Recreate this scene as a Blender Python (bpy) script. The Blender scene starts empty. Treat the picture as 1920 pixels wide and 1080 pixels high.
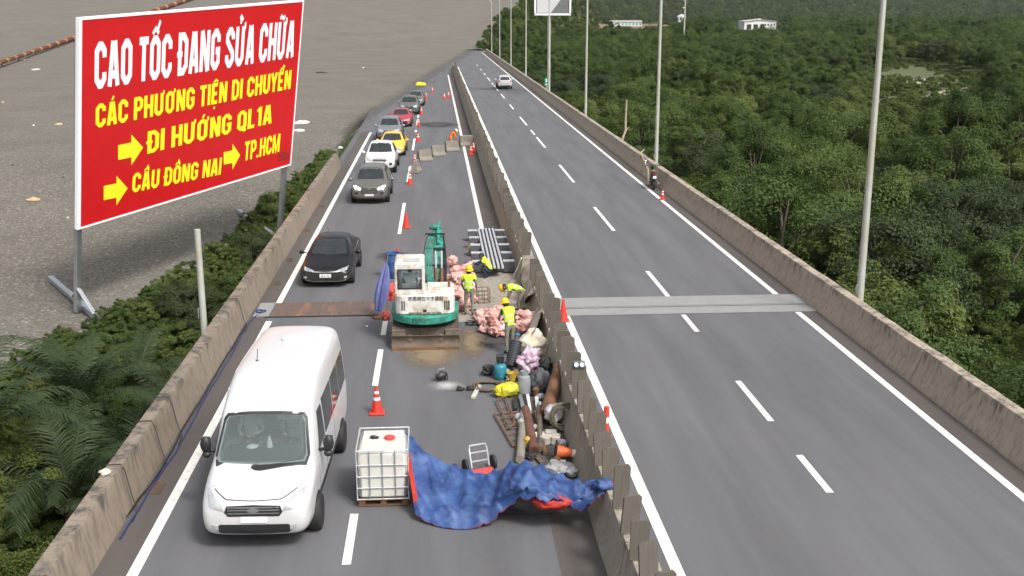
import bpy, bmesh, math, random
from mathutils import Vector as V, Matrix as MX, Quaternion, noise
from mathutils.bvhtree import BVHTree
random.seed(7)
R = math.radians
SC = bpy.context.scene
C = SC.collection
# ---------------------------------------------------------------- camera
F, CXP, CYP, CAMH = 2050.0, 960.0, 540.0, 9.5          # focal length and centre in the photograph's pixels
TH = math.atan((540 - 25.6) / F)
PSI = math.atan(145 * math.cos(TH) / F)
cam = bpy.data.cameras.new('camera'); cam.sensor_width = 36; cam.lens = F / 1920 * 36
cam.clip_start = 0.5; cam.clip_end = 6000
camo = bpy.data.objects.new('camera', cam); C.objects.link(camo)
camo.location = (0, 0, CAMH); camo.rotation_euler = (math.pi / 2 - TH, 0, -PSI)
SC.camera = camo
# ---------------------------------------------------------------- sky, sun, exposure (bright overcast)
SUN_EL, SUN_AZ = R(50), R(145)
w = bpy.data.worlds.new('World'); SC.world = w; w.use_nodes = True
nt = w.node_tree; nt.nodes.clear()
sky = nt.nodes.new('ShaderNodeTexSky'); sky.sky_type = 'NISHITA'; sky.sun_disc = False
sky.sun_elevation = SUN_EL; sky.sun_rotation = SUN_AZ; sky.air_density = 1.0; sky.dust_density = 6.0; sky.ozone_density = 1.0
hs = nt.nodes.new('ShaderNodeHueSaturation'); hs.inputs['Saturation'].default_value = 0.35
bg = nt.nodes.new('ShaderNodeBackground'); bg.inputs['Strength'].default_value = 0.105
wo = nt.nodes.new('ShaderNodeOutputWorld')
nt.links.new(sky.outputs[0], hs.inputs['Color']); nt.links.new(hs.outputs[0], bg.inputs[0]); nt.links.new(bg.outputs[0], wo.inputs[0])
sl = bpy.data.lights.new('sun', 'SUN'); sl.energy = 1.5; sl.angle = R(10); sl.color = (1.0, 0.97, 0.92)
so = bpy.data.objects.new('sun', sl); C.objects.link(so)
sd = V((math.sin(SUN_AZ) * math.cos(SUN_EL), math.cos(SUN_AZ) * math.cos(SUN_EL), math.sin(SUN_EL)))
so.rotation_euler = sd.to_track_quat('Z', 'Y').to_euler(); so.location = sd * 60
vs = SC.view_settings; vs.view_transform = 'Standard'; vs.look = 'None'; vs.gamma = 1; vs.exposure = 0.96; vs.use_curve_mapping = False
SC.cycles.max_bounces = 5; SC.cycles.transparent_max_bounces = 8
SC.cycles.use_denoising = True
# ---------------------------------------------------------------- pixel of the photograph -> point of the place
_f = V((math.sin(PSI) * math.cos(TH), math.cos(PSI) * math.cos(TH), -math.sin(TH)))
_r = V((math.cos(PSI), -math.sin(PSI), 0)); _u = _r.cross(_f)
def ray(x, y): return _f + _r * ((x - CXP) / F) - _u * ((y - CYP) / F)
def P(x, y, z=0.0):                       # on the level z
    d = ray(x, y); return V((0, 0, CAMH)) + d * ((z - CAMH) / d.z)
def PY(x, y, Y):                          # on the vertical plane at distance Y
    d = ray(x, y); return V((0, 0, CAMH)) + d * (Y / d.y)
# ---------------------------------------------------------------- object helpers
def tag(o, label=None, cat=None, group=None, kind=None):
    if label: o['label'] = label
    if cat: o['category'] = cat
    if group: o['group'] = group
    if kind: o['kind'] = kind
    return o
def empty(name, loc=(0, 0, 0), rz=0, label=None, cat=None, group=None):
    o = bpy.data.objects.new(name, None); C.objects.link(o); o.location = loc; o.rotation_euler = (0, 0, rz)
    o.empty_display_size = 0.2
    return tag(o, label, cat, group)
def link(name, me, parent=None):
    o = bpy.data.objects.new(name, me); C.objects.link(o); o.parent = parent; return o
def copy_tree(o, parent=None):
    c = o.copy(); C.objects.link(c); c.parent = parent
    for ch in list(o.children): copy_tree(ch, c)
    return c
class MB:
    def __init__(s): s.v = []; s.f = []; s.m = []
    def add(s, vs, fs, mi=0):
        b = len(s.v); s.v += [tuple(p) for p in vs]; s.f += [tuple(b + i for i in f) for f in fs]; s.m += [mi] * len(fs); return s
    def box(s, c, d, rot=None, mi=0, top=1.0):
        x, y, z = d[0] / 2, d[1] / 2, d[2] / 2
        vs = [V((a * x * (top if e > 0 else 1), b * y * (top if e > 0 else 1), e * z)) for e in (-1, 1) for b in (-1, 1) for a in (-1, 1)]
        if rot is not None:
            vs = [rot @ p for p in vs]
        vs = [p + V(c) for p in vs]
        return s.add(vs, [(0, 2, 3, 1), (4, 5, 7, 6), (0, 1, 5, 4), (2, 6, 7, 3), (0, 4, 6, 2), (1, 3, 7, 5)], mi)
    def beam(s, p0, p1, wd, ht, mi=0, up=(0, 0, 1)):      # a bar of rectangular section
        p0, p1 = V(p0), V(p1); d = p1 - p0; q = d.normalized(); a = q.cross(V(up))
        if a.length < 1e-4: a = q.cross(V((1, 0, 0)))
        a.normalize(); b = a.cross(q)
        return s.box((p0 + p1) / 2, (wd, d.length, ht), MX((a, q, b)).transposed(), mi)
    def cyl(s, p0, p1, r0, r1=None, n=10, cap=True, mi=0):
        return s.tube([p0, p1], [r0, r0 if r1 is None else r1], n, cap, mi)
    def tube(s, pts, r, n=6, cap=True, mi=0):
        pts = [V(p) for p in pts]; k = len(pts)
        if not isinstance(r, (list, tuple)): r = [r] * k
        t = [(pts[min(i + 1, k - 1)] - pts[max(i - 1, 0)]).normalized() for i in range(k)]
        a = t[0].orthogonal().normalized(); rings = []
        for i in range(k):
            a = (a - t[i] * a.dot(t[i]));
            a = a.normalized() if a.length > 1e-6 else t[i].orthogonal().normalized()
            b = t[i].cross(a)
            rings.append([pts[i] + (a * math.cos(2 * math.pi * j / n) + b * math.sin(2 * math.pi * j / n)) * r[i] for j in range(n)])
        return s.loft(rings, cap, mi)
    def loft(s, rings, cap=True, mi=0, closed=True):
        n = len(rings[0]); vs = [p for q in rings for p in q]; fs = []
        for i in range(len(rings) - 1):
            for j in range(n if closed else n - 1):
                fs.append((i * n + j, i * n + (j + 1) % n, (i + 1) * n + (j + 1) % n, (i + 1) * n + j))
        if cap:
            fs.append(tuple(reversed(range(n)))); fs.append(tuple((len(rings) - 1) * n + j for j in range(n)))
        return s.add(vs, fs, mi)
    def lathe(s, prof, n=16, at=(0, 0, 0), axis='Z', mi=0, cap=True):
        rings = []
        for r, z in prof:
            q = []
            for j in range(n):
                a = 2 * math.pi * j / n; p = (r * math.cos(a), r * math.sin(a), z)
                if axis == 'X': p = (z, p[0], p[1])
                elif axis == 'Y': p = (p[1], z, p[0])
                q.append(V(p) + V(at))
            rings.append(q)
        return s.loft(rings, cap, mi)
    def torus(s, c, R_, r, n=20, k=6, axis='Z', mi=0):
        pts = []
        for i in range(n):
            a = 2 * math.pi * i / n
            for j in range(k):
                b = 2 * math.pi * j / k; rr = R_ + r * math.cos(b); p = (rr * math.cos(a), rr * math.sin(a), r * math.sin(b))
                if axis == 'X': p = (p[2], p[0], p[1])
                elif axis == 'Y': p = (p[1], p[2], p[0])
                pts.append(V(p) + V(c))
        return s.add(pts, [(i * k + j, ((i + 1) % n) * k + j, ((i + 1) % n) * k + (j + 1) % k, i * k + (j + 1) % k) for i in range(n) for j in range(k)], mi)
    def lump(s, c, rad, seed=0, amp=0.25, freq=1.5, sub=3, flat=None, mi=0, crease=0.0):
        bm = bmesh.new(); bmesh.ops.create_icosphere(bm, subdivisions=sub, radius=1)
        vs = []
        for v in bm.verts:
            p = v.co; o = V((seed * 7.3, seed * 3.1, seed * 1.7))
            k = 1 + amp * noise.noise(p * freq + o) + crease * abs(noise.noise(p * freq * 3 + o)) * -1 + amp * .4 * noise.noise(p * freq * 2.7 + o)
            q = V((p.x * rad[0] * k, p.y * rad[1] * k, p.z * rad[2] * k))
            if flat is not None and q.z < -flat: q.z = -flat + (q.z + flat) * .1
            vs.append(q + V(c))
        fs = [tuple(v.index for v in f.verts) for f in bm.faces]; bm.free()
        return s.add(vs, fs, mi)
    def prism(s, outline, axis, a, b, mi=0):              # a 2-D outline pushed from a to b along an axis
        def pt(p, t):
            return {'X': (t, p[0], p[1]), 'Y': (p[0], t, p[1]), 'Z': (p[0], p[1], t)}[axis]
        n = len(outline); vs = [pt(p, a) for p in outline] + [pt(p, b) for p in outline]
        return s.add(vs, [tuple(range(n)), tuple(range(2 * n - 1, n - 1, -1))] + [(j, n + j, n + (j + 1) % n, (j + 1) % n) for j in range(n)], mi)
    def mesh(s, name, mats, smooth=False, bevel=0, fix=True):
        me = bpy.data.meshes.new(name); me.from_pydata([tuple(p) for p in s.v], [], s.f)
        for m in (mats if isinstance(mats, (list, tuple)) else [mats]): me.materials.append(m)
        me.polygons.foreach_set('material_index', s.m); 
        if fix or bevel:
            bm = bmesh.new(); bm.from_mesh(me)
            bmesh.ops.recalc_face_normals(bm, faces=bm.faces)
            if bevel:
                es = [e for e in bm.edges if len(e.link_faces) == 2 and e.calc_face_angle(0) > .6]
                bmesh.ops.bevel(bm, geom=es, offset=bevel, offset_type='OFFSET', segments=1, profile=.5, affect='EDGES', clamp_overlap=True)
            bm.to_mesh(me); bm.free()
        if smooth:
            me.polygons.foreach_set('use_smooth', [True] * len(me.polygons))
            if smooth != 2: me.set_sharp_from_angle(angle=R(38))
        me.update(); return me
    def build(s, name, mats, parent=None, smooth=False, bevel=0, fix=True):
        return link(name, s.mesh(name, mats, smooth, bevel, fix), parent)
# ---------------------------------------------------------------- materials
MATS = {}
def mk(name):
    m = bpy.data.materials.new(name); m.use_nodes = True; MATS[name] = m
    n = m.node_tree.nodes; b = n['Principled BSDF']; return m, m.node_tree, b
def node(t, kind, **kw):
    n = t.nodes.new(kind)
    for k, v in kw.items():
        if k in n.inputs.keys(): n.inputs[k].default_value = v
        else: setattr(n, k, v)
    return n
def L(t, a, b): t.links.new(a, b)
def tex_noise(t, vec, scale, detail=4, rough=.55, dist=0):
    n = node(t, 'ShaderNodeTexNoise'); n.inputs['Scale'].default_value = scale; n.inputs['Detail'].default_value = detail
    n.inputs['Roughness'].default_value = rough; n.inputs['Distortion'].default_value = dist; L(t, vec, n.inputs['Vector']); return n.outputs['Fac']
def ramp(t, fac, stops):
    n = node(t, 'ShaderNodeValToRGB'); e = n.color_ramp.elements
    while len(e) < len(stops): e.new(.5)
    for i, (p, c) in enumerate(stops): e[i].position = p; e[i].color = c if len(c) == 4 else (*c, 1)
    L(t, fac, n.inputs[0]); return n.outputs[0]
def mix(t, fac, a, b, mode='MIX'):
    n = node(t, 'ShaderNodeMix'); n.data_type = 'RGBA'; n.blend_type = mode
    for s, v in ((n.inputs[0], fac), (n.inputs[6], a), (n.inputs[7], b)):
        if isinstance(v, (int, float)): s.default_value = v
        elif isinstance(v, tuple): s.default_value = v if len(v) == 4 else (*v, 1)
        else: L(t, v, s)
    return n.outputs[2]
def math_(t, op, a, b=0.0, c=None):
    n = node(t, 'ShaderNodeMath', operation=op)
    for i, v in enumerate((a, b) if c is None else (a, b, c)):
        if isinstance(v, (int, float)): n.inputs[i].default_value = v
        else: L(t, v, n.inputs[i])
    return n.outputs[0]
def coords(t, kind='Object', scale=None):
    c = node(t, 'ShaderNodeTexCoord').outputs[kind]
    if scale:
        m = node(t, 'ShaderNodeMapping'); m.inputs['Scale'].default_value = scale; L(t, c, m.inputs[0]); return m.outputs[0]
    return c
def bump(t, b, h, strength=.3, dist=.01):
    n = node(t, 'ShaderNodeBump'); n.inputs['Strength'].default_value = strength; n.inputs['Distance'].default_value = dist
    L(t, h, n.inputs['Height']); L(t, n.outputs[0], b.inputs['Normal'])
def dk(c, k): return tuple(x * k for x in c[:3])
def mat(name, col, rough=.6, metal=0, var=.18, scale=6, bmp=0, coat=0, spec=.5, dirt=None, dirtk=.5, dscale=3):
    if name in MATS: return MATS[name]
    m, t, b = mk(name); v = coords(t)
    f = tex_noise(t, v, scale, 5, .6)
    c = ramp(t, f, [(.3, dk(col, 1 - var)), (.7, dk(col, 1 + var * .6))])
    if dirt:
        g = ramp(t, tex_noise(t, v, dscale, 6, .65, .4), [(.5 - dirtk * .25, (0, 0, 0)), (.75 - dirtk * .2, (1, 1, 1))])
        c = mix(t, g, c, dirt)
    L(t, c, b.inputs['Base Color']); b.inputs['Roughness'].default_value = rough; b.inputs['Metallic'].default_value = metal
    b.inputs['Specular IOR Level'].default_value = spec
    b.inputs['Coat Weight'].default_value = coat; b.inputs['Coat Roughness'].default_value = .08
    if bmp: bump(t, b, f, bmp, .02)
    return m
def mat_road(name, base, warm):
    m, t, b = mk(name); v = coords(t)
    g = tex_noise(t, v, 55, 3, .7); big = tex_noise(t, coords(t, 'Object', (.9, .07, 1)), 1.3, 5, .6); md = tex_noise(t, v, .8, 6, .65)
    c = ramp(t, g, [(.28, dk(base, .55)), (.5, base), (.74, dk(base, 1.65))])
    c = mix(t, ramp(t, big, [(.35, (0, 0, 0)), (.65, (1, 1, 1))]), c, dk(base, .72), 'MIX') if False else mix(t, .55, c, mix(t, ramp(t, big, [(.3, (0, 0, 0)), (.7, (1, 1, 1))]), dk(base, .68), dk(base, 1.3)))
    c = mix(t, math_(t, 'MULTIPLY', ramp(t, md, [(.5, (0, 0, 0)), (.72, (1, 1, 1))]), .45), c, warm)
    vo = node(t, 'ShaderNodeTexVoronoi'); vo.feature = 'DISTANCE_TO_EDGE'; vo.inputs['Scale'].default_value = .16
    wv = node(t, 'ShaderNodeVectorMath', operation='ADD'); L(t, v, wv.inputs[0])
    nn = node(t, 'ShaderNodeTexNoise'); nn.inputs['Scale'].default_value = 1.2; L(t, v, nn.inputs['Vector']); L(t, nn.outputs['Color'], wv.inputs[1]); L(t, wv.outputs[0], vo.inputs['Vector'])
    ck = math_(t, 'MULTIPLY', math_(t, 'LESS_THAN', vo.outputs['Distance'], .002), .07)
    c = mix(t, ck, c, dk(base, .35))
    L(t, c, b.inputs['Base Color']); b.inputs['Roughness'].default_value = .85; b.inputs['Specular IOR Level'].default_value = .3
    bump(t, b, g, .35, .01); return m
road_m = mat_road('road_asphalt', (.108, .109, .117), (.12, .11, .098))
def mat_yard():
    m, t, b = mk('yard_asphalt'); v = coords(t)
    vo = node(t, 'ShaderNodeTexVoronoi'); vo.inputs['Scale'].default_value = 11; vo.inputs['Randomness'].default_value = 1; L(t, v, vo.inputs['Vector'])
    vo2 = node(t, 'ShaderNodeTexVoronoi'); vo2.inputs['Scale'].default_value = 5; L(t, v, vo2.inputs['Vector'])
    sep = node(t, 'ShaderNodeSeparateColor'); L(t, vo.outputs['Color'], sep.inputs[0])
    c = ramp(t, sep.outputs[0], [(0, (.050, .045, .037)), (.45, (.115, .104, .088)), (.84, (.175, .160, .136)), (.945, (.26, .24, .205)), (.98, (.42, .39, .34))])
    sep2 = node(t, 'ShaderNodeSeparateColor'); L(t, vo2.outputs['Color'], sep2.inputs[0])
    c = mix(t, math_(t, 'MULTIPLY', math_(t, 'GREATER_THAN', sep2.outputs[1], .9), .5), c, (.07, .064, .056))
    fine = tex_noise(t, v, 40, 3, .7); big = tex_noise(t, v, .11, 6, .6); mid = tex_noise(t, coords(t, 'Object', (.6, 1.6, 1)), .45, 6, .65)
    c = mix(t, .35, c, mix(t, fine, (.058, .052, .044), (.215, .197, .168)))
    c = mix(t, ramp(t, big, [(.4, (0, 0, 0)), (.7, (.7, .7, .7))]), c, (.115, .107, .094), 'MULTIPLY') if False else mix(t, .3, c, ramp(t, big, [(.3, (.082, .074, .062)), (.7, (.195, .180, .153))]))
    c = mix(t, math_(t, 'MULTIPLY', ramp(t, mid, [(.52, (0, 0, 0)), (.72, (1, 1, 1))]), .3), c, (.085, .08, .072))
    L(t, c, b.inputs['Base Color']); b.inputs['Roughness'].default_value = .9; b.inputs['Specular IOR Level'].default_value = .25
    bump(t, b, vo.outputs['Distance'], .3, .02)
    at = node(t, 'ShaderNodeAttribute'); at.attribute_name = 'edge'
    al = node(t, 'ShaderNodeClamp'); L(t, math_(t, 'ADD', math_(t, 'MULTIPLY', at.outputs['Fac'], 1.7), math_(t, 'MULTIPLY', math_(t, 'SUBTRACT', tex_noise(t, v, 1.1, 6, .7), .75), 1.2)), al.inputs[0]); L(t, al.outputs[0], b.inputs['Alpha']); return m
yard_m = mat_yard()
def mat_concrete(name, col, streak=.6, dark=(.06, .055, .048), zt=.9):
    m, t, b = mk(name); v = coords(t)
    f = tex_noise(t, v, 3, 6, .65); st = tex_noise(t, coords(t, 'Object', (6, 6, .8)), 1.4, 5, .65, .3); big = tex_noise(t, v, .5, 4)
    c = mix(t, f, dk(col, .75), dk(col, 1.2)); c = mix(t, big, c, dk(col, .8))
    z = node(t, 'ShaderNodeSeparateXYZ'); L(t, coords(t), z.inputs[0])
    k = math_(t, 'MULTIPLY', ramp(t, st, [(.47, (0, 0, 0)), (.66, (1, 1, 1))]), streak * .6)
    tp = ramp(t, math_(t, 'ADD', z.outputs[2], math_(t, 'MULTIPLY', math_(t, 'SUBTRACT', st, .5), 1.6)), [(.62, (0, 0, 0)), (.86, (1, 1, 1))])
    k = math_(t, 'MAXIMUM', k, math_(t, 'MULTIPLY', math_(t, 'MULTIPLY', tp, ramp(t, tex_noise(t, coords(t, 'Object', (1, 1, .3)), 2.2, 5, .7), [(.42, (0, 0, 0)), (.6, (1, 1, 1))])), streak * 1.2 * (1 if zt else 0)))
    c = mix(t, k, c, dark)
    L(t, c, b.inputs['Base Color']); b.inputs['Roughness'].default_value = .9; bump(t, b, f, .3, .01); return m
conc_m = mat_concrete('parapet_concrete', (.42, .35, .275), .65)
conc_l = mat_concrete('weathered_parapet_concrete', (.26, .21, .162), .8)
conc_med = mat_concrete('median_concrete', (.37, .325, .26), .55)
conc_blk = mat_concrete('barrier_block_concrete', (.24, .215, .18), .7)
def mat_paint():
    m, t, b = mk('road_paint'); v = coords(t)
    f = tex_noise(t, v, 9, 6, .7); g = tex_noise(t, v, 60, 3, .7)
    c = mix(t, g, (.62, .60, .56), (.80, .78, .73)); c = mix(t, math_(t, 'MULTIPLY', ramp(t, f, [(.52, (0, 0, 0)), (.68, (1, 1, 1))]), .75), c, (.22, .21, .2))
    L(t, c, b.inputs['Base Color']); b.inputs['Roughness'].default_value = .7; return m
paint_m = mat_paint()
shoulder_m = mat_road('shoulder_asphalt', (.085, .075, .07), (.10, .085, .07))
black_m = mat('black_rubber', (.018, .018, .019), .7, var=.3)
steel_m = mat('galvanised_steel', (.52, .55, .57), .38, .85, var=.15, scale=4)
lamp_m = mat('lamp_post_zinc', (.50, .52, .49), .55, .35, var=.15, scale=1.2, dirt=(.42, .40, .30), dirtk=.45, dscale=.6)
white_m = mat('white_paint', (.80, .80, .80), .35, var=.06)
# ================================================================= THE SETTING
XL1, XL2, XL3, XL4, XLM, XL5 = -5.42, -1.73, 1.98, 4.09, 7.9, 11.72       # centre lines of the painted lines
def interp(tab, x):
    if x <= tab[0][0]: return tab[0][1]
    for (a, p), (b, q) in zip(tab, tab[1:]):
        if x <= b: return p + (q - p) * (x - a) / (b - a)
    return tab[-1][1]
def sstep(a, b, x): x = min(max((x - a) / (b - a), 0), 1); return x * x * (3 - 2 * x)
YARD_R = [(10, -14.6), (30, -14.6), (37, -14.5), (42, -13.8), (46, -12.3), (53, -10.8), (61, -9.6), (66, -8.7), (71, -7.8), (76, -7.0), (84, -6.7), (98, -5.9), (115, -4.4), (135, -1.9),
          (180, 1.9), (208, 4.0), (240, 7.4), (285, 11.6), (305, 12.9), (360, 18), (450, 31), (600, 55), (800, 90), (1000, 130)]
def yard_r(Y): return interp(YARD_R, Y)
def yard_z(X, Y):
    z = -2.5 + 2.512 * sstep(42, 80, Y)
    if Y > 260: z += .062 * (Y - 260) * sstep(250, 420, Y)
    return z
# road deck: one slab with its kerb-side fascia
mb = MB(); mb.prism([(-6.62, -1.1), (-6.62, -.02), (-6.55, 0), (13.05, 0), (13.1, -.02), (13.1, -1.1)], 'Y', 2, 300)
tag(mb.build('road_deck', road_m), 'grey asphalt viaduct carriageways', kind='structure')
def strip(name, x0, x1, y0, y1, z, m, parent=None, seg=None):
    n = max(1, int((y1 - y0) / (seg or 1e9)) + 1); mb = MB()
    for i in range(n):
        a, b = y0 + (y1 - y0) * i / n, y0 + (y1 - y0) * (i + 1) / n
        mb.add([(x0, a, z), (x1, a, z), (x1, b, z), (x0, b, z)], [(0, 1, 2, 3)])
    return mb.build(name, m, parent, fix=False)
deck = bpy.data.objects['road_deck']
strip('shoulder', -6.2, -5.52, 2, 92, .004, shoulder_m, deck)
strip('shoulder', 11.82, 12.45, 2, 280, .004, shoulder_m, deck)
strip('shoulder', 2.05, 2.85, 2, 185, .004, shoulder_m, deck)
JY0, JY1 = P(1200, 590).y, P(1200, 557).y          # expansion joint across both carriageways
def line(x, y0, y1, w=.19): strip('lane_marking', x - w / 2, x + w / 2, y0, y1, .008, paint_m, deck)
for a, b in ((6, JY0), (JY1, 91)): line(XL1, a, b, .2)
for a, b in ((JY1 + 6.6, 178),): line(XL3, a, b, .2)
for a, b in ((6, 206),): line(XL4, a, b, .22)
for a, b in ((6, JY0 - .05), (JY1 + .05, 280)): line(XL5, a, b, .2)
for x, tab in ((XL2, ((180, 184), (196, 207), (215, 221), (224, 236), (244, 248), (260, 282), (312, 341), (381, 439), (603, 629), (656, 724), (965, 1060))),
               (XLM, ((852, 924), (713, 790), (590, 622), (508, 556), (388, 433), (309, 342), (257, 277), (244, 253), (219, 235), (196, 205), (176, 184.5), (160, 170.5), (155, 159), (145, 152), (137, 141), (129, 132), (121, 123.5)))):
    for t_, b_ in tab:
        xm = 815 + (x / 9.5) * (b_ - 25.6)
        line(x, P(xm, b_).y, P(xm, t_).y, .16)
# expansion joint bands
def mat_joint():
    m, t, b = mk('joint_concrete'); v = coords(t)
    f = tex_noise(t, v, 2.2, 6, .7); g = tex_noise(t, v, 30, 3)
    c = mix(t, f, (.15, .15, .148), (.30, .30, .295)); c = mix(t, .25, c, mix(t, g, (.10, .10, .10), (.38, .38, .37)))
    L(t, c, b.inputs['Base Color']); b.inputs['Roughness'].default_value = .85; return m
joint_m = mat_joint(); dark_m = mat('dark_gap', (.015, .015, .015), .9)
jm = (JY0 + JY1) / 2 - .25
j = strip('expansion_joint', 4.0, 12.44, JY0, JY1, .012, joint_m, deck)
strip('joint_gap', 4.0, 12.44, jm - .02, jm + .01, .017, dark_m, deck); strip('joint_gap', 4.0, 12.44, jm + .14, jm + .155, .017, dark_m, deck)
mb = MB()
for yy in (jm - .09, jm + .075): mb.box((8.2, yy, .009), (8.3, .09, .012))
mb.build('joint_rail', mat('joint_steel', (.27, .27, .27), .6, .3), deck)
# bare patch and open joint beside the works
work_m = mat('works_concrete', (.36, .34, .31), .9, var=.4, scale=3, bmp=.4, dirt=(.20, .17, .13), dirtk=.6)
strip('works_patch', .6, 2.95, JY0 - .5, JY1 + 4.4, .010, work_m, deck)
strip('works_patch', -1.2, .6, JY0 + .1, JY1, .010, joint_m, deck)
strip('joint_gap', -1.3, 2.95, jm - .1, jm + .12, .014, dark_m, deck)
strip('mud_patch', -1.15, .95, P(795, 700).y, P(795, 615).y, .006, mat('mud', (.17, .13, .085), .95, var=.35, scale=2.2, bmp=.6), deck) if False else None
def mat_soft(name, col, th=.42):
    m, t, b = mk(name); v = coords(t, 'Generated')
    g = node(t, 'ShaderNodeTexGradient', gradient_type='QUADRATIC_SPHERE'); mp = node(t, 'ShaderNodeMapping'); mp.inputs['Location'].default_value = (-1, -1, 0); mp.inputs['Scale'].default_value = (2, 2, 0)
    L(t, v, mp.inputs[0]); L(t, mp.outputs[0], g.inputs[0])
    f = tex_noise(t, coords(t), 3, 6, .7); a = math_(t, 'MULTIPLY', math_(t, 'SUBTRACT', math_(t, 'ADD', math_(t, 'MULTIPLY', g.outputs[1], 1.4), f), th), 1.1)
    n = node(t, 'ShaderNodeClamp'); L(t, a, n.inputs[0])
    a2 = math_(t, 'MULTIPLY', n.outputs[0], math_(t, 'GREATER_THAN', g.outputs[1], .004))
    L(t, math_(t, 'MULTIPLY', a2, math_(t, 'MINIMUM', math_(t, 'MULTIPLY', g.outputs[1], 5), 1)), b.inputs['Alpha'])
    L(t, mix(t, f, dk(col, .7), dk(col, 1.3)), b.inputs['Base Color']); b.inputs['Roughness'].default_value = .95; return m
mud_m = mat_soft('mud_on_asphalt', (.19, .145, .09))
for (x0, x1, a, b) in ((715, 905, 712, 622), (850, 930, 690, 600)):
    q0, q1 = P((x0 + x1) / 2, a), P((x0 + x1) / 2, b); wpx = (x1 - x0) / ((a + b) / 2 - 25.6) * 9.5
    strip('mud_patch', q0.x - wpx / 2, q0.x + wpx / 2, q0.y, q1.y, .009 if x0 < 800 else .0135, mud_m, deck)
wet_m = mat_soft('cement_spill', (.36, .35, .34), .75)
q = P(840, 725); strip('cement_spill', q.x - 1.0, q.x + .9, q.y - .8, q.y + .9, .0115, wet_m, deck)
oil_m = mat_soft('oil_stain', (.055, .05, .048), .6)
for px, py, ww, hh in ((735, 480, 1.1, 3.2), (930, 640, 1.6, 2.5), (820, 234, 3.4, 9)):
    q = P(px, py); strip('oil_stain', q.x - ww, q.x + ww, q.y - hh / 2, q.y + hh / 2, .0125, oil_m, deck)
# drain grates in the left shoulder
dr_m = mat('drain_iron', (.09, .075, .06), .7, .3, dirt=(.16, .09, .05))
for px, py in ((290, 916), (508, 532), (543, 488), (577, 432), (601, 387)):
    q = P(px, py); mb = MB(); mb.box((-5.90, q.y, .010), (.30, .6, .012))
    for k in range(7): mb.box((-5.90, q.y - .25 + k * .083, .02), (.26, .04, .012))
    mb.build('drain_grate', dr_m, deck)
# the wide asphalt apron that the sign stands on, and its bank
ys = [10 + i * 1.5 for i in range(60)] + [100 + i * 5 for i in range(60)] + [400 + i * 20 for i in range(31)]
mb = MB(); NX = 26; vs = []; edge = []
for Y in ys:
    xr = yard_r(Y)
    if Y < 95: xr += .35 * noise.noise(V((Y * .35, 1, 0))) * (1 if Y < 72 else .2)
    for i in range(NX + 1):
        t_ = i / NX; X = xr - 700 * (1 - t_) ** 3; edge.append(1.0 if Y < 78 or Y > 296 else min(1.0, (xr - X) / interp([(78, .3), (100, 3), (160, 5), (296, 7)], Y)))
        vs.append((X, Y, yard_z(X, Y) + .05 * noise.noise(V((X * .08, Y * .08, 0))) * (1 if Y < 66 else .1)))
n = NX + 1
mb.add(vs, [(a * n + i, a * n + i + 1, (a + 1) * n + i + 1, (a + 1) * n + i) for a in range(len(ys) - 1) for i in range(NX)])
yard = tag(mb.build('asphalt_apron', yard_m, smooth=2, fix=False), 'wide grey asphalt apron left of the viaduct', kind='structure')
yard.data.attributes.new('edge', 'FLOAT', 'POINT'); yard.data.attributes['edge'].data.foreach_set('value', edge)
def mat_ground():
    m, t, b = mk('forest_floor'); v = coords(t)
    f = tex_noise(t, v, .05, 6, .65); g = tex_noise(t, v, 1.2, 5, .7); k = tex_noise(t, v, .4, 4, .6)
    c = mix(t, g, (.018, .026, .010), (.055, .075, .025)); c = mix(t, ramp(t, f, [(.5, (0, 0, 0)), (.66, (1, 1, 1))]), c, mix(t, k, (.07, .09, .03), (.13, .13, .06)))
    L(t, c, b.inputs['Base Color']); b.inputs['Roughness'].default_value = 1; b.inputs['Specular IOR Level'].default_value = .1; bump(t, b, g, .8, .3); return m
ground_m = mat_ground()
vs = []; ys2 = [10 + i * 2 for i in range(44)]
for Y in ys2:
    xr = yard_r(Y) + .35 * noise.noise(V((Y * .35, 1, 0))); z = yard_z(xr, Y)
    for k, (dx, dz) in enumerate(((-.6, -.03), (.05, -.02), (1.2, -1.2), (2.6, -3.6), (5.5, -5.6), (13, -6.2))):
        vs.append((xr + dx if xr + dx < -6.75 or k > 3 else min(xr + dx, -6.68), Y, z + dz if Y < 80 else z + dz * 1.2))
mb = MB(); mb.add(vs, [(a * 6 + i, a * 6 + i + 1, (a + 1) * 6 + i + 1, (a + 1) * 6 + i) for a in range(len(ys2) - 1) for i in range(5)])
tag(mb.build('grass_bank', ground_m, smooth=2, fix=False), 'dark overgrown bank between the apron and the viaduct', kind='structure')
# wooded side slope of the far apron
mb = MB(); vs = []; ys3 = [296 + 24 * i for i in range(31)]
for Y in ys3:
    xr = yard_r(Y)
    for dx, f in ((-.8, 0), (.2, 0.02), (6, .35), (14, .8), (20, 1.03)): z = yard_z(xr, Y) - .05; vs.append((xr + dx, Y, z + (-9.7 - z) * f))
mb.add(vs, [(a * 5 + i, a * 5 + i + 1, (a + 1) * 5 + i + 1, (a + 1) * 5 + i) for a in range(len(ys3) - 1) for i in range(4)]); tag(mb.build('wooded_slope', ground_m, smooth=2, fix=False), 'wooded slope at the side of the far apron', kind='structure')
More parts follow.
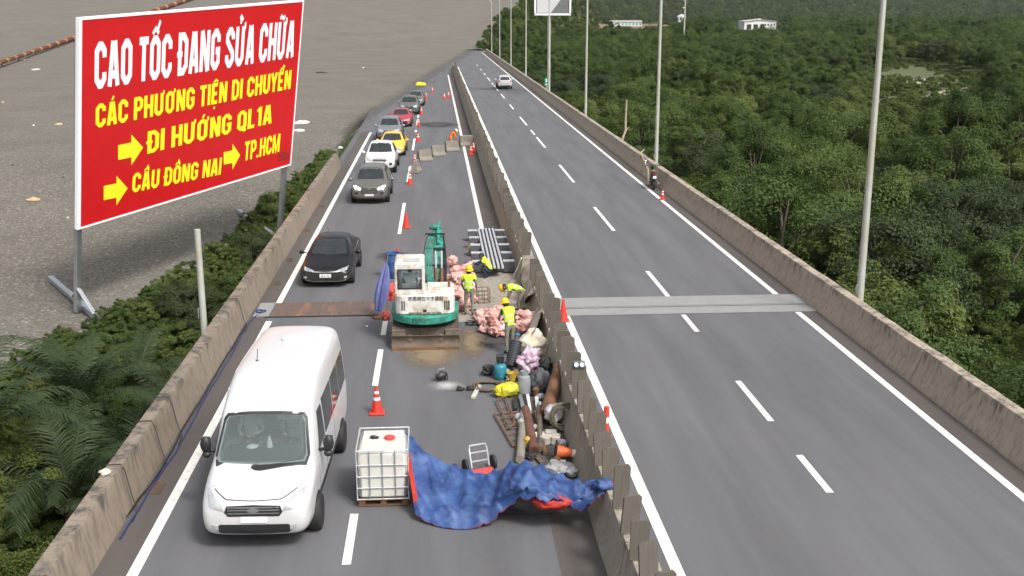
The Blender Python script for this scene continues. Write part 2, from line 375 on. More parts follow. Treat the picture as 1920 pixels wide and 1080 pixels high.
# ground under the forest
GZ = -9.5
def ground_z(X, Y):
    return GZ + 74 * sstep(1950, 3100, Y) + .5 * noise.noise(V((X * .02, Y * .02, 0)))
vs = []; gx = [-900, -400, -100, -20, 6, 14, 30, 60, 100, 150, 220, 320, 450, 650, 900, 1200, 1600, 2200]; gy = [-30, 0, 30, 60, 100, 150, 200, 260, 330, 420, 520, 650, 800, 1000, 1150, 1300, 1400, 1550, 1700, 1900, 2000, 2100, 2200, 2300, 2450, 2600, 2800, 3000, 3200, 3600]
for Y in gy:
    for X in gx: vs.append((X, Y, ground_z(X, Y)))
n = len(gx); mb = MB(); mb.add(vs, [(a * n + i, a * n + i + 1, (a + 1) * n + i + 1, (a + 1) * n + i) for a in range(len(gy) - 1) for i in range(n - 1)])
tag(mb.build('forest_ground', ground_m, smooth=2, fix=False), 'low green ground under the mangrove forest', kind='structure')
def patch(name, pts, m, z, lab):
    vs = []
    n_ = len(pts); c_ = V((sum(p[0] for p in pts) / n_, sum(p[1] for p in pts) / n_))
    ring = []
    for i in range(n_):
        a, b_ = pts[i], pts[(i + 1) % n_]
        for k in range(4):
            t_ = k / 4; x, y = a[0] + (b_[0] - a[0]) * t_, a[1] + (b_[1] - a[1]) * t_; s = 1 + .18 * noise.noise(V((x * .05, y * .02, 3)))
            ring.append((c_.x + (x - c_.x) * s, c_.y + (y - c_.y) * s, ground_z(x, y) + z))
    mb = MB(); mb.add(ring, [tuple(range(len(ring)))]); return tag(mb.build(name, m, fix=False), lab, kind='structure')
sand_m = mat('sandy_track', (.30, .27, .21), .95, var=.3, scale=.3); earth_m = mat('red_earth', (.20, .125, .075), .95, var=.4, scale=.08); grass_m = mat('rough_grass', (.075, .09, .032), .95, var=.4, scale=.15, bmp=.5)
def gpx(px, py): q = P(px, py, GZ); return (q.x, q.y)
patch('grass_clearing', [gpx(1640, 205), gpx(1790, 212), gpx(1830, 160), gpx(1710, 125), gpx(1640, 140)], grass_m, .55, 'grassy clearing in the forest')
patch('sandy_path', [gpx(1705, 168), gpx(1760, 170), gpx(1765, 160), gpx(1725, 150), gpx(1700, 155)], sand_m, .66, 'pale sandy track in the clearing')
patch('sandy_path', [gpx(1735, 188), gpx(1815, 178), gpx(1815, 170), gpx(1735, 180)], sand_m, .69, 'pale sandy track in the clearing')
patch('grass_clearing', [gpx(1060, 78), gpx(1330, 76), gpx(1330, 58), gpx(1060, 56)], grass_m, .56, 'rough pale meadow before the far sheds')
patch('earth_clearing', [gpx(1095, 54), gpx(1265, 55), gpx(1290, 46), gpx(1095, 46)], earth_m, .72, 'bare reddish earth by the far buildings')
patch('earth_clearing', [gpx(1310, 50), gpx(1390, 49), gpx(1390, 46), gpx(1310, 46)], earth_m, .72, 'bare reddish earth by the far buildings')
wm, t, b = mk('river_water'); b.inputs['Base Color'].default_value = (.20, .23, .21, 1); b.inputs['Roughness'].default_value = .12
bump(t, b, tex_noise(t, coords(t), .4, 3), .15, .2)
patch('river', [gpx(1740, 54), gpx(2400, 60), gpx(2400, 46), gpx(1740, 49)], wm, .8, 'pale river beyond the forest')
# ================================================================= PARAPETS AND MEDIAN
def parapet(name, prof, cuts, m, label, hole=None):
    root = empty(name, (0, 0, 0), 0, label, 'wall')
    for i, (a, b) in enumerate(zip(cuts, cuts[1:])):
        g = .012 if i % 3 else .03; nseg = max(2, int((b - a) / .6)); rings = []
        dx = random.uniform(-.008, .008)
        for k in range(nseg + 1):
            Y = a + g + (b - a - 2 * g) * k / nseg
            q = []
            for (x, z) in prof:
                w_ = .012 * noise.noise(V((x * 2, Y * .9, z * 3))) + .006 * noise.noise(V((x * 9, Y * 4, z * 9)))
                q.append((x + dx + w_, Y, z + (w_ if z > .05 else 0)))
            rings.append(q)
        mb = MB(); mb.loft(rings); mb.build('wall_segment', m, root, smooth=True)
    return root
def cutlist(a, b, s): 
    n = max(1, round((b - a) / s)); return [a + (b - a) * i / n for i in range(n + 1)]
PR = [(12.40, .001), (12.43, .10), (12.55, .32), (12.66, .60), (12.70, .86), (12.73, .90), (13.03, .90), (13.06, .86), (13.06, -.015), (12.9, -.015), (12.75, .001)]
JR = P(1530, 560).y - 1.2
parapet('concrete_parapet', PR, cutlist(4, JR, 7.5) + cutlist(JR, 282, 8)[1:], conc_m, 'pale concrete parapet wall along the right edge of the viaduct')
PL = [(-6.12, .001), (-6.14, .12), (-6.19, .35), (-6.24, .62), (-6.26, .86), (-6.29, .90), (-6.56, .90), (-6.59, .86), (-6.59, -.015), (-6.45, -.015), (-6.35, .001)]
JL = P(455, 535, .5).y
parapet('concrete_parapet', PL, cutlist(4, JL, 8) + cutlist(JL, 70, 8)[1:], conc_l, 'stained brown concrete parapet wall along the left edge of the viaduct')
def mat_slat():
    m, t, b = mk('glare_board'); v = coords(t, 'Object', (8, 8, 1.2)); oi = node(t, 'ShaderNodeObjectInfo')
    f = tex_noise(t, v, 2, 5, .65); c = mix(t, f, (.055, .046, .036), (.16, .138, .112))
    c = mix(t, math_(t, 'MULTIPLY', oi.outputs['Random'], .45), c, (.10, .095, .085))
    L(t, c, b.inputs['Base Color']); b.inputs['Roughness'].default_value = .85; return m
slat_m = mat_slat()
med = empty('median_barrier', (0, 0, 0), 0, 'tan concrete median barrier with a row of brown anti-glare boards', 'barrier')
PM = [(2.84, .001), (2.86, .10), (2.97, .30), (3.02, .60), (3.04, .84), (3.06, .87), (3.46, .87), (3.48, .84), (3.52, .3), (3.62, .001)]
cu = cutlist(4, 35.6, 6) + cutlist(38.6, 200, 8)
for a, b in zip(cu, cu[1:]):
    if a >= 35.5 and b <= 38.7: continue
    rings = []
    ns = max(3, int((b - a) / .7))
    for k in range(ns + 1):
        Y = a + .012 + (b - a - .024) * k / ns
        rings.append([(x + .02 * noise.noise(V((x * 2, Y * .8, z * 3))), Y, z + (.03 * noise.noise(V((x, Y * 1.3, 5))) if z > .5 else 0)) for x, z in PM])
    mb = MB(); mb.loft(rings); mb.build('wall_segment', conc_med, med, smooth=True)
smesh = []
for k in range(5):
    mb = MB(); hh = .80
    mb.prism([(-.165, 0), (.165, 0), (.165, hh - .05), (.12, hh), (-.10, hh), (-.165, hh - .03)], 'Y', -.022, .022)
    mb.box((0, .035, hh * .5), (.05, .03, hh * .96)); mb.box((0, 0, .012), (.24, .12, .024))
    smesh.append(mb.mesh('glare_slat', slat_m))
rs = random.Random(3)
Y = 10.2
while Y < 186:
    if not (35.7 < Y < 38.5):
        o = link('glare_slat', smesh[rs.randrange(5)], med); o.location = (3.17 + rs.uniform(-.02, .02), Y, .868)
        o.rotation_euler = (rs.uniform(-.07, .07), rs.uniform(-.07, .07), rs.uniform(-.3, .3)); o.scale = (rs.uniform(.85, 1.1), 1, rs.uniform(.84, 1.12))
    Y += .97 if Y < 120 else 1.4
# ================================================================= LAMP POSTS
def lamp_post(x, y, h, label, group=None, head=True):
    root = empty('lamp_post', (x, y, -.9), rs.uniform(0, .1), label, 'lamp post', group)
    mb = MB(); mb.cyl((0, 0, 0), (0, 0, h + .9), .125 if head else .10, .075 if head else .09, 12); mb.build('pole', lamp_m, root, smooth=True)
    mb = MB(); mb.box((0, 0, .03), (.5, .5, .06)); 
    for a in (-1, 1):
        for b in (-1, 1): mb.cyl((a * .19, b * .19, .05), (a * .19, b * .19, .12), .02, n=6)
    mb.build('base_plate', steel_m, root)
    mb = MB(); mb.box((-.13, 0, 1.9), (.03, .12, .3)); mb.build('hatch', steel_m, root, bevel=.006)
    if head:
        mb = MB(); mb.tube([(0, 0, h + .8), (-.1, 0, h + 1.2), (-.5, 0, h + 1.6), (-1.6, 0, h + 1.85)], [.075, .065, .05, .045], 8); mb.build('arm', lamp_m, root, smooth=True)
        mb = MB(); mb.box((-1.95, 0, h + 1.88), (.75, .28, .11), top=.8); o = mb.build('lamp_head', steel_m, root, bevel=.02)
        mb = MB(); mb.box((-1.98, 0, h + 1.815), (.5, .2, .03)); mb.build('lens', white_m, o)
    return root
for i, (px, py) in enumerate(((1612, 560), (1230, 305), (1098, 214), (1029, 166), (986, 142), (958, 122), (937, 108), (922, 97))):
    q = P(px, py, .9)
    ords = ('nearest', 'second nearest', 'third nearest', 'fourth nearest', 'fifth nearest', 'sixth nearest', 'seventh nearest', 'farthest')[i]
    lamp_post(13.36, q.y * 13.36 / q.x, 12.5 if i < 4 else 12, 'tall grey lamp post behind the right parapet, %s of the row' % ords, 'lamp posts along the right parapet')
q = P(420, 600, .9)
lamp_post(-6.9, q.y + .4, 3.5, 'short grey pole stump behind the left parapet', head=False)
# ================================================================= VEGETATION
def mat_leaf(name, a, b_, c_, trans=.35):
    m, t, b = mk(name); oi = node(t, 'ShaderNodeObjectInfo'); v = coords(t)
    col = ramp(t, oi.outputs['Random'], [(0, a), (.5, b_), (1, c_)])
    f = tex_noise(t, v, 1.1, 3, .6); g = tex_noise(t, v, 9, 2, .5)
    col = mix(t, math_(t, 'MULTIPLY', f, .55), col, dk(a, .55)); col = mix(t, math_(t, 'MULTIPLY', g, .5), col, dk(c_, 1.25))
    L(t, col, b.inputs['Base Color']); b.inputs['Roughness'].default_value = .6; b.inputs['Specular IOR Level'].default_value = .25
    tr = node(t, 'ShaderNodeBsdfTranslucent'); L(t, col, tr.inputs['Color']); ms = node(t, 'ShaderNodeMixShader'); ms.inputs[0].default_value = trans
    L(t, b.outputs[0], ms.inputs[1]); L(t, tr.outputs[0], ms.inputs[2]); L(t, ms.outputs[0], t.nodes['Material Output'].inputs[0]); return m
leaf_m = mat_leaf('mangrove_leaves', (.027, .056, .015), (.054, .096, .022), (.104, .146, .034))
leaf_y = mat_leaf('bright_leaves', (.075, .115, .026), (.105, .148, .034), (.140, .170, .045))
leaf_d = mat_leaf('grey_green_leaves', (.034, .056, .022), (.048, .072, .027), (.070, .094, .038))
palm_m = mat_leaf('palm_leaves', (.030, .052, .022), (.045, .072, .030), (.066, .092, .042))
bark_m = mat('bark', (.11, .09, .07), .95, var=.4, scale=8, bmp=.6)
def leaves(mb, c, rad, n, size, rn, up=.35, core=V((0, 0, 2))):
    for _ in range(n):
        d = V((rn.gauss(0, 1), rn.gauss(0, 1), rn.gauss(0, 1))).normalized(); p = c + V((d.x * rad[0], d.y * rad[1], d.z * rad[2])) * (rn.random() ** .45)
        nrm = (d * .45 + (p - core).normalized() * .75 + V((0, 0, up)) + V((rn.gauss(0, .38), rn.gauss(0, .38), rn.gauss(0, .38)))).normalized()
        a = nrm.cross(V((rn.random() - .5, rn.random() - .5, rn.random() - .5))).normalized(); b = nrm.cross(a); s = size * rn.uniform(.6, 1.35)
        mb.add([p - a * s, p - b * s * .5 + nrm * s * .1, p + a * s, p + b * s * .5 + nrm * s * .1], [(0, 1, 2, 3)])
def tree_meshes(seed, m, w, h, nclump, nleaf, size):
    rn = random.Random(seed); mb = MB(); cl = []
    for k in range(nclump):
        a = rn.uniform(0, 6.28); zz = rn.random(); rr = w * (.25 + .75 * math.sqrt(max(0, 1 - (zz * 1.15 - .35) ** 2 * .9))) * math.sqrt(rn.uniform(.15, 1))
        c = V((math.cos(a) * rr, math.sin(a) * rr, h * (.32 + .62 * zz) * (1 - .18 * (rr / w) ** 2))); r = w * rn.uniform(.16, .32); cl.append(c)
        leaves(mb, c, (r, r, r * .75), nleaf, size, rn, core=V((0, 0, h * .42)))
    crown = mb.mesh('crown', m, fix=False)
    mb = MB(); mb.tube([(0, 0, -.5), (.08 * w, 0, h * .25), (.0, .07 * w, h * .5), (0, 0, h * .8)], [.16, .12, .08, .03], 7)
    for c in rn.sample(cl, min(9, len(cl))):
        z0 = h * rn.uniform(.15, .5); mb.tube([(0.03, 0, z0), (c.x * .5, c.y * .5, z0 + (c.z - z0) * .65), tuple(c)], [.07, .05, .015], 5)
    return mb.mesh('trunk', bark_m), crown
TV = [tree_meshes(10 + i, m, w_, h_, nc, nl, s) for i, (m, w_, h_, nc, nl, s) in enumerate((
    (leaf_m, 2.6, 6.2, 66, 380, .070), (leaf_m, 3.0, 7.2, 72, 380, .072), (leaf_m, 2.2, 8.6, 64, 360, .070), (leaf_y, 2.4, 5.2, 60, 380, .068), (leaf_m, 3.5, 6.6, 84, 380, .075), (leaf_d, 2.8, 6.0, 66, 380, .068), (leaf_y, 1.7, 3.2, 34, 330, .062), (leaf_m, 1.6, 2.8, 32, 330, .062)))]
def palm(loc, rz, hgt, nf, ln, label, group, seed):
    rn = random.Random(seed); root = empty('nipa_palm', loc, rz, label, 'palm', group)
    mb = MB(); mb.tube([(0, 0, -.4), (.05, 0, hgt * .5), (0, .04, hgt)], [.22, .18, .13], 8)
    for k in range(5): mb.lathe([(.2 - .012 * k, 0), (.22 - .012 * k, .05), (.2 - .012 * k, .1)], 8, (0, 0, hgt * (.15 + .17 * k)))
    mb.build('trunk', bark_m, root, smooth=True)
    for k in range(nf):
        a = k * 2.4 + rn.uniform(-.3, .3); el = rn.uniform(.55, 1.35); l = ln * rn.uniform(.75, 1.1); pts = []; p = V((0, 0, hgt)); 
        for i in range(13):
            e = el - 1.5 * (i / 12) ** 1.6 * (1.55 - el * .5); pts.append(p.copy()); p = p + V((math.cos(a) * math.cos(e), math.sin(a) * math.cos(e), math.sin(e))) * l / 12
        mb = MB(); mb.tube(pts, [.035 * (1 - i / 14) for i in range(13)], 4)
        for i in range(46):
            t_ = 1.5 + i / 46 * 10.3; q = pts[int(t_)].lerp(pts[min(int(t_) + 1, 12)], t_ % 1); d = (pts[min(int(t_) + 1, 12)] - pts[int(t_)]).normalized()
            sd_ = d.cross(V((0, 0, 1))).normalized(); ll = l * .24 * rn.uniform(.75, 1.1) * (1 - .55 * abs(t_ - 5) / 7)
            for s in (-1, 1):
                dr = (sd_ * s * .9 + d * .75 + V((0, 0, -.25 + rn.uniform(-.25, .15)))).normalized(); wv = d * .016 * l / 3
                mb.add([q - wv, q + dr * ll * .5 - wv * 1.2 + V((0, 0, .04)), q + dr * ll + V((0, 0, -.12 * ll)), q + dr * ll * .5 + wv * 1.2 + V((0, 0, .04)), q + wv], [(0, 1, 2, 3, 4)])
        mb.build('frond', palm_m, root, fix=False)
    return root
# ---- right forest: positions on a jittered grid, the ones that show largest become single trees
rn = random.Random(21); pos = []
def in_poly(px, py, poly):
    c = False; n_ = len(poly)
    for i in range(n_):
        (x1, y1), (x2, y2) = poly[i], poly[i - 1]
        if (y1 > py) != (y2 > py) and px < (x2 - x1) * (py - y1) / (y2 - y1) + x1: c = not c
    return c
CLEAR = [[gpx(1645, 205), gpx(1785, 214), gpx(1825, 165), gpx(1715, 130), gpx(1645, 140)], [gpx(1085, 88), gpx(1215, 88), gpx(1262, 76), gpx(1300, 64), gpx(1375, 64), gpx(1380, 94), gpx(1472, 94), gpx(1475, 46), gpx(1085, 46)],
         [gpx(1740, 56), gpx(2400, 60), gpx(2400, 45), gpx(1740, 48)]]
LOW = [gpx(1570, 350), gpx(1880, 330), gpx(1860, 150), gpx(1700, 115), gpx(1600, 140)]
TW = (2.6, 3.0, 2.2, 2.4, 3.5, 2.8, 1.7, 1.6); THT = (6.2, 7.2, 8.6, 5.2, 6.6, 6.0, 3.2, 2.8)
Y = 14.0
while Y < 3150:
    st = 5.4 if Y < 160 else 6.0 if Y < 330 else 7 if Y < 700 else 10 if Y < 1300 else 15 if Y < 2000 else 20
    xl = 15.2 if Y < 290 else yard_r(Y) + 5
    X = xl
    while X < .60 * Y + 12:
        x, y = X + rn.uniform(-.42, .42) * st, Y + rn.uniform(-.42, .42) * st
        if not any(in_poly(x, y, c) for c in CLEAR) and not (noise.noise(V((x * .035, y * .02, 9))) > .46 and rn.random() < .6):
            pos.append((x, y, st))
        X += st
    Y += st
pos.sort(key=lambda p: p[1] + .2 * p[0])
KD = ('rounded mid-green mangrove tree', 'broad dense mangrove tree', 'tall narrow mangrove tree', 'bright yellow-green mangrove tree', 'wide spreading mangrove tree', 'dull grey-green mangrove tree', 'low bright yellow-green shrub', 'low dark green shrub')
zone = lambda x, y, k: KD[k] + (' close outside the right parapet' if x < 22 else ' between the right parapet and the forest middle' if x < 45 else ' deep in the forest right of the viaduct')
near, far = [], []
for (x, y, st) in pos:
    k = rn.choices(range(8), (3, 3, 3, 2.2, 3, 3, 2.2, 2))[0]
    if y > 450: k = rn.choice((0, 1, 2, 4, 4, 5))
    pn = noise.noise(V((x * .06, y * .04, 4)))
    if pn > .34 and y < 700: k = rn.choice((6, 6, 7, 3))
    elif pn > .2 and y < 700: k = rn.choice((3, 3, 6, 0))
    elif pn < -.3 and y < 450: k = rn.choice((5, 5, 2, 1))
    s = rn.uniform(.7, 1.6) * (1 + .25 * noise.noise(V((x * .11, y * .08, 8)))) * (st / 5.6 if st > 5.6 else 1) ** (.75 if y < 700 else .5)
    if in_poly(x, y, LOW): k = rn.choice((6, 6, 7)); s = min(s, .8) * .8
    s = min(s, max((x - 13.6) / (TW[k] * 1.25), .35) if x < 22 and y < 300 else 9, (8.4 if x < 20 else 11.0) / THT[k] if y < 500 else 9)
    (near if len(near) < 300 else far).append((x, y, k, s, rn.uniform(0, 6.28)))
for (x, y, k, s, rz) in near:
    r_ = empty('mangrove_shrub' if k > 5 else 'mangrove_tree', (x, y, ground_z(x, y)), rz, zone(x, y, k), 'shrub' if k > 5 else 'tree', 'forest trees right of the viaduct')
    r_.scale = (s, s, s * random.uniform(.85, 1.15)); link('trunk', TV[k][0], r_); link('crown', TV[k][1], r_)
def scatter(name, pts, meshes, label):
    """one 'stuff' object: points that carry instances of the crowns above"""
    me = bpy.data.meshes.new(name); me.from_pydata([p[:3] for p in pts], [], [])
    for an, ty in (('idx', 'INT'), ('sc', 'FLOAT'), ('rz', 'FLOAT')): me.attributes.new(an, ty, 'POINT')
    me.attributes['idx'].data.foreach_set('value', [p[3] for p in pts]); me.attributes['sc'].data.foreach_set('value', [p[4] for p in pts]); me.attributes['rz'].data.foreach_set('value', [p[5] for p in pts])
    o = link(name, me); g = bpy.data.node_groups.new(name, 'GeometryNodeTree')
    g.interface.new_socket('Geometry', in_out='INPUT', socket_type='NodeSocketGeometry'); g.interface.new_socket('Geometry', in_out='OUTPUT', socket_type='NodeSocketGeometry')
    gi, go, jn = g.nodes.new('NodeGroupInput'), g.nodes.new('NodeGroupOutput'), g.nodes.new('GeometryNodeJoinGeometry')
    def attr(n_, ty):
        a = g.nodes.new('GeometryNodeInputNamedAttribute'); a.data_type = ty; a.inputs[0].default_value = n_; return a.outputs[0]
    ai, asc, arz = attr('idx', 'INT'), attr('sc', 'FLOAT'), attr('rz', 'FLOAT')
    cx = g.nodes.new('ShaderNodeCombineXYZ'); g.links.new(arz, cx.inputs[2])
    for k, src in enumerate(meshes):
        oi = g.nodes.new('GeometryNodeObjectInfo'); oi.transform_space = 'ORIGINAL'; oi.inputs['Object'].default_value = src; oi.inputs['As Instance'].default_value = True
        cm = g.nodes.new('FunctionNodeCompare'); cm.data_type = 'INT'; cm.operation = 'EQUAL'; g.links.new(ai, cm.inputs[2]); cm.inputs[3].default_value = k
        ip = g.nodes.new('GeometryNodeInstanceOnPoints'); g.links.new(gi.outputs[0], ip.inputs['Points']); g.links.new(cm.outputs[0], ip.inputs['Selection']); g.links.new(oi.outputs['Geometry'], ip.inputs['Instance'])
        g.links.new(cx.outputs[0], ip.inputs['Rotation']); g.links.new(asc, ip.inputs['Scale']); g.links.new(ip.outputs[0], jn.inputs[0])
    g.links.new(jn.outputs[0], go.inputs[0]); md = o.modifiers.new('scatter', 'NODES'); md.node_group = g
    return tag(o, label, 'forest', kind='stuff')
src = []
for k in range(8):
    src.append(next(o for o in C.objects if o.data is TV[k][1]))
rim = []
for i in range(420):
    y = 300 + 700 * rn.random() ** 1.4; d = rn.uniform(-1.5, 18); xr = yard_r(y); z = yard_z(xr, y); rim.append((xr + d, y, z + (-9.7 - z) * min(max(d / 18, 0), 1) - 1.2, rn.choice((0, 1, 3, 4, 5)), rn.uniform(.5, 1.0) if d > 2 else rn.uniform(.3, .5), rn.uniform(0, 6.28)))
scatter('far_forest', rim + [(x, y, ground_z(x, y), k, s, rz) for (x, y, k, s, rz) in far], src, 'far mangrove forest fading towards the river')
# undergrowth between the trunks
pts = []
for i in range(3400):
    y = 12 + 300 * rn.random() ** 1.3; x = rn.uniform(14.2, .6 * y + 12); pts.append((x, y, ground_z(x, y) - .3, rn.choice((6, 7)), rn.uniform(.5, .95), rn.uniform(0, 6.28)))
for i in range(760):      # left bank
    y = rn.uniform(12, 74); xr = yard_r(y); x = rn.uniform(xr + .5, -7.2) if xr + .6 < -7.2 else -7.4
    d = x - xr; z = yard_z(xr, y) + interp([(0, -.2), (1.2, -1.2), (2.6, -3.6), (5.5, -5.6), (9, -6)], d)
    pts.append((x, y, z - .4, rn.choice((6, 7, 7, 7)), rn.uniform(.28, .5) if d < 1.5 else rn.uniform(.4, .8), rn.uniform(0, 6.28)))
for i in range(650):
    y = rn.uniform(12, 75); xr = yard_r(y); d = rn.uniform(-.35, 1.7); z = yard_z(xr, y) + interp([(-.4, -.05), (0, -.05), (1.2, -1.2), (2.6, -3.6)], d)
    if xr + d < -6.9: pts.append((xr + d, y, z - .15, rn.choice((6, 7, 7)), rn.uniform(.12, .34), rn.uniform(0, 6.28)))
scatter('undergrowth', pts, src, 'tangled green undergrowth below the trees and on the left bank')
# ---- left bank: shrubs, trees and palms
def bank_z(x, y):
    xr = yard_r(y); return yard_z(xr, y) + interp([(0, 0), (1.2, -1.2), (2.6, -3.6), (5.5, -5.6), (9, -6)], x - xr)
rb = random.Random(5)
for (x, y, k, s) in ((-8.9, 60.5, 0, .40), (-7.9, 58.5, 3, .52), (-9.3, 54.5, 5, .42), (-9.8, 49.5, 0, .48), (-8.5, 51, 3, .55), (-10.8, 46, 5, .5), (-9.4, 44, 4, .42), (-8.5, 41.5, 1, .45), (-9.0, 24, 0, .78), (-10.3, 25.5, 3, .68), (-8.6, 27.0, 3, .7), (-11.8, 23.5, 1, .6),
                     (-9.6, 21.5, 5, .8), (-8.0, 19.5, 1, .75), (-10.6, 19, 4, .75), (-8.0, 46.8, 0, .48), (-7.6, 62.5, 6, .6), (-7.9, 54.2, 3, .66), (-8.4, 56.6, 3, .6), (-7.6, 50.2, 6, 1.0)):
    r_ = empty('bank_tree', (x, y, bank_z(x, y) - .2), rb.uniform(0, 6), ('small bright green tree on the bank left of the stained parapet' if k in (3, 6) else 'small dark green tree on the bank left of the stained parapet'), 'tree', 'trees on the left bank')
    r_.scale = (s, s, s); link('trunk', TV[k][0], r_); link('crown', TV[k][1], r_)
for i, (x, y, hg, nf, ln) in enumerate(((-12.2, 36.2, .9, 13, 3.6), (-10.2, 34.6, .8, 14, 3.9), (-11.2, 31.2, .8, 13, 3.6), (-9.2, 31.4, 1.0, 13, 3.4), (-13.2, 30.5, .6, 12, 3.2), (-9.6, 38.4, .9, 13, 3.2), (-11.4, 40.0, .6, 12, 2.8), (-8.4, 37.2, 1.0, 11, 2.8))):
    palm((x, y, bank_z(x, y) - .1), i * 1.1, hg + 1.3, nf + 2, ln * 1.08, 'dark nipa palm with arching fronds on the left bank', 'nipa palms on the left bank', 40 + i)
# a few palms stand out in the forest on the right
for i, (px, py) in enumerate(((1062, 150), (1045, 120), (1075, 95), (1020, 128), (1110, 85), (1085, 70))):
    q = P(px, py + 12, GZ); palm((q.x, q.y, GZ + 2.5), i, 2.5 + .4 * i, 13, 5.0 + .3 * i, 'tall palm rising out of the forest near the farther lamp posts', 'palms in the right forest', 80 + i)
# ================================================================= VEHICLES
def mat_carpaint(name, col, rough=.28, metal=.0, flake=.0):
    m, t, b = mk(name); v = coords(t)
    f = tex_noise(t, v, 2.5, 4); d = tex_noise(t, v, 7, 6, .7)
    c = mix(t, f, dk(col, .92), dk(col, 1.06)); z = node(t, 'ShaderNodeSeparateXYZ'); L(t, v, z.inputs[0])
    low = ramp(t, math_(t, 'SUBTRACT', z.outputs[2], math_(t, 'MULTIPLY', d, .5)), [(.0, (1, 1, 1)), (.45, (0, 0, 0))])
    c = mix(t, math_(t, 'MULTIPLY', low, .35), c, (.16, .14, .115))
    L(t, c, b.inputs['Base Color']); b.inputs['Metallic'].default_value = metal; b.inputs['Roughness'].default_value = rough
    b.inputs['Coat Weight'].default_value = .3; b.inputs['Coat Roughness'].default_value = .06; return m
def mat_glass(name, col=(.02, .024, .026), rough=.06):
    m, t, b = mk(name); v = coords(t); f = tex_noise(t, v, 2.2, 3)
    L(t, mix(t, f, dk(col, .6), dk(col, 1.8)), b.inputs['Base Color']); b.inputs['Roughness'].default_value = rough; b.inputs['Specular IOR Level'].default_value = .65; return m
glass_m = mat_glass('car_glass'); 
chrome_m = mat('chrome', (.72, .73, .74), .15, .95, var=.05); trim_m = mat('black_trim', (.02, .02, .021), .5, var=.2); lampg_m = mat('headlamp_glass', (.55, .57, .58), .12, .4, var=.2)
lit_m, _t, _b = mk('lit_headlamp'); _b.inputs['Base Color'].default_value = (.9, .9, .88, 1); _b.inputs['Emission Color'].default_value = (1, .97, .9, 1); _b.inputs['Emission Strength'].default_value = 3
plate_m = mat('number_plate', (.78, .78, .76), .5, var=.05); ink_m = mat('plate_ink', (.02, .02, .02), .6, var=.1); tail_m = mat('tail_lamp', (.42, .015, .012), .2, var=.15); rim_m = mat('wheel_rim', (.42, .43, .44), .3, .8, var=.15)
amber_m = mat('amber_lamp', (.75, .28, .03), .25)
def ring(y, zb, zs, zt, wb, ws, wt, cr=.03):
    lp = lambda a, b, t: a + (b - a) * t
    h = [(0, zb), (.8 * wb, zb), (wb, zb + .07), (ws, lp(zb, zs, .5)), (ws * 1.0, lp(zb, zs, .85)), (ws * .985, zs), (lp(ws, wt, .3), lp(zs, zt, .28)), (lp(ws, wt, .82), lp(zs, zt, .84)), (wt * .9, zt - .008), (wt * .5, zt + cr * .75), (0, zt + cr)]
    return [V((x, y, z)) for x, z in h] + [V((-x, y, z)) for x, z in reversed(h[1:-1])]
def evald(me, sub):
    o = bpy.data.objects.new('tmp', me); C.objects.link(o); s = o.modifiers.new('s', 'SUBSURF'); s.levels = sub; s.render_levels = sub
    dg = bpy.context.evaluated_depsgraph_get(); dg.update(); r = bpy.data.meshes.new_from_object(o.evaluated_get(dg)); bpy.data.objects.remove(o); return r
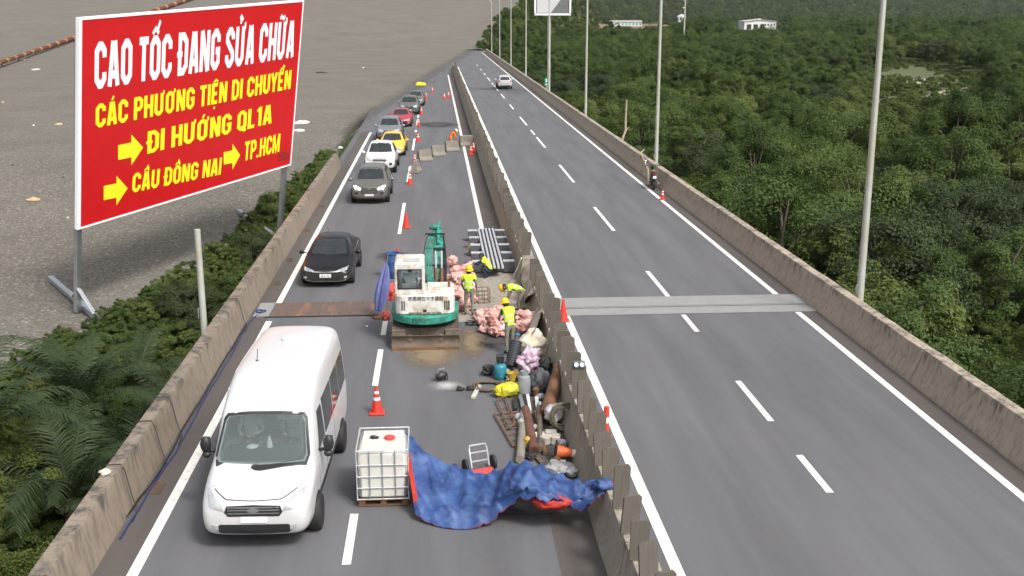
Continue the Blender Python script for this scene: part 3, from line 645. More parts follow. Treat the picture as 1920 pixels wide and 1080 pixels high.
class Car:
    def __init__(s, name, stations, paint, loc, rz, label, cat, group=None, sub=2):
        s.root = empty(name, loc, rz, label, cat, group)
        mb = MB(); mb.loft([ring(*a) for a in stations])
        me = evald(mb.mesh('body', paint), sub); me.polygons.foreach_set('use_smooth', [True] * len(me.polygons)); me.name = 'body'
        s.body = link('body', me, s.root); s.rebvh()
    def rebvh(s):
        me = s.body.data; s.bvh = BVHTree.FromPolygons([v.co.copy() for v in me.vertices], [tuple(p.vertices) for p in me.polygons])
    def hit(s, ax, a, b):
        o, d = {'F': (V((a, -4, b)), V((0, 1, 0))), 'B': (V((a, 12, b)), V((0, -1, 0))), 'L': (V((-4, a, b)), V((1, 0, 0))), 'R': (V((4, a, b)), V((-1, 0, 0))), 'T': (V((a, b, 6)), V((0, 0, -1)))}[ax]
        h = s.bvh.ray_cast(o, d)[0]
        if h is None:
            k = {'F': V((a, 0, b)), 'B': V((a, 6, b)), 'L': V((-1, a, b)), 'R': V((1, a, b)), 'T': V((a, b, 1.4))}[ax]; h = s.bvh.find_nearest(k)[0]
        return h, d
    def decal(s, name, poly, ax, m, off=.008, parent=None, cuts=3, depth=.02):
        bm = bmesh.new(); vs = [bm.verts.new((p[0], p[1], 0)) for p in poly]; bm.faces.new(vs)
        bmesh.ops.triangulate(bm, faces=bm.faces[:]); bmesh.ops.subdivide_edges(bm, edges=bm.edges[:], cuts=cuts, use_grid_fill=True)
        d = None
        for v in bm.verts:
            h, d = s.hit(ax, v.co.x, v.co.y); v.co = h - d * off
        be = [e for e in bm.edges if e.is_boundary]; r = bmesh.ops.extrude_edge_only(bm, edges=be)
        for v in r['geom']:
            if isinstance(v, bmesh.types.BMVert): v.co += d * depth
        bmesh.ops.recalc_face_normals(bm, faces=bm.faces)
        me = bpy.data.meshes.new(name); bm.to_mesh(me); bm.free(); me.materials.append(m)
        me.polygons.foreach_set('use_smooth', [True] * len(me.polygons)); me.set_sharp_from_angle(angle=R(50)); return link(name, me, parent or s.root)
    def both(s, name, poly, ax, m, **k):
        if ax == 'F' or ax == 'B' or ax == 'T': return [s.decal(name, poly, ax, m, **k), s.decal(name, [(-x, z) for x, z in poly], ax, m, **k)]
        return [s.decal(name, poly, 'L', m, **k), s.decal(name, poly, 'R', m, **k)]
    def wheels(s, ys, x, r, wd=.2):
        for y in ys:
            for sx in (-1, 1):
                s.decal('wheel_arch', [(y + (r + .06) * math.cos(a), r + (r + .06) * math.sin(a)) for a in [-.45 + k * (math.pi + .9) / 12 for k in range(13)]], 'L' if sx < 0 else 'R', trim_m, off=.006, cuts=2)
                w_ = link('wheel', TYRE, s.root); w_.location = (sx * (x - .02), y, r); w_.scale = (wd / .2, r / .33, r / .33); w_.rotation_euler = (0, 0, 0 if sx > 0 else math.pi)
                link('rim', RIM, w_)
    def mirrors(s, y, z, x, m, big=1.0):
        for sx in (-1, 1):
            mb = MB(); mb.lump((sx * (x + .10 * big), y, z), (.11 * big, .06 * big, .075 * big), 1, .05, sub=2); mb.cyl((sx * (x - .08), y + .03, z - .04), (sx * (x + .04), y + .01, z - .02), .02, n=6)
            mb.build('mirror', m, s.root, smooth=2)
    def plate(s, ax, z, w_=.47, h_=.11, text=None, y=None):
        o = s.decal('number_plate', [(-w_ / 2, z), (w_ / 2, z), (w_ / 2, z + h_), (-w_ / 2, z + h_)], ax, plate_m, off=.018, cuts=1, depth=.02)
        if text:
            yy = min(v.co.y for v in o.data.vertices) if ax == 'F' else max(v.co.y for v in o.data.vertices)
            n = len(text); 
            for i, ln in enumerate(text):
                hh = h_ * .8 / n; t_ = text_mesh(ln, w_ * .8, hh * .9); k = link('plate_lettering', t_, o); t_.materials.append(ink_m)
                k.location = (-w_ * .4 if ax == 'F' else w_ * .4, yy - .004 if ax == 'F' else yy + .004, z + h_ * .1 + (n - 1 - i) * hh); k.rotation_euler = (R(90), 0, 0 if ax == 'F' else math.pi)
        return o
def text_mesh(txt, width, height, bold=.0, ext=.002):
    c = bpy.data.curves.new('lettering', 'FONT'); c.body = txt; c.size = 1; c.offset = bold; c.extrude = 0; c.resolution_u = 3
    o = bpy.data.objects.new('tmp', c); C.objects.link(o); dg = bpy.context.evaluated_depsgraph_get(); dg.update()
    me = bpy.data.meshes.new_from_object(o.evaluated_get(dg)); bpy.data.objects.remove(o); me.materials.clear()
    xs = [v.co.x for v in me.vertices]; x0, x1 = min(xs), max(xs); cap = .729
    for v in me.vertices: v.co = V(((v.co.x - x0) / (x1 - x0) * width, v.co.y / cap * height, 0))
    me.name = 'lettering'; return me
mb = MB(); mb.lathe([(.20, -.1), (.30, -.1), (.325, -.08), (.33, -.04), (.33, .04), (.325, .08), (.30, .1), (.20, .1)], 22, axis='X'); TYRE = mb.mesh('wheel', black_m, smooth=True)
mb = MB(); mb.lathe([(.21, .05), (.215, .09), (.195, .10), (.19, .05)], 22, axis='X'); mb.lathe([(.0, .06), (.055, .06), (.06, .085), (0.0, .09)], 10, axis='X')
for k in range(5):
    a = k * 2 * math.pi / 5; d = V((0, math.cos(a), math.sin(a))); mb.beam(V((.075, 0, 0)) + d * .04, V((.075, 0, 0)) + d * .2, .055, .02, up=(1, 0, 0))
RIM = mb.mesh('rim', rim_m, smooth=True)
def sym(p): return p + [(-x, z) for x, z in reversed(p)]
SEDAN = [(0, .34, .50, .58, .50, .58, .46), (.03, .24, .55, .64, .70, .74, .56), (.12, .20, .60, .69, .78, .82, .62), (.4, .18, .68, .77, .85, .875, .70), (.9, .18, .78, .89, .87, .89, .74), (1.2, .18, .85, .97, .87, .89, .76), (1.34, .18, .87, 1.05, .87, .89, .73), (1.95, .18, .90, 1.36, .87, .89, .60),
         (2.1, .18, .91, 1.415, .87, .89, .585), (2.6, .18, .92, 1.45, .87, .89, .58), (3.2, .18, .93, 1.42, .87, .89, .575), (3.4, .18, .94, 1.37, .87, .89, .58), (3.95, .18, .96, 1.10, .86, .885, .66), (4.15, .2, .96, 1.06, .85, .88, .70), (4.45, .24, .94, 1.02, .82, .85, .70), (4.58, .30, .80, .95, .74, .78, .62), (4.62, .36, .72, .85, .6, .66, .5)]
SUV = [(0, .42, .62, .80, .52, .60, .50), (.03, .32, .68, .86, .72, .77, .60), (.12, .27, .74, .92, .82, .86, .66), (.4, .25, .84, .99, .89, .91, .72), (.95, .25, .94, 1.08, .91, .925, .78), (1.15, .25, .99, 1.12, .91, .925, .80), (1.27, .25, 1.0, 1.2, .91, .925, .78), (1.85, .25, 1.03, 1.60, .91, .925, .66),
       (2.0, .25, 1.04, 1.66, .91, .925, .645), (2.6, .25, 1.05, 1.70, .91, .925, .64), (3.6, .25, 1.06, 1.67, .91, .925, .63), (4.1, .25, 1.07, 1.62, .91, .92, .62), (4.25, .26, 1.07, 1.55, .90, .91, .61), (4.52, .28, 1.05, 1.18, .88, .90, .68), (4.62, .34, .98, 1.06, .84, .86, .66), (4.66, .42, .86, .95, .7, .74, .56)]
PICK = [(0, .46, .66, .86, .52, .62, .50), (.03, .36, .74, .93, .74, .79, .62), (.12, .32, .80, .98, .84, .88, .68), (.4, .30, .90, 1.05, .90, .92, .74), (1.0, .30, 1.0, 1.13, .92, .93, .80), (1.2, .30, 1.04, 1.17, .92, .93, .82), (1.32, .30, 1.05, 1.25, .92, .93, .80), (1.9, .30, 1.08, 1.67, .92, .93, .68),
        (2.05, .30, 1.09, 1.73, .92, .93, .665), (2.5, .30, 1.1, 1.77, .92, .93, .66), (3.1, .30, 1.1, 1.74, .92, .93, .655), (3.3, .30, 1.1, 1.68, .92, .93, .66), (3.42, .30, 1.1, 1.18, .92, .93, .84), (3.5, .30, 1.08, 1.12, .92, .93, .86), (5.1, .34, 1.08, 1.12, .92, .93, .86), (5.22, .4, 1.0, 1.08, .88, .90, .82), (5.26, .46, .9, 1.0, .8, .82, .7)]
def sedan(loc, rz, paint, label, group, style='hatch', lights=lampg_m, name='car', plate=None):
    c = Car(name, SEDAN, paint, loc, rz, label, 'car', group)
    c.decal('windscreen', sym([(.0, .99), (.66, 1.015), (.53, 1.37), (.30, 1.40)][::1]), 'F', glass_m, cuts=4)
    c.decal('rear_window', sym([(0, 1.08), (.58, 1.09), (.50, 1.36), (.2, 1.39)]), 'B', glass_m, cuts=4)
    for sd_ in 'LR':
        c.decal('side_window', [(1.62, .97), (2.62, .98), (2.60, 1.37), (2.12, 1.35)], sd_, glass_m); c.decal('side_window', [(2.68, .98), (3.62, 1.02), (3.42, 1.27), (3.1, 1.36), (2.66, 1.37)], sd_, glass_m)
        c.decal('window_trim', [(1.55, .93), (3.75, .985), (3.75, 1.005), (1.55, .95)], sd_, chrome_m, off=.012, cuts=2)
        for y in (2.35, 3.25): c.decal('door_handle', [(y, .83), (y + .2, .84), (y + .2, .865), (y, .855)], sd_, chrome_m, off=.02, cuts=1)
        for y in (1.45, 2.65, 3.6): c.decal('door_seam', [(y, .32), (y + .012, .32), (y + .012, .92), (y, .92)], sd_, trim_m, off=.003, cuts=2)
    c.both('headlight', [(.40, .60), (.74, .64), (.80, .735), (.60, .70), (.42, .655)], 'F', lights, off=.012)
    c.decal('grille', sym([(0, .30), (.46, .30), (.60, .40), (.50, .52), (0, .55)]), 'F', trim_m, off=.010)
    c.decal('grille_bar', sym([(0, .575), (.44, .60), (.78, .70), (.76, .725), (.42, .63), (0, .60)]), 'F', chrome_m, off=.016)
    c.both('fog_lamp', [(.66, .36), (.76, .38), (.76, .45), (.66, .44)], 'F', lit_m if lights is lit_m else lampg_m, off=.014)
    c.decal('bumper_trim', sym([(0, .235), (.55, .235), (.75, .29), (.73, .32), (.52, .265), (0, .265)]), 'F', chrome_m, off=.014)
    c.both('tail_lamp', [(.45, .76), (.80, .78), (.82, .90), (.50, .88)], 'B', tail_m, off=.012)
    c.plate('F', .40, .40, .13, plate); c.plate('B', .62, .42, .13); c.wheels((.88, 3.56), .86, .33); c.mirrors(1.62, .99, .93, paint)
    mb = MB(); mb.tube([(-.15, 2.9, 1.44), (-.25, 3.1, 1.62)], .008, 5); mb.build('antenna', trim_m, c.root)
    for sx in (-1, 1):
        mb = MB(); mb.beam((sx * .08 - .3, 1.25, 1.0), (sx * .3 - .05 , 1.30, 1.03), .02, .015); mb.build('wiper', trim_m, c.root)
    return c
def suv(loc, rz, paint, label, group, lights=lampg_m, name='car', plate=None, rails=True):
    c = Car(name, SUV, paint, loc, rz, label, 'car', group)
    c.decal('windscreen', sym([(0, 1.16), (.70, 1.17), (.585, 1.61), (.3, 1.645)]), 'F', glass_m, cuts=4)
    c.decal('rear_window', sym([(0, 1.14), (.62, 1.15), (.55, 1.52), (.2, 1.56)]), 'B', glass_m, cuts=4)
    for sd_ in 'LR':
        for q in ([(1.55, 1.09), (2.5, 1.10), (2.48, 1.59), (2.02, 1.57)], [(2.56, 1.10), (3.42, 1.12), (3.36, 1.58), (2.54, 1.59)], [(3.5, 1.13), (4.15, 1.16), (4.05, 1.48), (3.44, 1.57)]): c.decal('side_window', q, sd_, glass_m)
        for y in (2.25, 3.12): c.decal('door_handle', [(y, .95), (y + .2, .96), (y + .2, .99), (y, .98)], sd_, chrome_m, off=.02, cuts=1)
        for y in (1.4, 2.53, 3.45): c.decal('door_seam', [(y, .40), (y + .012, .40), (y + .012, 1.04), (y, 1.04)], sd_, trim_m, off=.003, cuts=2)
        c.decal('sill_trim', [(.9, .28), (3.7, .28), (3.7, .42), (.9, .42)], sd_, trim_m, off=.008)
    c.both('headlight', [(.44, .76), (.70, .79), (.82, .93), (.70, .95), (.46, .87)], 'F', lights, off=.012)
    c.decal('grille', sym([(0, .58), (.36, .58), (.42, .66), (.36, .74), (0, .745)]), 'F', trim_m, off=.010)
    c.decal('grille', sym([(0, .79), (.34, .79), (.38, .84), (.34, .865), (0, .87)]), 'F', trim_m, off=.010)
    for z in (.62, .66, .70): c.decal('grille_bar', sym([(0, z), (.36, z), (.36, z + .012), (0, z + .012)]), 'F', chrome_m, off=.016, cuts=1)
    c.decal('grille_bar', sym([(0, .755), (.42, .75), (.44, .775), (0, .782)]), 'F', paint, off=.02)
    c.decal('emblem', sym([(0, .80), (.09, .80), (.09, .835), (0, .835)]), 'F', mat('emblem_gold', (.5, .36, .1), .3, .6), off=.022, cuts=1)
    c.both('fog_lamp', [(.56, .52), (.74, .55), (.72, .66), (.56, .66)], 'F', trim_m, off=.012)
    c.both('fog_trim', [(.54, .46), (.76, .49), (.76, .515), (.54, .49)], 'F', chrome_m, off=.014)
    c.both('tail_lamp', [(.60, .95), (.84, .96), (.84, 1.16), (.66, 1.12)], 'B', tail_m, off=.012)
    c.decal('bumper_trim', sym([(0, .34), (.7, .36), (.72, .5), (0, .48)]), 'B', trim_m, off=.010)
    c.decal('tail_strip', sym([(0, .97), (.5, .98), (.5, 1.0), (0, .99)]), 'B', chrome_m, off=.012)
    c.plate('F', .44, .44, .11, plate); c.plate('B', .80, .42, .13); c.wheels((.92, 3.66), .89, .37, .23); c.mirrors(1.55, 1.10, .97, paint, 1.15)
    if rails:
        for sx in (-1, 1):
            mb = MB(); mb.tube([(sx * .56, 2.1, 1.68), (sx * .56, 2.2, 1.75), (sx * .56, 3.8, 1.73), (sx * .56, 3.9, 1.66)], .018, 6); mb.build('roof_rail', chrome_m, c.root, smooth=True)
    mb = MB(); mb.add([(-.02, 4.0, 1.64), (.02, 4.0, 1.64), (0, 4.15, 1.64), (0, 4.12, 1.74)], [(0, 1, 3), (1, 2, 3), (2, 0, 3), (0, 2, 1)]); mb.build('antenna', paint, c.root)
    return c
def pickup(loc, rz, paint, label, group):
    c = Car('pickup_truck', PICK, paint, loc, rz, label, 'pickup truck', group)
    c.decal('windscreen', sym([(0, 1.21), (.72, 1.22), (.60, 1.68), (.3, 1.71)]), 'F', glass_m, cuts=4)
    for sd_ in 'LR':
        for q in ([(1.6, 1.13), (2.5, 1.14), (2.48, 1.65), (2.05, 1.63)], [(2.56, 1.14), (3.28, 1.15), (3.2, 1.62), (2.54, 1.65)]): c.decal('side_window', q, sd_, glass_m)
        c.decal('bed_seam', [(3.46, .45), (3.48, .45), (3.48, 1.08), (3.46, 1.08)], sd_, trim_m, off=.003)
        for y in (2.25, 3.02): c.decal('door_handle', [(y, 1.0), (y + .2, 1.01), (y + .2, 1.04), (y, 1.03)], sd_, chrome_m, off=.02, cuts=1)
    c.decal('cargo_bed', [(-.76, 3.6), (.76, 3.6), (.76, 5.05), (-.76, 5.05)], 'T', trim_m, off=.01)
    c.both('headlight', [(.46, .82), (.72, .86), (.84, 1.01), (.72, 1.0), (.48, .93)], 'F', lampg_m, off=.012)
    c.decal('grille', sym([(0, .80), (.40, .80), (.43, .88), (.40, .955), (0, .965)]), 'F', trim_m, off=.010)
    for z in (.84, .90): c.decal('grille_bar', sym([(0, z), (.40, z), (.40, z + .02), (0, z + .02)]), 'F', chrome_m, off=.016, cuts=1)
    c.decal('grille', sym([(0, .46), (.5, .46), (.45, .58), (0, .6)]), 'F', trim_m, off=.010)
    c.both('fog_lamp', [(.58, .54), (.78, .58), (.76, .72), (.60, .70)], 'F', trim_m, off=.012)
    c.decal('emblem', sym([(0, .86), (.09, .86), (.09, .90), (0, .90)]), 'F', tail_m, off=.022, cuts=1)
    c.both('tail_lamp', [(.80, .75), (.9, .75), (.9, 1.05), (.80, 1.05)], 'B', tail_m, off=.012)
    c.wheels((.98, 4.1), .89, .39, .25); c.mirrors(1.6, 1.17, .98, paint, 1.3); return c
tf = 'cars queueing in the open lane towards the camera'
blk = mat_carpaint('black_paint', (.008, .008, .010), .3); blk.node_tree.nodes['Principled BSDF'].inputs['Coat Weight'].default_value = .1; blk.node_tree.nodes['Principled BSDF'].inputs['Specular IOR Level'].default_value = .35; olive = mat_carpaint('olive_grey_paint', (.17, .165, .145), .3, .5); whitep = mat_carpaint('white_car_paint', (.62, .62, .62), .3)
yel = mat_carpaint('yellow_paint', (.80, .47, .03), .3); gry = mat_carpaint('grey_paint', (.27, .28, .30), .3, .5); red = mat_carpaint('red_paint', (.36, .03, .045), .3); dgr = mat_carpaint('dark_grey_green_paint', (.14, .145, .13), .4, .3)
def gl(px, py): q = P(px, py); return (q.x, q.y, 0)
sedan(gl(611, 541), R(-1.5), blk, 'black sedan with silver bumper trim beside the steel joint plate', tf, lights=lampg_m, plate=['51K', '390.18'])
suv(gl(693, 384), R(-1), olive, 'olive grey sport utility car with lit headlights behind the black sedan', tf, lights=lit_m, plate=['51H 762.15'])
pickup(gl(712, 327), R(-1), whitep, 'white pickup truck between the olive grey car and the yellow car', tf)
sedan(gl(734, 294), R(-1), yel, 'yellow taxi car behind the white pickup truck', tf)
suv(gl(729, 266), R(-1), gry, 'silver grey sport utility car behind the yellow car', tf)
sedan(gl(751, 239), R(-1), red, 'dark red car behind the silver grey one', tf)
suv(gl(767, 216), R(-1), dgr, 'dull grey-green car behind the dark red car', tf, rails=False)
sedan(gl(779, 199), R(-1), dgr, 'farthest dull grey car in the queue', tf)
q = P(943, 163); suv((q.x, q.y + 4.66 * 0, 0), math.pi, whitep, 'white sport utility car driving away alone on the right carriageway', None, rails=False).root.location.y += 0
bpy.data.objects  # (rear face towards the camera)
# ---------------------------------------------------------------- the white minibus
VAN = [(0, .50, .70, .88, .60, .70, .55), (.04, .36, .78, .98, .84, .88, .70), (.16, .30, .86, 1.06, .93, .96, .76), (.5, .28, 1.02, 1.20, .98, 1.0, .82), (.85, .28, 1.14, 1.30, 1.0, 1.01, .86), (1.0, .28, 1.18, 1.38, 1.0, 1.01, .86), (1.55, .28, 1.25, 1.98, 1.0, 1.01, .84), (1.75, .28, 1.26, 2.20, 1.0, 1.01, .865), (1.95, .28, 1.27, 2.36, 1.0, 1.01, .84),
       (2.4, .28, 1.28, 2.54, 1.0, 1.01, .865), (2.8, .28, 1.28, 2.60, 1.0, 1.01, .88), (3.6, .28, 1.28, 2.63, 1.0, 1.01, .88), (5.1, .28, 1.28, 2.62, 1.0, 1.01, .88), (5.75, .28, 1.28, 2.60, 1.0, 1.01, .865), (6.02, .30, 1.28, 2.56, .99, 1.0, .85), (6.12, .34, 1.26, 2.46, .96, .97, .82), (6.15, .42, 1.2, 2.3, .85, .88, .66)]
vq = P(489, 873, 1.32); vwhite = mat_carpaint('minibus_white', (.54, .54, .55), .3)
c = Car('minibus', VAN, vwhite, (vq.x - .02, vq.y - .93, 0), R(-2.0), 'large white high-roof minibus with dark windscreen next to the left parapet', 'minibus')
WS = sym([(0, 1.36), (.80, 1.38), (.84, 1.46), (.755, 1.98), (.70, 2.05), (.3, 2.08)])
# cabin cavity behind the windscreen
mb = MB(); mb.prism([(x * .965, z * .97 + .055) for x, z in WS], 'Y', .2, 2.75); mb.m = [1] * len(mb.m); cut = mb.build('cabin_cutter', [vwhite, mat('cabin_lining', (.20, .21, .215), .8)])
bo = c.body.modifiers.new('b', 'BOOLEAN'); bo.object = cut; bo.operation = 'DIFFERENCE'; bo.solver = 'EXACT'
c.body.data.materials.append(MATS['cabin_lining']); old = c.body.data
cut.parent = c.root
dg = bpy.context.evaluated_depsgraph_get(); dg.update(); nm = bpy.data.meshes.new_from_object(c.body.evaluated_get(dg)); c.body.modifiers.clear(); c.body.data = nm
bpy.data.objects.remove(cut)
gm, t, b = mk('windscreen_glass'); b.inputs['Base Color'].default_value = (.16, .19, .19, 1); b.inputs['Roughness'].default_value = .05
tr = node(t, 'ShaderNodeBsdfTransparent'); tr.inputs[0].default_value = (.72, .78, .78, 1); ms = node(t, 'ShaderNodeMixShader'); ms.inputs[0].default_value = .42
L(t, tr.outputs[0], ms.inputs[1]); L(t, b.outputs[0], ms.inputs[2]); L(t, ms.outputs[0], t.nodes['Material Output'].inputs[0])
seal = c.decal('windscreen_seal', sym([(0, 1.325), (.82, 1.34), (.875, 1.46), (.765, 2.13), (.70, 2.205), (.3, 2.24)]), 'F', trim_m, off=.004, cuts=4) if False else None
def seal_ring():
    o_ = sym([(0, 1.30), (.84, 1.325), (.885, 1.46), (.79, 2.02), (.73, 2.095), (.3, 2.13)]); i_ = WS; n = len(o_); mb = MB(); vs = []
    for ring_ in (o_, i_):
        for x, z in ring_: h, d = c.hit('F', x, z); vs.append(h - d * .012)
    mb.add(vs, [(k, (k + 1) % n, n + (k + 1) % n, n + k) for k in range(n)]); mb.build('windscreen_seal', trim_m, c.root)
seal_ring()
glass = c.decal('windscreen', WS, 'F', gm, off=.016, cuts=5, depth=.0)
c.rebvh()
sh_m = mat('pale_shirt', (.55, .57, .58), .9); skin_m = mat('skin', (.40, .24, .16), .6, var=.1); hair_m = mat('hair', (.015, .012, .01), .7); seat_m = mat('seat_fabric', (.16, .16, .17), .9); dash_m = mat('dashboard', (.05, .05, .052), .7)
mb = MB(); mb.prism([(1.0, 1.30), (1.72, 1.30), (1.72, 1.45), (1.45, 1.52), (1.0, 1.40)], 'X', -.74, .74); mb.build('dashboard', dash_m, c.root, bevel=.02)
for sx in (-.42, .42):
    mb = MB(); mb.box((sx, 2.42, 1.52), (.46, .14, .62)); mb.box((sx, 2.46, 1.92), (.24, .1, .18)); mb.build('seat', seat_m, c.root, bevel=.04)
mb = MB(); mb.torus((.42, 1.80, 1.55), .18, .018, 18, 6, axis='Y'); mb.build('steering_wheel', trim_m, c.root, smooth=2)
for x, tt in ((-.5, (.10, .12)), (-.50, (.09, .09)), (-.32, (.26, .09))):
    pass
for (x, z, w_, h_) in ((-.64, 1.93, .09, .075), (-.55, 1.93, .09, .075), (-.34, 1.95, .26, .085), (-.66, 1.78, .10, .11), (-.70, 1.55, .07, .03)):
    c.decal('windscreen_sticker', [(x - w_ / 2, z), (x + w_ / 2, z), (x + w_ / 2, z + h_), (x - w_ / 2, z + h_)], 'F', plate_m if x > -.5 or z < 2 else white_m, off=.022, cuts=1, depth=.001).parent = glass if False else c.root
mb = MB(); mb.box((.43, 1.80, 1.95), (.52, .02, .11)); mb.build('sun_visor', mat('visor_cloth', (.55, .56, .57), .8), c.root, bevel=.01)
mb = MB(); mb.lump((-.25, 1.42, 1.50), (.12, .09, .05), 3, .2); mb.build('dashboard_cloth', white_m, c.root, smooth=2)
mb = MB(); mb.lathe([(.06, 0), (.05, .1), (.015, .22), (0.0, .23)], 10, (.08, 1.4, 1.50)); mb.build('dashboard_ornament', white_m, c.root, smooth=True)
mb = MB(); mb.box((-.02, 1.74, 1.97), (.22, .03, .06)); mb.build('rear_view_mirror', trim_m, c.root, bevel=.01)
mb = MB()
for sx in (-1, 1): mb.tube([(sx * .08 - .1, .86, 1.335), (sx * .2 + .1, .92, 1.36), (sx * .35 + .28, .99, 1.40)], .014, 5)
mb.build('wiper', trim_m, c.root)
for sd_ in 'LR':
    c.decal('side_window', [(1.62, 1.36), (2.36, 1.36), (2.36, 2.02), (1.98, 2.0)], sd_, glass_m); c.decal('side_window', [(2.48, 1.36), (3.62, 1.36), (3.62, 2.08), (2.48, 2.08)], sd_, glass_m)
    c.decal('side_window', [(3.72, 1.36), (4.72, 1.36), (4.72, 2.08), (3.72, 2.08)], sd_, glass_m); c.decal('side_window', [(4.8, 1.36), (5.85, 1.36), (5.8, 2.06), (4.8, 2.08)], sd_, glass_m)
    c.decal('side_trim', [(.9, .52), (5.2, .52), (5.2, .64), (.9, .64)], sd_, trim_m, off=.012)
    for y in (1.4, 2.42, 3.66): c.decal('door_seam', [(y, .40), (y + .014, .40), (y + .014, 1.30), (y, 1.30)], sd_, trim_m, off=.003)
    for y in (2.2, 2.6): c.decal('door_handle', [(y, 1.12), (y + .2, 1.12), (y + .2, 1.16), (y, 1.16)], sd_, trim_m, off=.02, cuts=1)
    c.decal('roof_rail', [(2.2, 2.50), (5.3, 2.54), (5.3, 2.56), (2.2, 2.52)], sd_, white_m, off=.015)
c.both('headlight', [(.52, .84), (.80, .90), (.90, 1.10), (.84, 1.12), (.58, .98)], 'F', lampg_m, off=.012)
c.decal('grille', sym([(0, .74), (.46, .74), (.52, .82), (.48, .93), (0, .95)]), 'F', trim_m, off=.010)
for z in (.79, .85, .90): c.decal('grille_bar', sym([(0, z), (.46, z), (.46, z + .018), (0, z + .018)]), 'F', chrome_m, off=.018, cuts=1)
c.decal('emblem', sym([(0, .81), (.10, .83), (.10, .88), (0, .90)]), 'F', chrome_m, off=.024, cuts=1)
c.decal('bumper_trim', sym([(0, .38), (.6, .40), (.74, .52), (.6, .58), (0, .58)]), 'F', trim_m, off=.010)
c.both('fog_lamp', [(.64, .46), (.76, .50), (.76, .58), (.64, .56)], 'F', lampg_m, off=.014)
c.decal('bonnet_seam', sym([(0, 1.005), (.5, 1.02), (.8, 1.14), (.8, 1.152), (.49, 1.032), (0, 1.017)]), 'F', trim_m, off=.003)
c.decal('rear_window', sym([(0, 1.4), (.7, 1.4), (.66, 2.1), (0, 2.12)]), 'B', glass_m); c.both('tail_lamp', [(.84, .9), (.93, .9), (.92, 1.4), (.84, 1.4)], 'B', tail_m, off=.012)
c.plate('F', .62, .47, .11); c.wheels((1.0, 4.8), .98, .35, .24)
for sx in (-1, 1):
    mb = MB(); mb.lump((sx * 1.17, 1.56, 1.50), (.105, .085, .17), 2, .06, sub=3); mb.lump((sx * 1.16, 1.55, 1.30), (.09, .07, .07), 2, .06, sub=2); mb.cyl((sx * .98, 1.58, 1.36), (sx * 1.14, 1.57, 1.38), .035, n=8); o = mb.build('mirror', trim_m, c.root, smooth=2)
    mb = MB(); mb.box((sx * 1.17, 1.635, 1.50), (.15, .012, .26)); mb.build('mirror_glass', chrome_m, o)
mb = MB(); mb.lathe([(.27, 0), (.265, .03), (.22, .055), (.0, .065)], 24, (.05, 4.75, 2.648)); mb.lathe([(.02, 0), (.015, .04), (0, .045)], 8, (.05, 4.7, 2.70)); mb.build('roof_hatch', mat('hatch_white', (.62, .62, .62), .5), c.root, smooth=True)
mb = MB(); mb.cyl((-.45, 3.25, 2.6), (-.45, 3.25, 2.64), .03, n=8); mb.tube([(-.45, 3.25, 2.63), (-.44, 3.32, 2.86)], .008, 5); mb.build('antenna', trim_m, c.root)
VANROOT = c.root
# ================================================================= PEOPLE
vest_m = mat('hi_vis_vest', (.50, .78, .03), .7, var=.12, scale=9, bmp=.3); tape_m = mat('reflective_tape', (.62, .63, .60), .4, var=.1)
helm_y = mat('yellow_helmet', (.85, .52, .01), .35, var=.06); navy_m = mat('navy_cloth', (.018, .026, .05), .9, var=.3, scale=9); khaki_m = mat('khaki_cloth', (.19, .17, .13), .95, var=.3, scale=9, bmp=.4); grey_cloth = mat('grey_green_cloth', (.20, .20, .165), .95, var=.3, scale=9, bmp=.4)
boot_m = mat('dark_boots', (.03, .028, .025), .8); orange_m = mat('orange_workwear', (.75, .17, .015), .85, var=.2); gshirt = mat('grey_shirt', (.45, .47, .49), .9, var=.2)
STAND = dict(pelvis=(0, 0, .93), spine=(0, -.01, 1.13), chest=(0, 0, 1.33), neck=(0, .01, 1.47), head=(0, .03, 1.58), crown=(0, .02, 1.66), nose=(0, .115, 1.575),
             shl=(-.185, 0, 1.40), ell=(-.245, -.03, 1.13), wrl=(-.26, .05, .90), shr=(.185, 0, 1.40), elr=(.245, -.03, 1.13), wrr=(.26, .05, .90),
             hil=(-.095, 0, .89), knl=(-.105, .03, .49), anl=(-.105, -.01, .10), tol=(-.115, .15, .045), hir=(.095, 0, .89), knr=(.105, .03, .49), anr=(.105, -.01, .10), tor=(.115, .15, .045))
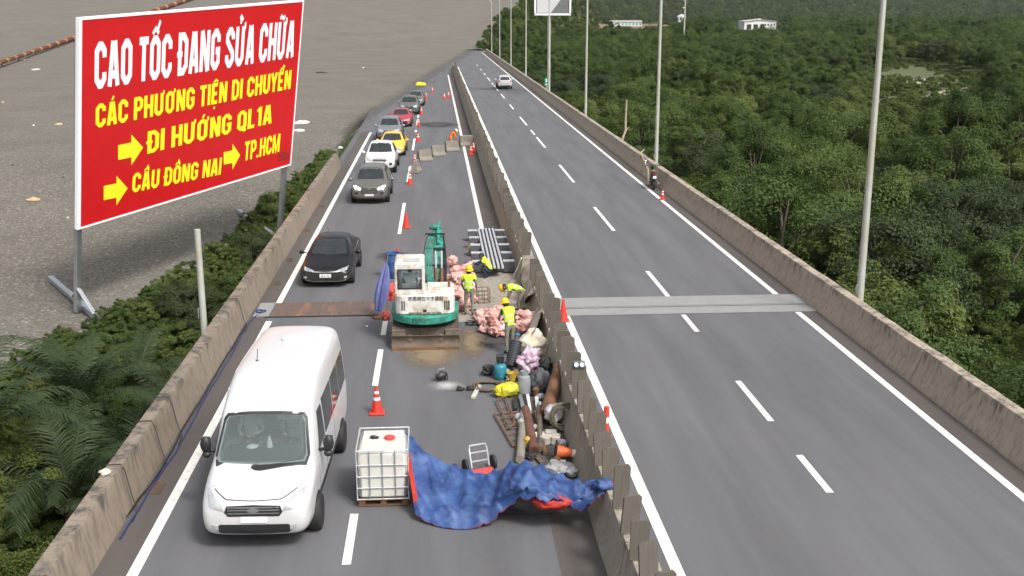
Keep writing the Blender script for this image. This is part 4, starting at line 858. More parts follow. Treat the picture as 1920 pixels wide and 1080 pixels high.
def person(label, loc, rz, joints=None, top=khaki_m, legs=khaki_m, vest=True, helmet=helm_y, hair=True, hat=None, sleeves=None, group='workers at the joint repair'):
    J = dict(STAND); J.update(joints or {}); J = {k: V(v) for k, v in J.items()}
    root = empty('person', loc, rz, label, 'person', group); root.scale = (.94,) * 3
    rad = dict(pelvis=.135, spine=.125, chest=.145, neck=.055, head=.085, crown=.075, nose=.018, shl=.065, ell=.046, wrl=.032, hil=.095, knl=.062, anl=.044, tol=.040)
    for k in list(rad):
        if k.endswith('l') and k != 'pelvis' and k[:-1] + 'r' in J: rad[k[:-1] + 'r'] = rad[k]
    ed = [('pelvis', 'spine', 1), ('spine', 'chest', 1), ('chest', 'neck', 1), ('neck', 'head', 0), ('head', 'crown', 0), ('head', 'nose', 0)]
    for s in 'lr':
        ed += [('chest', 'sh' + s, 1), ('sh' + s, 'el' + s, 3), ('el' + s, 'wr' + s, 3), ('pelvis', 'hi' + s, 2), ('hi' + s, 'kn' + s, 2), ('kn' + s, 'an' + s, 2), ('an' + s, 'to' + s, 4)]
        d = (J['wr' + s] - J['el' + s]).normalized(); sd_ = d.cross(V((0, 1, .2))).normalized(); J['pa' + s] = J['wr' + s] + d * .075; rad['pa' + s] = .034; ed.append(('wr' + s, 'pa' + s, 0))
        fw = d.cross(sd_)
        for k in range(5):
            a, b = 'f%d%s' % (k, s), 'g%d%s' % (k, s)
            if k == 0: J[a] = J['wr' + s] + d * .045 + fw * .045; J[b] = J[a] + d * .04 + fw * .012
            else:
                J[a] = J['pa' + s] + d * (.032 + .006 * (k in (2, 3))) + fw * (.036 - .021 * (k - 1)); J[b] = J[a] + d * (.03 + .008 * (k in (2, 3))) + sd_ * .016
            rad[a] = .0095; rad[b] = .008; ed.append(('pa' + s if k else 'wr' + s, a, 0)); ed.append((a, b, 0))
    ks = list(J); ix = {k: i for i, k in enumerate(ks)}
    me = bpy.data.meshes.new('body'); me.from_pydata([tuple(J[k]) for k in ks], [(ix[a], ix[b]) for a, b, _ in ed], [])
    o = bpy.data.objects.new('tmp', me); C.objects.link(o); sk = o.modifiers.new('k', 'SKIN'); sk.use_smooth_shade = True
    for i, k in enumerate(ks):
        r_ = rad[k]; d = me.skin_vertices[0].data[i]; d.radius = (r_ * (1.12 if k in ('pelvis', 'spine', 'chest') else 1), r_ * (.85 if k in ('pelvis', 'spine', 'chest') else 1)); d.use_root = (k == 'pelvis')
    sb = o.modifiers.new('s', 'SUBSURF'); sb.levels = sb.render_levels = 1
    dg = bpy.context.evaluated_depsgraph_get(); dg.update(); bm_ = bpy.data.meshes.new_from_object(o.evaluated_get(dg)); bpy.data.objects.remove(o)
    bm_.materials.clear(); 
    for m in (skin_m, top, legs, sleeves or top, boot_m): bm_.materials.append(m)
    segs = [(J[a], J[b], r) for a, b, r in ed]
    def near(p):
        best = (9, 0, 0)
        for i, (a, b, r) in enumerate(segs):
            ab = b - a; t = min(max((p - a).dot(ab) / max(ab.length_squared, 1e-9), 0), 1); q = (p - a - ab * t).length
            if q < best[0]: best = (q, r, i)
        return best
    tor = []
    for p in bm_.polygons:
        n = near(p.center); p.material_index = n[1]; p.use_smooth = True
        if n[1] == 1 or (n[1] == 3 and (p.center - (J['shl'] if p.center.x < 0 else J['shr'])).length < .10): tor.append(p.index)
    link('body', bm_, root)
    if vest:
        ts = set(tor); bmv = bmesh.new(); bmv.from_mesh(bm_); bmv.faces.ensure_lookup_table(); bmv.normal_update()
        bmesh.ops.delete(bmv, geom=[f for f in bmv.faces if f.index not in ts], context='FACES')
        for v in bmv.verts: v.co += v.normal * .018
        sp = J['chest'] - J['pelvis']; sl_ = sp.length
        for f in bmv.faces:
            h = (f.calc_center_median() - J['pelvis']).dot(sp) / sl_ ** 2; f.material_index = 0; f.smooth = True
        vm = bpy.data.meshes.new('vest'); bmv.to_mesh(vm); bmv.free(); vm.materials.clear(); vm.materials.append(vest_m); vo = link('vest', vm, root)
        bv = BVHTree.FromPolygons([v.co.copy() for v in vm.vertices], [tuple(p.vertices) for p in vm.polygons])
        ax = sp.normalized(); s1 = ax.orthogonal().normalized(); s2 = ax.cross(s1)
        for hk in (.30, .72):
            c0 = J['pelvis'] + sp * hk; mb = MB(); pa, pb = [], []
            for k in range(24):
                a = 2 * math.pi * k / 24; d = s1 * math.cos(a) + s2 * math.sin(a)
                for lst, dz in ((pa, -.022), (pb, .022)):
                    h = bv.ray_cast(c0 + ax * dz + d * .6, -d)[0]; lst.append((h if h is not None and (h - c0).length < .28 else c0 + ax * dz + d * .17) + d * .006)
            mb.loft([pa, pb], cap=False); mb.build('reflective_band', tape_m, vo, smooth=2, fix=False)
    hd = (J['crown'] - J['head']).normalized(); q = V((0, 0, 1)).rotation_difference(hd).to_matrix(); hc = J['head'] + hd * .05
    if helmet:
        mb = MB(); prof = [(.135, -.002), (.152, -.012), (.125, .012), (.122, .05), (.108, .10), (.075, .135), (.03, .15), (.0, .152)]
        mb.lathe(prof, 18); mb.v = [tuple(q @ V((x, y * 1.12 + (.02 if z < .02 else 0), z)) + hc) for x, y, z in mb.v]; h_ = mb.build('helmet', helmet, root, smooth=True)
        mb = MB(); mb.beam((0, -.11, .09), (0, .10, .12), .035, .03); mb.v = [tuple(q @ V((x, y, z + .02)) + hc) for x, y, z in mb.v]; mb.build('ridge', helmet, h_, bevel=.008)
    elif hat:
        mb = MB(); mb.lathe([(.17, -.01), (.175, 0), (.12, .02), (.115, .08), (.08, .12), (0, .13)], 16); mb.v = [tuple(q @ V(p) + hc) for p in mb.v]; mb.build('hat', hat, root, smooth=True)
    if hair:
        mb = MB(); mb.lump((0, 0, 0), (.100, .108, .10), 2, .12, 3, 3); mb.v = [tuple(q @ V((x, y - .022, z + .012)) + J['head']) for x, y, z in mb.v if True]; mb.build('hair', hair_m, root, smooth=2)
    for sx in (-1, 1):
        mb = MB(); mb.lump((0, 0, 0), (.016, .022, .032), 1, .1, 2, 1); mb.v = [tuple(q @ V((x + sx * .098, y + .0, z)) + J['head']) for x, y, z in mb.v]; mb.build('ear', skin_m, root, smooth=2)
        mb = MB(); mb.lump((0, 0, 0), (.012, .008, .008), 1, 0, 1, 1); mb.v = [tuple(q @ V((x + sx * .033, y + .083, z + .015)) + J['head']) for x, y, z in mb.v]; mb.build('eye', ink_m, root, smooth=2)
    mb = MB(); mb.box((0, 0, 0), (.045, .008, .012)); mb.v = [tuple(q @ V((x, y + .084, z - .048)) + J['head']) for x, y, z in mb.v]; mb.build('mouth', mat('lips', (.30, .12, .10), .6), root)
    return root
q = P(880, 592); person('standing worker in lime vest and yellow helmet beside the excavator', (q.x, q.y, 0), R(-8), dict(wrl=(-.22, .16, .95), ell=(-.26, .0, 1.14), wrr=(.24, .12, .93), anl=(-.13, .03, .10), tol=(-.15, .19, .045), knl=(-.12, .05, .49)), legs=grey_cloth)
q = P(956, 664); person('worker in lime vest with yellow helmet bending over pink sacks by the median', (q.x, q.y, 0), R(30), dict(spine=(0, .04, 1.13), chest=(0, .12, 1.31), neck=(0, .20, 1.43), head=(0, .25, 1.53), crown=(0, .27, 1.61), nose=(0, .335, 1.51), shl=(-.185, .13, 1.38), shr=(.185, .13, 1.38), ell=(-.25, .22, 1.13), elr=(.25, .22, 1.13), wrl=(-.12, .42, 1.02), wrr=(.12, .42, 1.02)), legs=grey_cloth, top=grey_cloth)
q = P(968, 592); person('worker in lime vest stooping far forward with a yellow helmet by the median', (q.x + .12, q.y, 0), R(78), dict(pelvis=(0, -.10, .86), spine=(0, .08, .99), chest=(0, .28, 1.06), neck=(0, .43, 1.04), head=(0, .53, .99), crown=(0, .60, .97), nose=(0, .56, .89), shl=(-.185, .33, 1.03), shr=(.185, .33, 1.03), ell=(-.22, .36, .76), elr=(.22, .36, .76), wrl=(-.16, .44, .53), wrr=(.16, .44, .53),
    hil=(-.095, -.09, .82), hir=(.095, -.09, .82), knl=(-.12, .05, .47), knr=(.12, .02, .47)), legs=khaki_m, top=khaki_m)
q = P(912, 521); person('crouching worker in dark blue clothes and vest in front of the steel beams', (q.x, q.y, 0), R(80), dict(pelvis=(0, -.16, .30), spine=(0, -.10, .50), chest=(0, .04, .68), neck=(0, .14, .80), head=(0, .20, .89), crown=(0, .22, .97), nose=(0, .28, .86), shl=(-.185, .06, .74), shr=(.185, .06, .74), ell=(-.24, .28, .60), elr=(.24, .28, .60), wrl=(-.12, .48, .55), wrr=(.12, .46, .52),
    hil=(-.10, -.15, .28), hir=(.10, -.15, .28), knl=(-.16, .20, .46), knr=(.16, .18, .44), anl=(-.14, -.06, .10), anr=(.14, -.06, .10), tol=(-.15, .10, .045), tor=(.15, .10, .045)), top=navy_m, legs=navy_m, helmet=None)
q = P(845, 283); person('far worker in orange workwear and pale helmet bending behind the concrete blocks', (q.x, q.y + 1.0, 0), R(-75), dict(spine=(0, .07, 1.10), chest=(0, .22, 1.24), neck=(0, .34, 1.30), head=(0, .42, 1.36), crown=(0, .48, 1.42), nose=(0, .48, 1.29), shl=(-.185, .24, 1.27), shr=(.185, .24, 1.27), ell=(-.24, .34, 1.0), elr=(.24, .34, 1.0), wrl=(-.15, .48, .85), wrr=(.15, .48, .85)), top=orange_m, legs=orange_m, vest=False, helmet=mat('pale_helmet', (.75, .6, .35), .5))
SEAT = dict(pelvis=(0, 0, .10), spine=(0, -.05, .30), chest=(0, -.06, .50), neck=(0, -.05, .64), head=(0, -.02, .75), crown=(0, -.03, .83), nose=(0, .065, .745), shl=(-.185, -.05, .57), shr=(.185, -.05, .57), ell=(-.25, .08, .33), elr=(.25, .08, .33), wrl=(-.16, .32, .36), wrr=(.16, .32, .36),
            hil=(-.10, .02, .08), hir=(.10, .02, .08), knl=(-.14, .42, .12), knr=(.14, .42, .12), anl=(-.13, .46, -.26), anr=(.13, .46, -.26), tol=(-.13, .60, -.30), tor=(.13, .60, -.30))
vr = VANROOT
for sx, lb, tp in ((.42, 'driver in a pale shirt behind the minibus windscreen', gshirt), (-.42, 'passenger in a pale shirt behind the minibus windscreen', sh_m)):
    p = MX.Rotation(vr.rotation_euler.z, 4, 'Z') @ V((sx, 2.20, 1.25)) + vr.location
    person(lb, p, math.pi + vr.rotation_euler.z, SEAT, top=tp, legs=navy_m, vest=False, helmet=None, group='people in the minibus')
# ================================================================= EXCAVATOR
green_m = mat('excavator_green', (.025, .30, .22), .5, var=.25, scale=5, dirt=(.03, .10, .075), dirtk=.45, dscale=4)
cream_m = mat('excavator_white', (.60, .60, .57), .5, var=.12, scale=4, dirt=(.36, .27, .17), dirtk=.22, dscale=3.5)
rust_m = mat('rusty_steel', (.14, .085, .055), .85, .2, var=.4, scale=9, dirt=(.22, .10, .045), bmp=.4); mudst_m = mat('muddy_steel', (.17, .135, .10), .9, .1, var=.35, scale=6, dirt=(.09, .07, .055), bmp=.5)
track_m = mat('muddy_track', (.10, .08, .062), .95, var=.4, scale=9, bmp=.5)
YB = P(795, 657).y; ex = empty('excavator', (P(798, 657).x, YB + 1.12, 0), R(0), 'small green and white excavator standing on the closed lane', 'excavator')
for sx in (-1, 1):
    mb = MB(); o_ = [];
    for k in range(9): a = math.pi / 2 + math.pi * k / 8; o_.append((-.62 + .27 * math.cos(a), .28 + .27 * math.sin(a)))
    for k in range(9): a = -math.pi / 2 + math.pi * k / 8; o_.append((.95 + .27 * math.cos(a), .28 + .27 * math.sin(a)))
    mb.prism(o_, 'X', sx * .78 - .19, sx * .78 + .19); tr_ = mb.build('track', track_m, ex)
    n = 30; per = []
    for k in range(n):
        s = k / n * (1.57 * 2 + 2 * math.pi * .27)
        if s < 1.57: p, a = (-.62 + s, .555), 0
        elif s < 1.57 + math.pi * .27: t_ = (s - 1.57) / .27; p, a = (.95 + .277 * math.sin(t_), .28 + .277 * math.cos(t_)), -t_
        elif s < 3.14 + math.pi * .27: p, a = (.95 - (s - 1.57 - math.pi * .27), .006), math.pi
        else: t_ = (s - 3.14 - math.pi * .27) / .27; p, a = (-.62 - .277 * math.sin(t_), .28 - .277 * math.cos(t_)), math.pi - t_
        mb = MB(); mb.box((sx * .78, p[0], max(p[1], .02)), (.40, .09, .03), MX.Rotation(a, 3, 'X')); mb.build('track_shoe', track_m, tr_)
    mb = MB()
    for y in (-.62, -.2, .15, .5, .95): mb.lathe([(.0, -.02), (.13 if -.6 < y < .9 else .2, -.02), (.13 if -.6 < y < .9 else .2, .02), (0, .02)], 12, (sx * .985, y, .2 if -.6 < y < .9 else .28), 'X')
    mb.build('roller', rust_m, tr_)
mb = MB(); mb.box((0, 0, .42), (1.2, 1.5, .3)); mb.cyl((0, 0, .55), (0, 0, .74), .5, n=20); mb.build('undercarriage', track_m, ex)
mb = MB(); rings = []
for k in range(9):
    t_ = k / 8; z = .04 + .40 * t_; y = -1.10 + .10 * math.sin(math.pi * t_) * 1.0; rings.append([(-.98, y, z), (.98, y, z), (.98, y + .05, z), (-.98, y + .05, z)])
mb.loft(rings); mb.build('dozer_blade', mudst_m, ex, smooth=True)
mb = MB(); mb.box((0, -1.09, .045), (1.96, .05, .09)); mb.build('cutting_edge', rust_m, ex)
for sx in (-1, 1):
    mb = MB(); mb.beam((sx * .45, -1.02, .26), (sx * .45, -.3, .40), .12, .14); mb.build('blade_arm', mudst_m, ex, bevel=.01)
mb = MB(); mb.cyl((-.1, -1.0, .36), (-.1, -.4, .52), .05, n=10); mb.cyl((-.1, -1.02, .35), (-.1, -.7, .43), .03, n=8); mb.build('blade_cylinder', chrome_m, ex, smooth=True)
def arc(rx, ry, n=14, y0=0, front=.75):
    return [(rx * math.cos(math.pi + math.pi * k / n), y0 + ry * math.sin(math.pi + math.pi * k / n)) for k in range(n + 1)] + [(rx, front), (-rx, front)]
mb = MB(); mb.prism(arc(1.0, 1.02, y0=-.05), 'Z', .74, .98); mb.build('counterweight', green_m, ex, bevel=.03)
rear = [(-.88, .75), (-.88, -.42), (-.84, -.66), (-.70, -.78), (.70, -.78), (.84, -.66), (.88, -.42), (.88, .75)]
mb = MB(); mb.prism(rear, 'Z', .982, 1.56); hood = mb.build('engine_hood', cream_m, ex, bevel=.035)
mb = MB()
for x in (-.66, -.60, .58, .64, .70): mb.box((x, -.782, 1.26), (.035, .012, .28))
mb.build('vent', trim_m, hood)
mb = MB(); mb.box((0, -.784, 1.10), (.10, .012, .07)); mb.build('latch', trim_m, hood)
tx = text_mesh('㈱黒崎佐々木建設', 1.02, .115, .008); tx.materials.append(ink_m); t_ = link('lettering', tx, hood); t_.location = (-.48, -.786, 1.41); t_.rotation_euler = (R(90), 0, 0)
mb = MB(); mb.box((0, -.786, 1.035), (.95, .008, .05)); mb.build('rust_edge', mat('chipped_edge', (.42, .36, .27), .8, var=.6, scale=20, dirt=(.07, .045, .03), dirtk=.6, dscale=12), hood)
mb = MB()
for x in (-.33, -.2, -.1, .02, .1): mb.box((x, -1.07 + .5 * x * x * .8 + .03, .86), (.07, .012, .13 if x < 0 else .2), MX.Rotation(.0, 3, 'Z'))
mb.build('scraped_mark', trim_m, ex)
# cab: frame of posts, roof with hatch, panes you see the operator through
cx0, cx1, cy0, cy1, cz0, cz1 = -.86, .0, -.62, .62, 1.562, 2.42
mb = MB()
for x in (cx0 + .045, cx1 - .045):
    for y in (cy0 + .045, cy1 - .045): mb.box((x, y, (cz0 + cz1) / 2), (.09, .09, cz1 - cz0))
mb.box(((cx0 + cx1) / 2, cy0 + .045, cz0 + .08), (cx1 - cx0 - .18, .09, .16)); mb.box(((cx0 + cx1) / 2, cy0 + .045, cz1 - .06), (cx1 - cx0 - .18, .09, .12))
for x in (cx0 + .03, cx1 - .03): mb.box((x, 0, cz0 + .17), (.06, cy1 - cy0 - .18, .34)); mb.box((x, 0, cz1 - .05), (.06, cy1 - cy0 - .18, .1))
mb.box(((cx0 + cx1) / 2, cy1 - .045, cz1 - .05), (cx1 - cx0 - .18, .09, .10)); mb.box(((cx0 + cx1) / 2, cy1 - .045, cz0 + .1), (cx1 - cx0 - .18, .09, .2))
cab = mb.build('cab', cream_m, ex, bevel=.015)
mb = MB(); mb.box(((cx0 + cx1) / 2, 0, cz1 + .04), (cx1 - cx0 + .02, cy1 - cy0 + .02, .085), top=.93); rf = mb.build('roof', cream_m, cab, bevel=.03)
mb = MB(); mb.box(((cx0 + cx1) / 2 + .06, -.25, cz1 + .092), (.50, .40, .012)); mb.build('roof_hatch', mat('hatch_grey', (.42, .42, .40), .6), cab, bevel=.004)
mb = MB()
for (p0, p1) in (((-.77, 1.74), (-.09, 1.74)), ((-.09, 1.74), (-.09, 2.30)), ((-.09, 2.30), (-.77, 2.30)), ((-.77, 2.30), (-.77, 1.74))): mb.beam((p0[0], cy0 - .004, p0[1]), (p1[0], cy0 - .004, p1[1]), .03, .03, up=(0, 1, 0))
mb.build('window_seal', trim_m, cab)
pane, t, b = mk('cab_pane'); b.inputs['Base Color'].default_value = (.25, .30, .31, 1); b.inputs['Roughness'].default_value = .06
tr = node(t, 'ShaderNodeBsdfTransparent'); tr.inputs[0].default_value = (.94, .97, .97, 1); ms = node(t, 'ShaderNodeMixShader'); ms.inputs[0].default_value = .03
L(t, tr.outputs[0], ms.inputs[1]); L(t, b.outputs[0], ms.inputs[2]); L(t, ms.outputs[0], t.nodes['Material Output'].inputs[0])
mb = MB(); mb.box((-.43, cy0 + .03, 2.02), (.68, .008, .56)); mb.build('rear_window', pane, cab)
for x in (cx0 + .02, cx1 - .02): mb = MB(); mb.box((x, 0, 2.12), (.008, 1.06, .40)); mb.build('side_window', pane, cab)
mb = MB(); mb.box((-.43, cy1 - .03, 2.05), (.68, .008, .55)); mb.build('front_window', pane, cab)
mb = MB(); mb.box((-.43, -.36, 1.66), (.5, .12, .34)); mb.box((-.43, -.15, 1.60), (.5, .5, .12)); mb.build('seat', seat_m, cab, bevel=.03)
mb = MB()
for x in (-.62, -.24): mb.cyl((x, .35, 1.57), (x, .28, 1.95), .015, n=6); mb.lump((x, .28, 1.96), (.03, .03, .045), 1, 0, sub=2)
mb.build('lever', trim_m, cab)
person('excavator operator in grey with a black hat seated in the cab', ex.location + V((-.43, -.16, 1.52)), R(0), SEAT, top=gshirt, legs=navy_m, vest=False, helmet=None, hat=trim_m, group='excavator crew')
# boom, arm, bucket
bx_ = .42
mb = MB(); mb.box((bx_, .95, 1.05), (.36, .36, .5)); mb.build('boom_swivel', green_m, ex, bevel=.03)
def plate_arm(pts, wd, hts):
    mb = MB(); rings = []
    for i, (y, z) in enumerate(pts):
        a = V(pts[min(i + 1, len(pts) - 1)]) - V(pts[max(i - 1, 0)]); a.normalize(); n_ = V((-a.y, a.x)); h = hts[i] / 2
        rings.append([(bx_ - wd / 2, y + n_.x * h, z + n_.y * h), (bx_ + wd / 2, y + n_.x * h, z + n_.y * h), (bx_ + wd / 2, y - n_.x * h, z - n_.y * h), (bx_ - wd / 2, y - n_.x * h, z - n_.y * h)])
    mb.loft(rings); return mb
boom = plate_arm([(1.0, 1.0), (1.25, 1.7), (1.75, 2.3), (2.35, 2.62), (2.7, 2.66)], .30, [.30, .40, .40, .30, .2]).build('boom', green_m, ex, bevel=.02)
arm = plate_arm([(2.55, 2.78), (2.75, 2.55), (2.78, 1.9), (2.72, 1.25)], .2, [.18, .34, .26, .16]).build('arm', green_m, ex, bevel=.02)
mb = MB(); mb.cyl((bx_ - .02, 1.15, 1.05), (bx_ - .02, 1.55, 1.65), .06, n=12); mb.cyl((bx_ - .02, 1.55, 1.65), (bx_ - .02, 1.95, 2.25), .035, n=10); mb.build('boom_cylinder', rust_m, ex, smooth=True)
mb = MB(); mb.cyl((bx_, 1.75, 2.55), (bx_, 2.35, 2.86), .06, n=12); mb.cyl((bx_, 2.3, 2.84), (bx_, 2.62, 2.98), .035, n=10); mb.build('arm_cylinder', green_m, ex, smooth=True)
mb = MB(); mb.lump((bx_ - .10, 2.62, 2.92), (.20, .11, .10), 2, .1, sub=3); mb.cyl((bx_ - .02, 2.55, 2.85), (bx_ + .06, 2.68, 3.10), .05, .03, n=8); mb.build('linkage', green_m, ex, smooth=2)
for k in range(6):
    x = bx_ - .20 - .045 * k; mb = MB(); mb.tube([(x + .06, .70, 1.50), (x - .03 - .02 * (k % 2), .85, 2.0 + .03 * k), (x, 1.35, 2.45 + .04 * (k % 3)), (x + .06, 2.0, 2.70), (bx_ - .1, 2.45, 2.84)], .017, 6); mb.build('hose', green_m if k < 5 else trim_m, ex, smooth=True)
for k in range(3):
    x = bx_ + .14 + .035 * k; mb = MB(); mb.tube([(x, .85, 1.45), (x + .03, 1.1, 1.9), (x + .01, 1.6, 2.4), (x - .05, 2.3, 2.74), (x - .03, 2.7, 2.6)], .018, 6); mb.build('hose', trim_m, ex, smooth=True)
for dx in (-.09, .09):
    mb = MB(); mb.cyl((bx_ + dx, .80, 1.25), (bx_ + dx, 1.02, 1.95), .05, n=10); mb.build('ram_barrel', rust_m, ex, smooth=True); mb = MB(); mb.cyl((bx_ + dx, 1.02, 1.95), (bx_ + dx, 1.35, 2.42), .028, n=8); mb.build('ram_rod', chrome_m, ex, smooth=True)
for y, z in ((1.02, 1.55), (1.22, 1.98), (1.62, 2.42), (2.2, 2.76)):
    mb = MB(); mb.box((bx_ - .1, y - .08, z + .04), (.62, .07, .05)); mb.build('hose_clamp', trim_m, ex)
for z in (1.15, 1.6): mb = MB(); mb.cyl((bx_ - .24, 1.0 + (z - 1.15) * .3, z), (bx_ + .24, 1.0 + (z - 1.15) * .3, z), .06, n=10); mb.build('pin', rust_m, ex, smooth=True)
mb = MB(); o_ = [(2.62, 1.2), (2.95, 1.15), (3.05, .85), (2.95, .55), (2.7, .42), (2.5, .5), (2.75, .62), (2.8, .85), (2.62, 1.0)]; mb.prism(o_, 'X', bx_ - .3, bx_ + .3); bk = mb.build('bucket', rust_m, ex, bevel=.012)
for k in range(4): mb = MB(); mb.box((bx_ - .24 + .16 * k, 2.46, .50), (.06, .14, .05)); mb.build('bucket_tooth', rust_m, bk)
mb = MB(); mb.box((.45, .25, 1.585), (.75, .8, .05)); mb.build('deck_panel', cream_m, ex, bevel=.01)
mb = MB(); mb.cyl((.72, .0, 1.56), (.72, .0, 1.80), .035, n=10); mb.build('exhaust', rust_m, ex, smooth=True)
# ================================================================= THE RED DIVERSION SIGN
az, pit, rol = 1.0921, .1887, .0562; SG = 43.5
_u0 = V((math.cos(az), math.sin(az), 0)); _n0 = V((math.sin(az), -math.cos(az), 0)); _v0 = V((0, 0, 1)) * math.cos(pit) + _n0 * math.sin(pit)
su = _u0 * math.cos(rol) + _v0 * math.sin(rol); sv = -_u0 * math.sin(rol) + _v0 * math.cos(rol); sn = su.cross(sv)
BL = V((0, 0, CAMH)) + ray(148.5, 427.5) * SG; SW, SH = .3302 * SG, .1889 * SG
red_m = mat('sign_red', (.56, .009, .012), .45, var=.07, scale=1.5); sgw = mat('sign_white', (.90, .90, .93), .5, var=.03); sgy = mat('sign_yellow', (.95, .84, .02), .5, var=.03)
lz = yard_z(-15, 44.4); k_ = (BL.z - lz) / sv.z; foot = BL - sv * k_
sg = empty('road_sign', foot, 0, 'big red sign with white and yellow lettering on steel legs on the asphalt', 'road sign')
def SP(a, b, c=0): return BL + su * a + sv * b + sn * c - foot
def sgbox(a0, a1, b0, b1, c0, c1, name, m, parent=sg):
    mb = MB(); vs = [SP(a, b, c) for c in (c0, c1) for b in (b0, b1) for a in (a0, a1)]
    mb.add(vs, [(0, 2, 3, 1), (4, 5, 7, 6), (0, 1, 5, 4), (2, 6, 7, 3), (0, 4, 6, 2), (1, 3, 7, 5)]); return mb.build(name, m, parent)
panel = sgbox(0, SW, 0, SH, -.10, .0, 'panel', red_m)
for q_ in ((-.10, .06, -.06, SH + .06), (SW - .02, SW + .06, -.06, SH + .06)): sgbox(*q_, -.14, .02, 'frame', sgw)
sgbox(.06, SW - .02, SH - .02, SH + .06, -.14, .02, 'frame', sgw); sgbox(.06, SW - .02, -.06, .01, -.14, .02, 'frame', sgw)
for k in range(1, 4): sgbox(.06, SW - .02, SH * k / 4 - .06, SH * k / 4 + .06, -.22, -.101, 'back_rail', steel_m)
def s2(px, py):
    d = ray(px, py); o_ = V((0, 0, CAMH)); t = (BL - o_).dot(sn) / d.dot(sn); q_ = o_ + d * t - BL; return q_.dot(su), q_.dot(sv)
GLY = dict(O=(.5, [[(.2, .08), (.3, .08), (.42, .2), (.42, .8), (.3, .92), (.2, .92), (.08, .8), (.08, .2), (.2, .08), (.3, .08)]]), C=(.5, [[(.42, .34), (.42, .2), (.3, .08), (.2, .08), (.08, .2), (.08, .8), (.2, .92), (.3, .92), (.42, .8), (.42, .66)]]),
    G=(.5, [[(.26, .47), (.42, .47), (.42, .2), (.3, .08), (.2, .08), (.08, .2), (.08, .8), (.2, .92), (.3, .92), (.42, .8), (.42, .68)]]), U=(.5, [[(.08, 1), (.08, .2), (.2, .08), (.3, .08), (.42, .2), (.42, 1)]]), D=(.5, [[(.08, .5), (.08, .08), (.28, .08), (.42, .22), (.42, .78), (.28, .92), (.08, .92), (.08, .5)]]),
    A=(.5, [[(.07, 0), (.21, 1)], [(.43, 0), (.29, 1)], [(.13, .26), (.37, .26)]]), H=(.5, [[(.08, 0), (.08, 1)], [(.42, 0), (.42, 1)], [(.08, .5), (.42, .5)]]), N=(.52, [[(.08, 0), (.08, 1)], [(.44, 0), (.44, 1)], [(.09, 1), (.43, 0)]]), M=(.66, [[(.08, 0), (.08, 1)], [(.58, 0), (.58, 1)], [(.1, 1), (.33, .08), (.56, 1)]]),
    E=(.42, [[(.08, 0), (.08, 1)], [(.08, .92), (.38, .92)], [(.08, .5), (.35, .5)], [(.08, .08), (.38, .08)]]), S=(.5, [[(.42, .7), (.42, .8), (.3, .92), (.2, .92), (.08, .8), (.08, .67), (.42, .35), (.42, .2), (.3, .08), (.2, .08), (.08, .2), (.08, .32)]]), T=(.44, [[(0, .92), (.44, .92)], [(.22, 0), (.22, .9)]]), I=(.16, [[(.08, 0), (.08, 1)]]),
    P=(.48, [[(.08, 0), (.08, 1)], [(.08, .92), (.3, .92), (.41, .82), (.41, .56), (.3, .46), (.08, .46)]]), Q=(.5, [[(.2, .08), (.3, .08), (.42, .2), (.42, .8), (.3, .92), (.2, .92), (.08, .8), (.08, .2), (.2, .08), (.3, .08)], [(.27, .24), (.45, -.06)]]), L=(.4, [[(.08, 1), (.08, .08), (.38, .08)]]), Y=(.46, [[(.05, 1), (.23, .42)], [(.41, 1), (.23, .42)], [(.23, .48), (.23, 0)]]))
GLY['1'] = (.3, [[(.2, 0), (.2, 1)], [(.2, .92), (.04, .78)]]); GLY['.'] = (.16, [[(.08, 0), (.08, .15)]]); GLY[' '] = (.16, [])
ACC = dict(acute=[[(.23, 1.06), (.33, 1.24)]], grave=[[(.30, 1.06), (.18, 1.22)]], circ=[[(.1, 1.05), (.25, 1.17), (.40, 1.05)]], acute2=[[(.34, 1.14), (.46, 1.34)]], grave2=[[(.36, 1.14), (.28, 1.32)]], horn=[[(.42, .86), (.52, .96), (.52, 1.1)]], hook=[[(.18, 1.19), (.26, 1.25), (.33, 1.19), (.25, 1.12), (.25, 1.06)]], hook2=[[(.30, 1.24), (.36, 1.29), (.42, 1.24), (.36, 1.18)]], tilde=[[(.08, 1.08), (.17, 1.15), (.31, 1.08), (.40, 1.15)]], dot=[[(.21, -.13), (.21, -.25)]], bar=[[(-.07, .5), (.22, .5)]])
CHR = {'Ố': ('O', 'circ', 'acute2'), 'Đ': ('D', 'bar'), 'Ử': ('U', 'horn', 'hook'), 'Ữ': ('U', 'horn', 'tilde'), 'Á': ('A', 'acute'), 'Ư': ('U', 'horn'), 'Ơ': ('O', 'horn'), 'Ệ': ('E', 'circ', 'dot'), 'Ể': ('E', 'circ', 'hook2'), 'Ớ': ('O', 'horn', 'acute'), 'Ầ': ('A', 'circ', 'grave2'), 'Ồ': ('O', 'circ', 'grave2')}
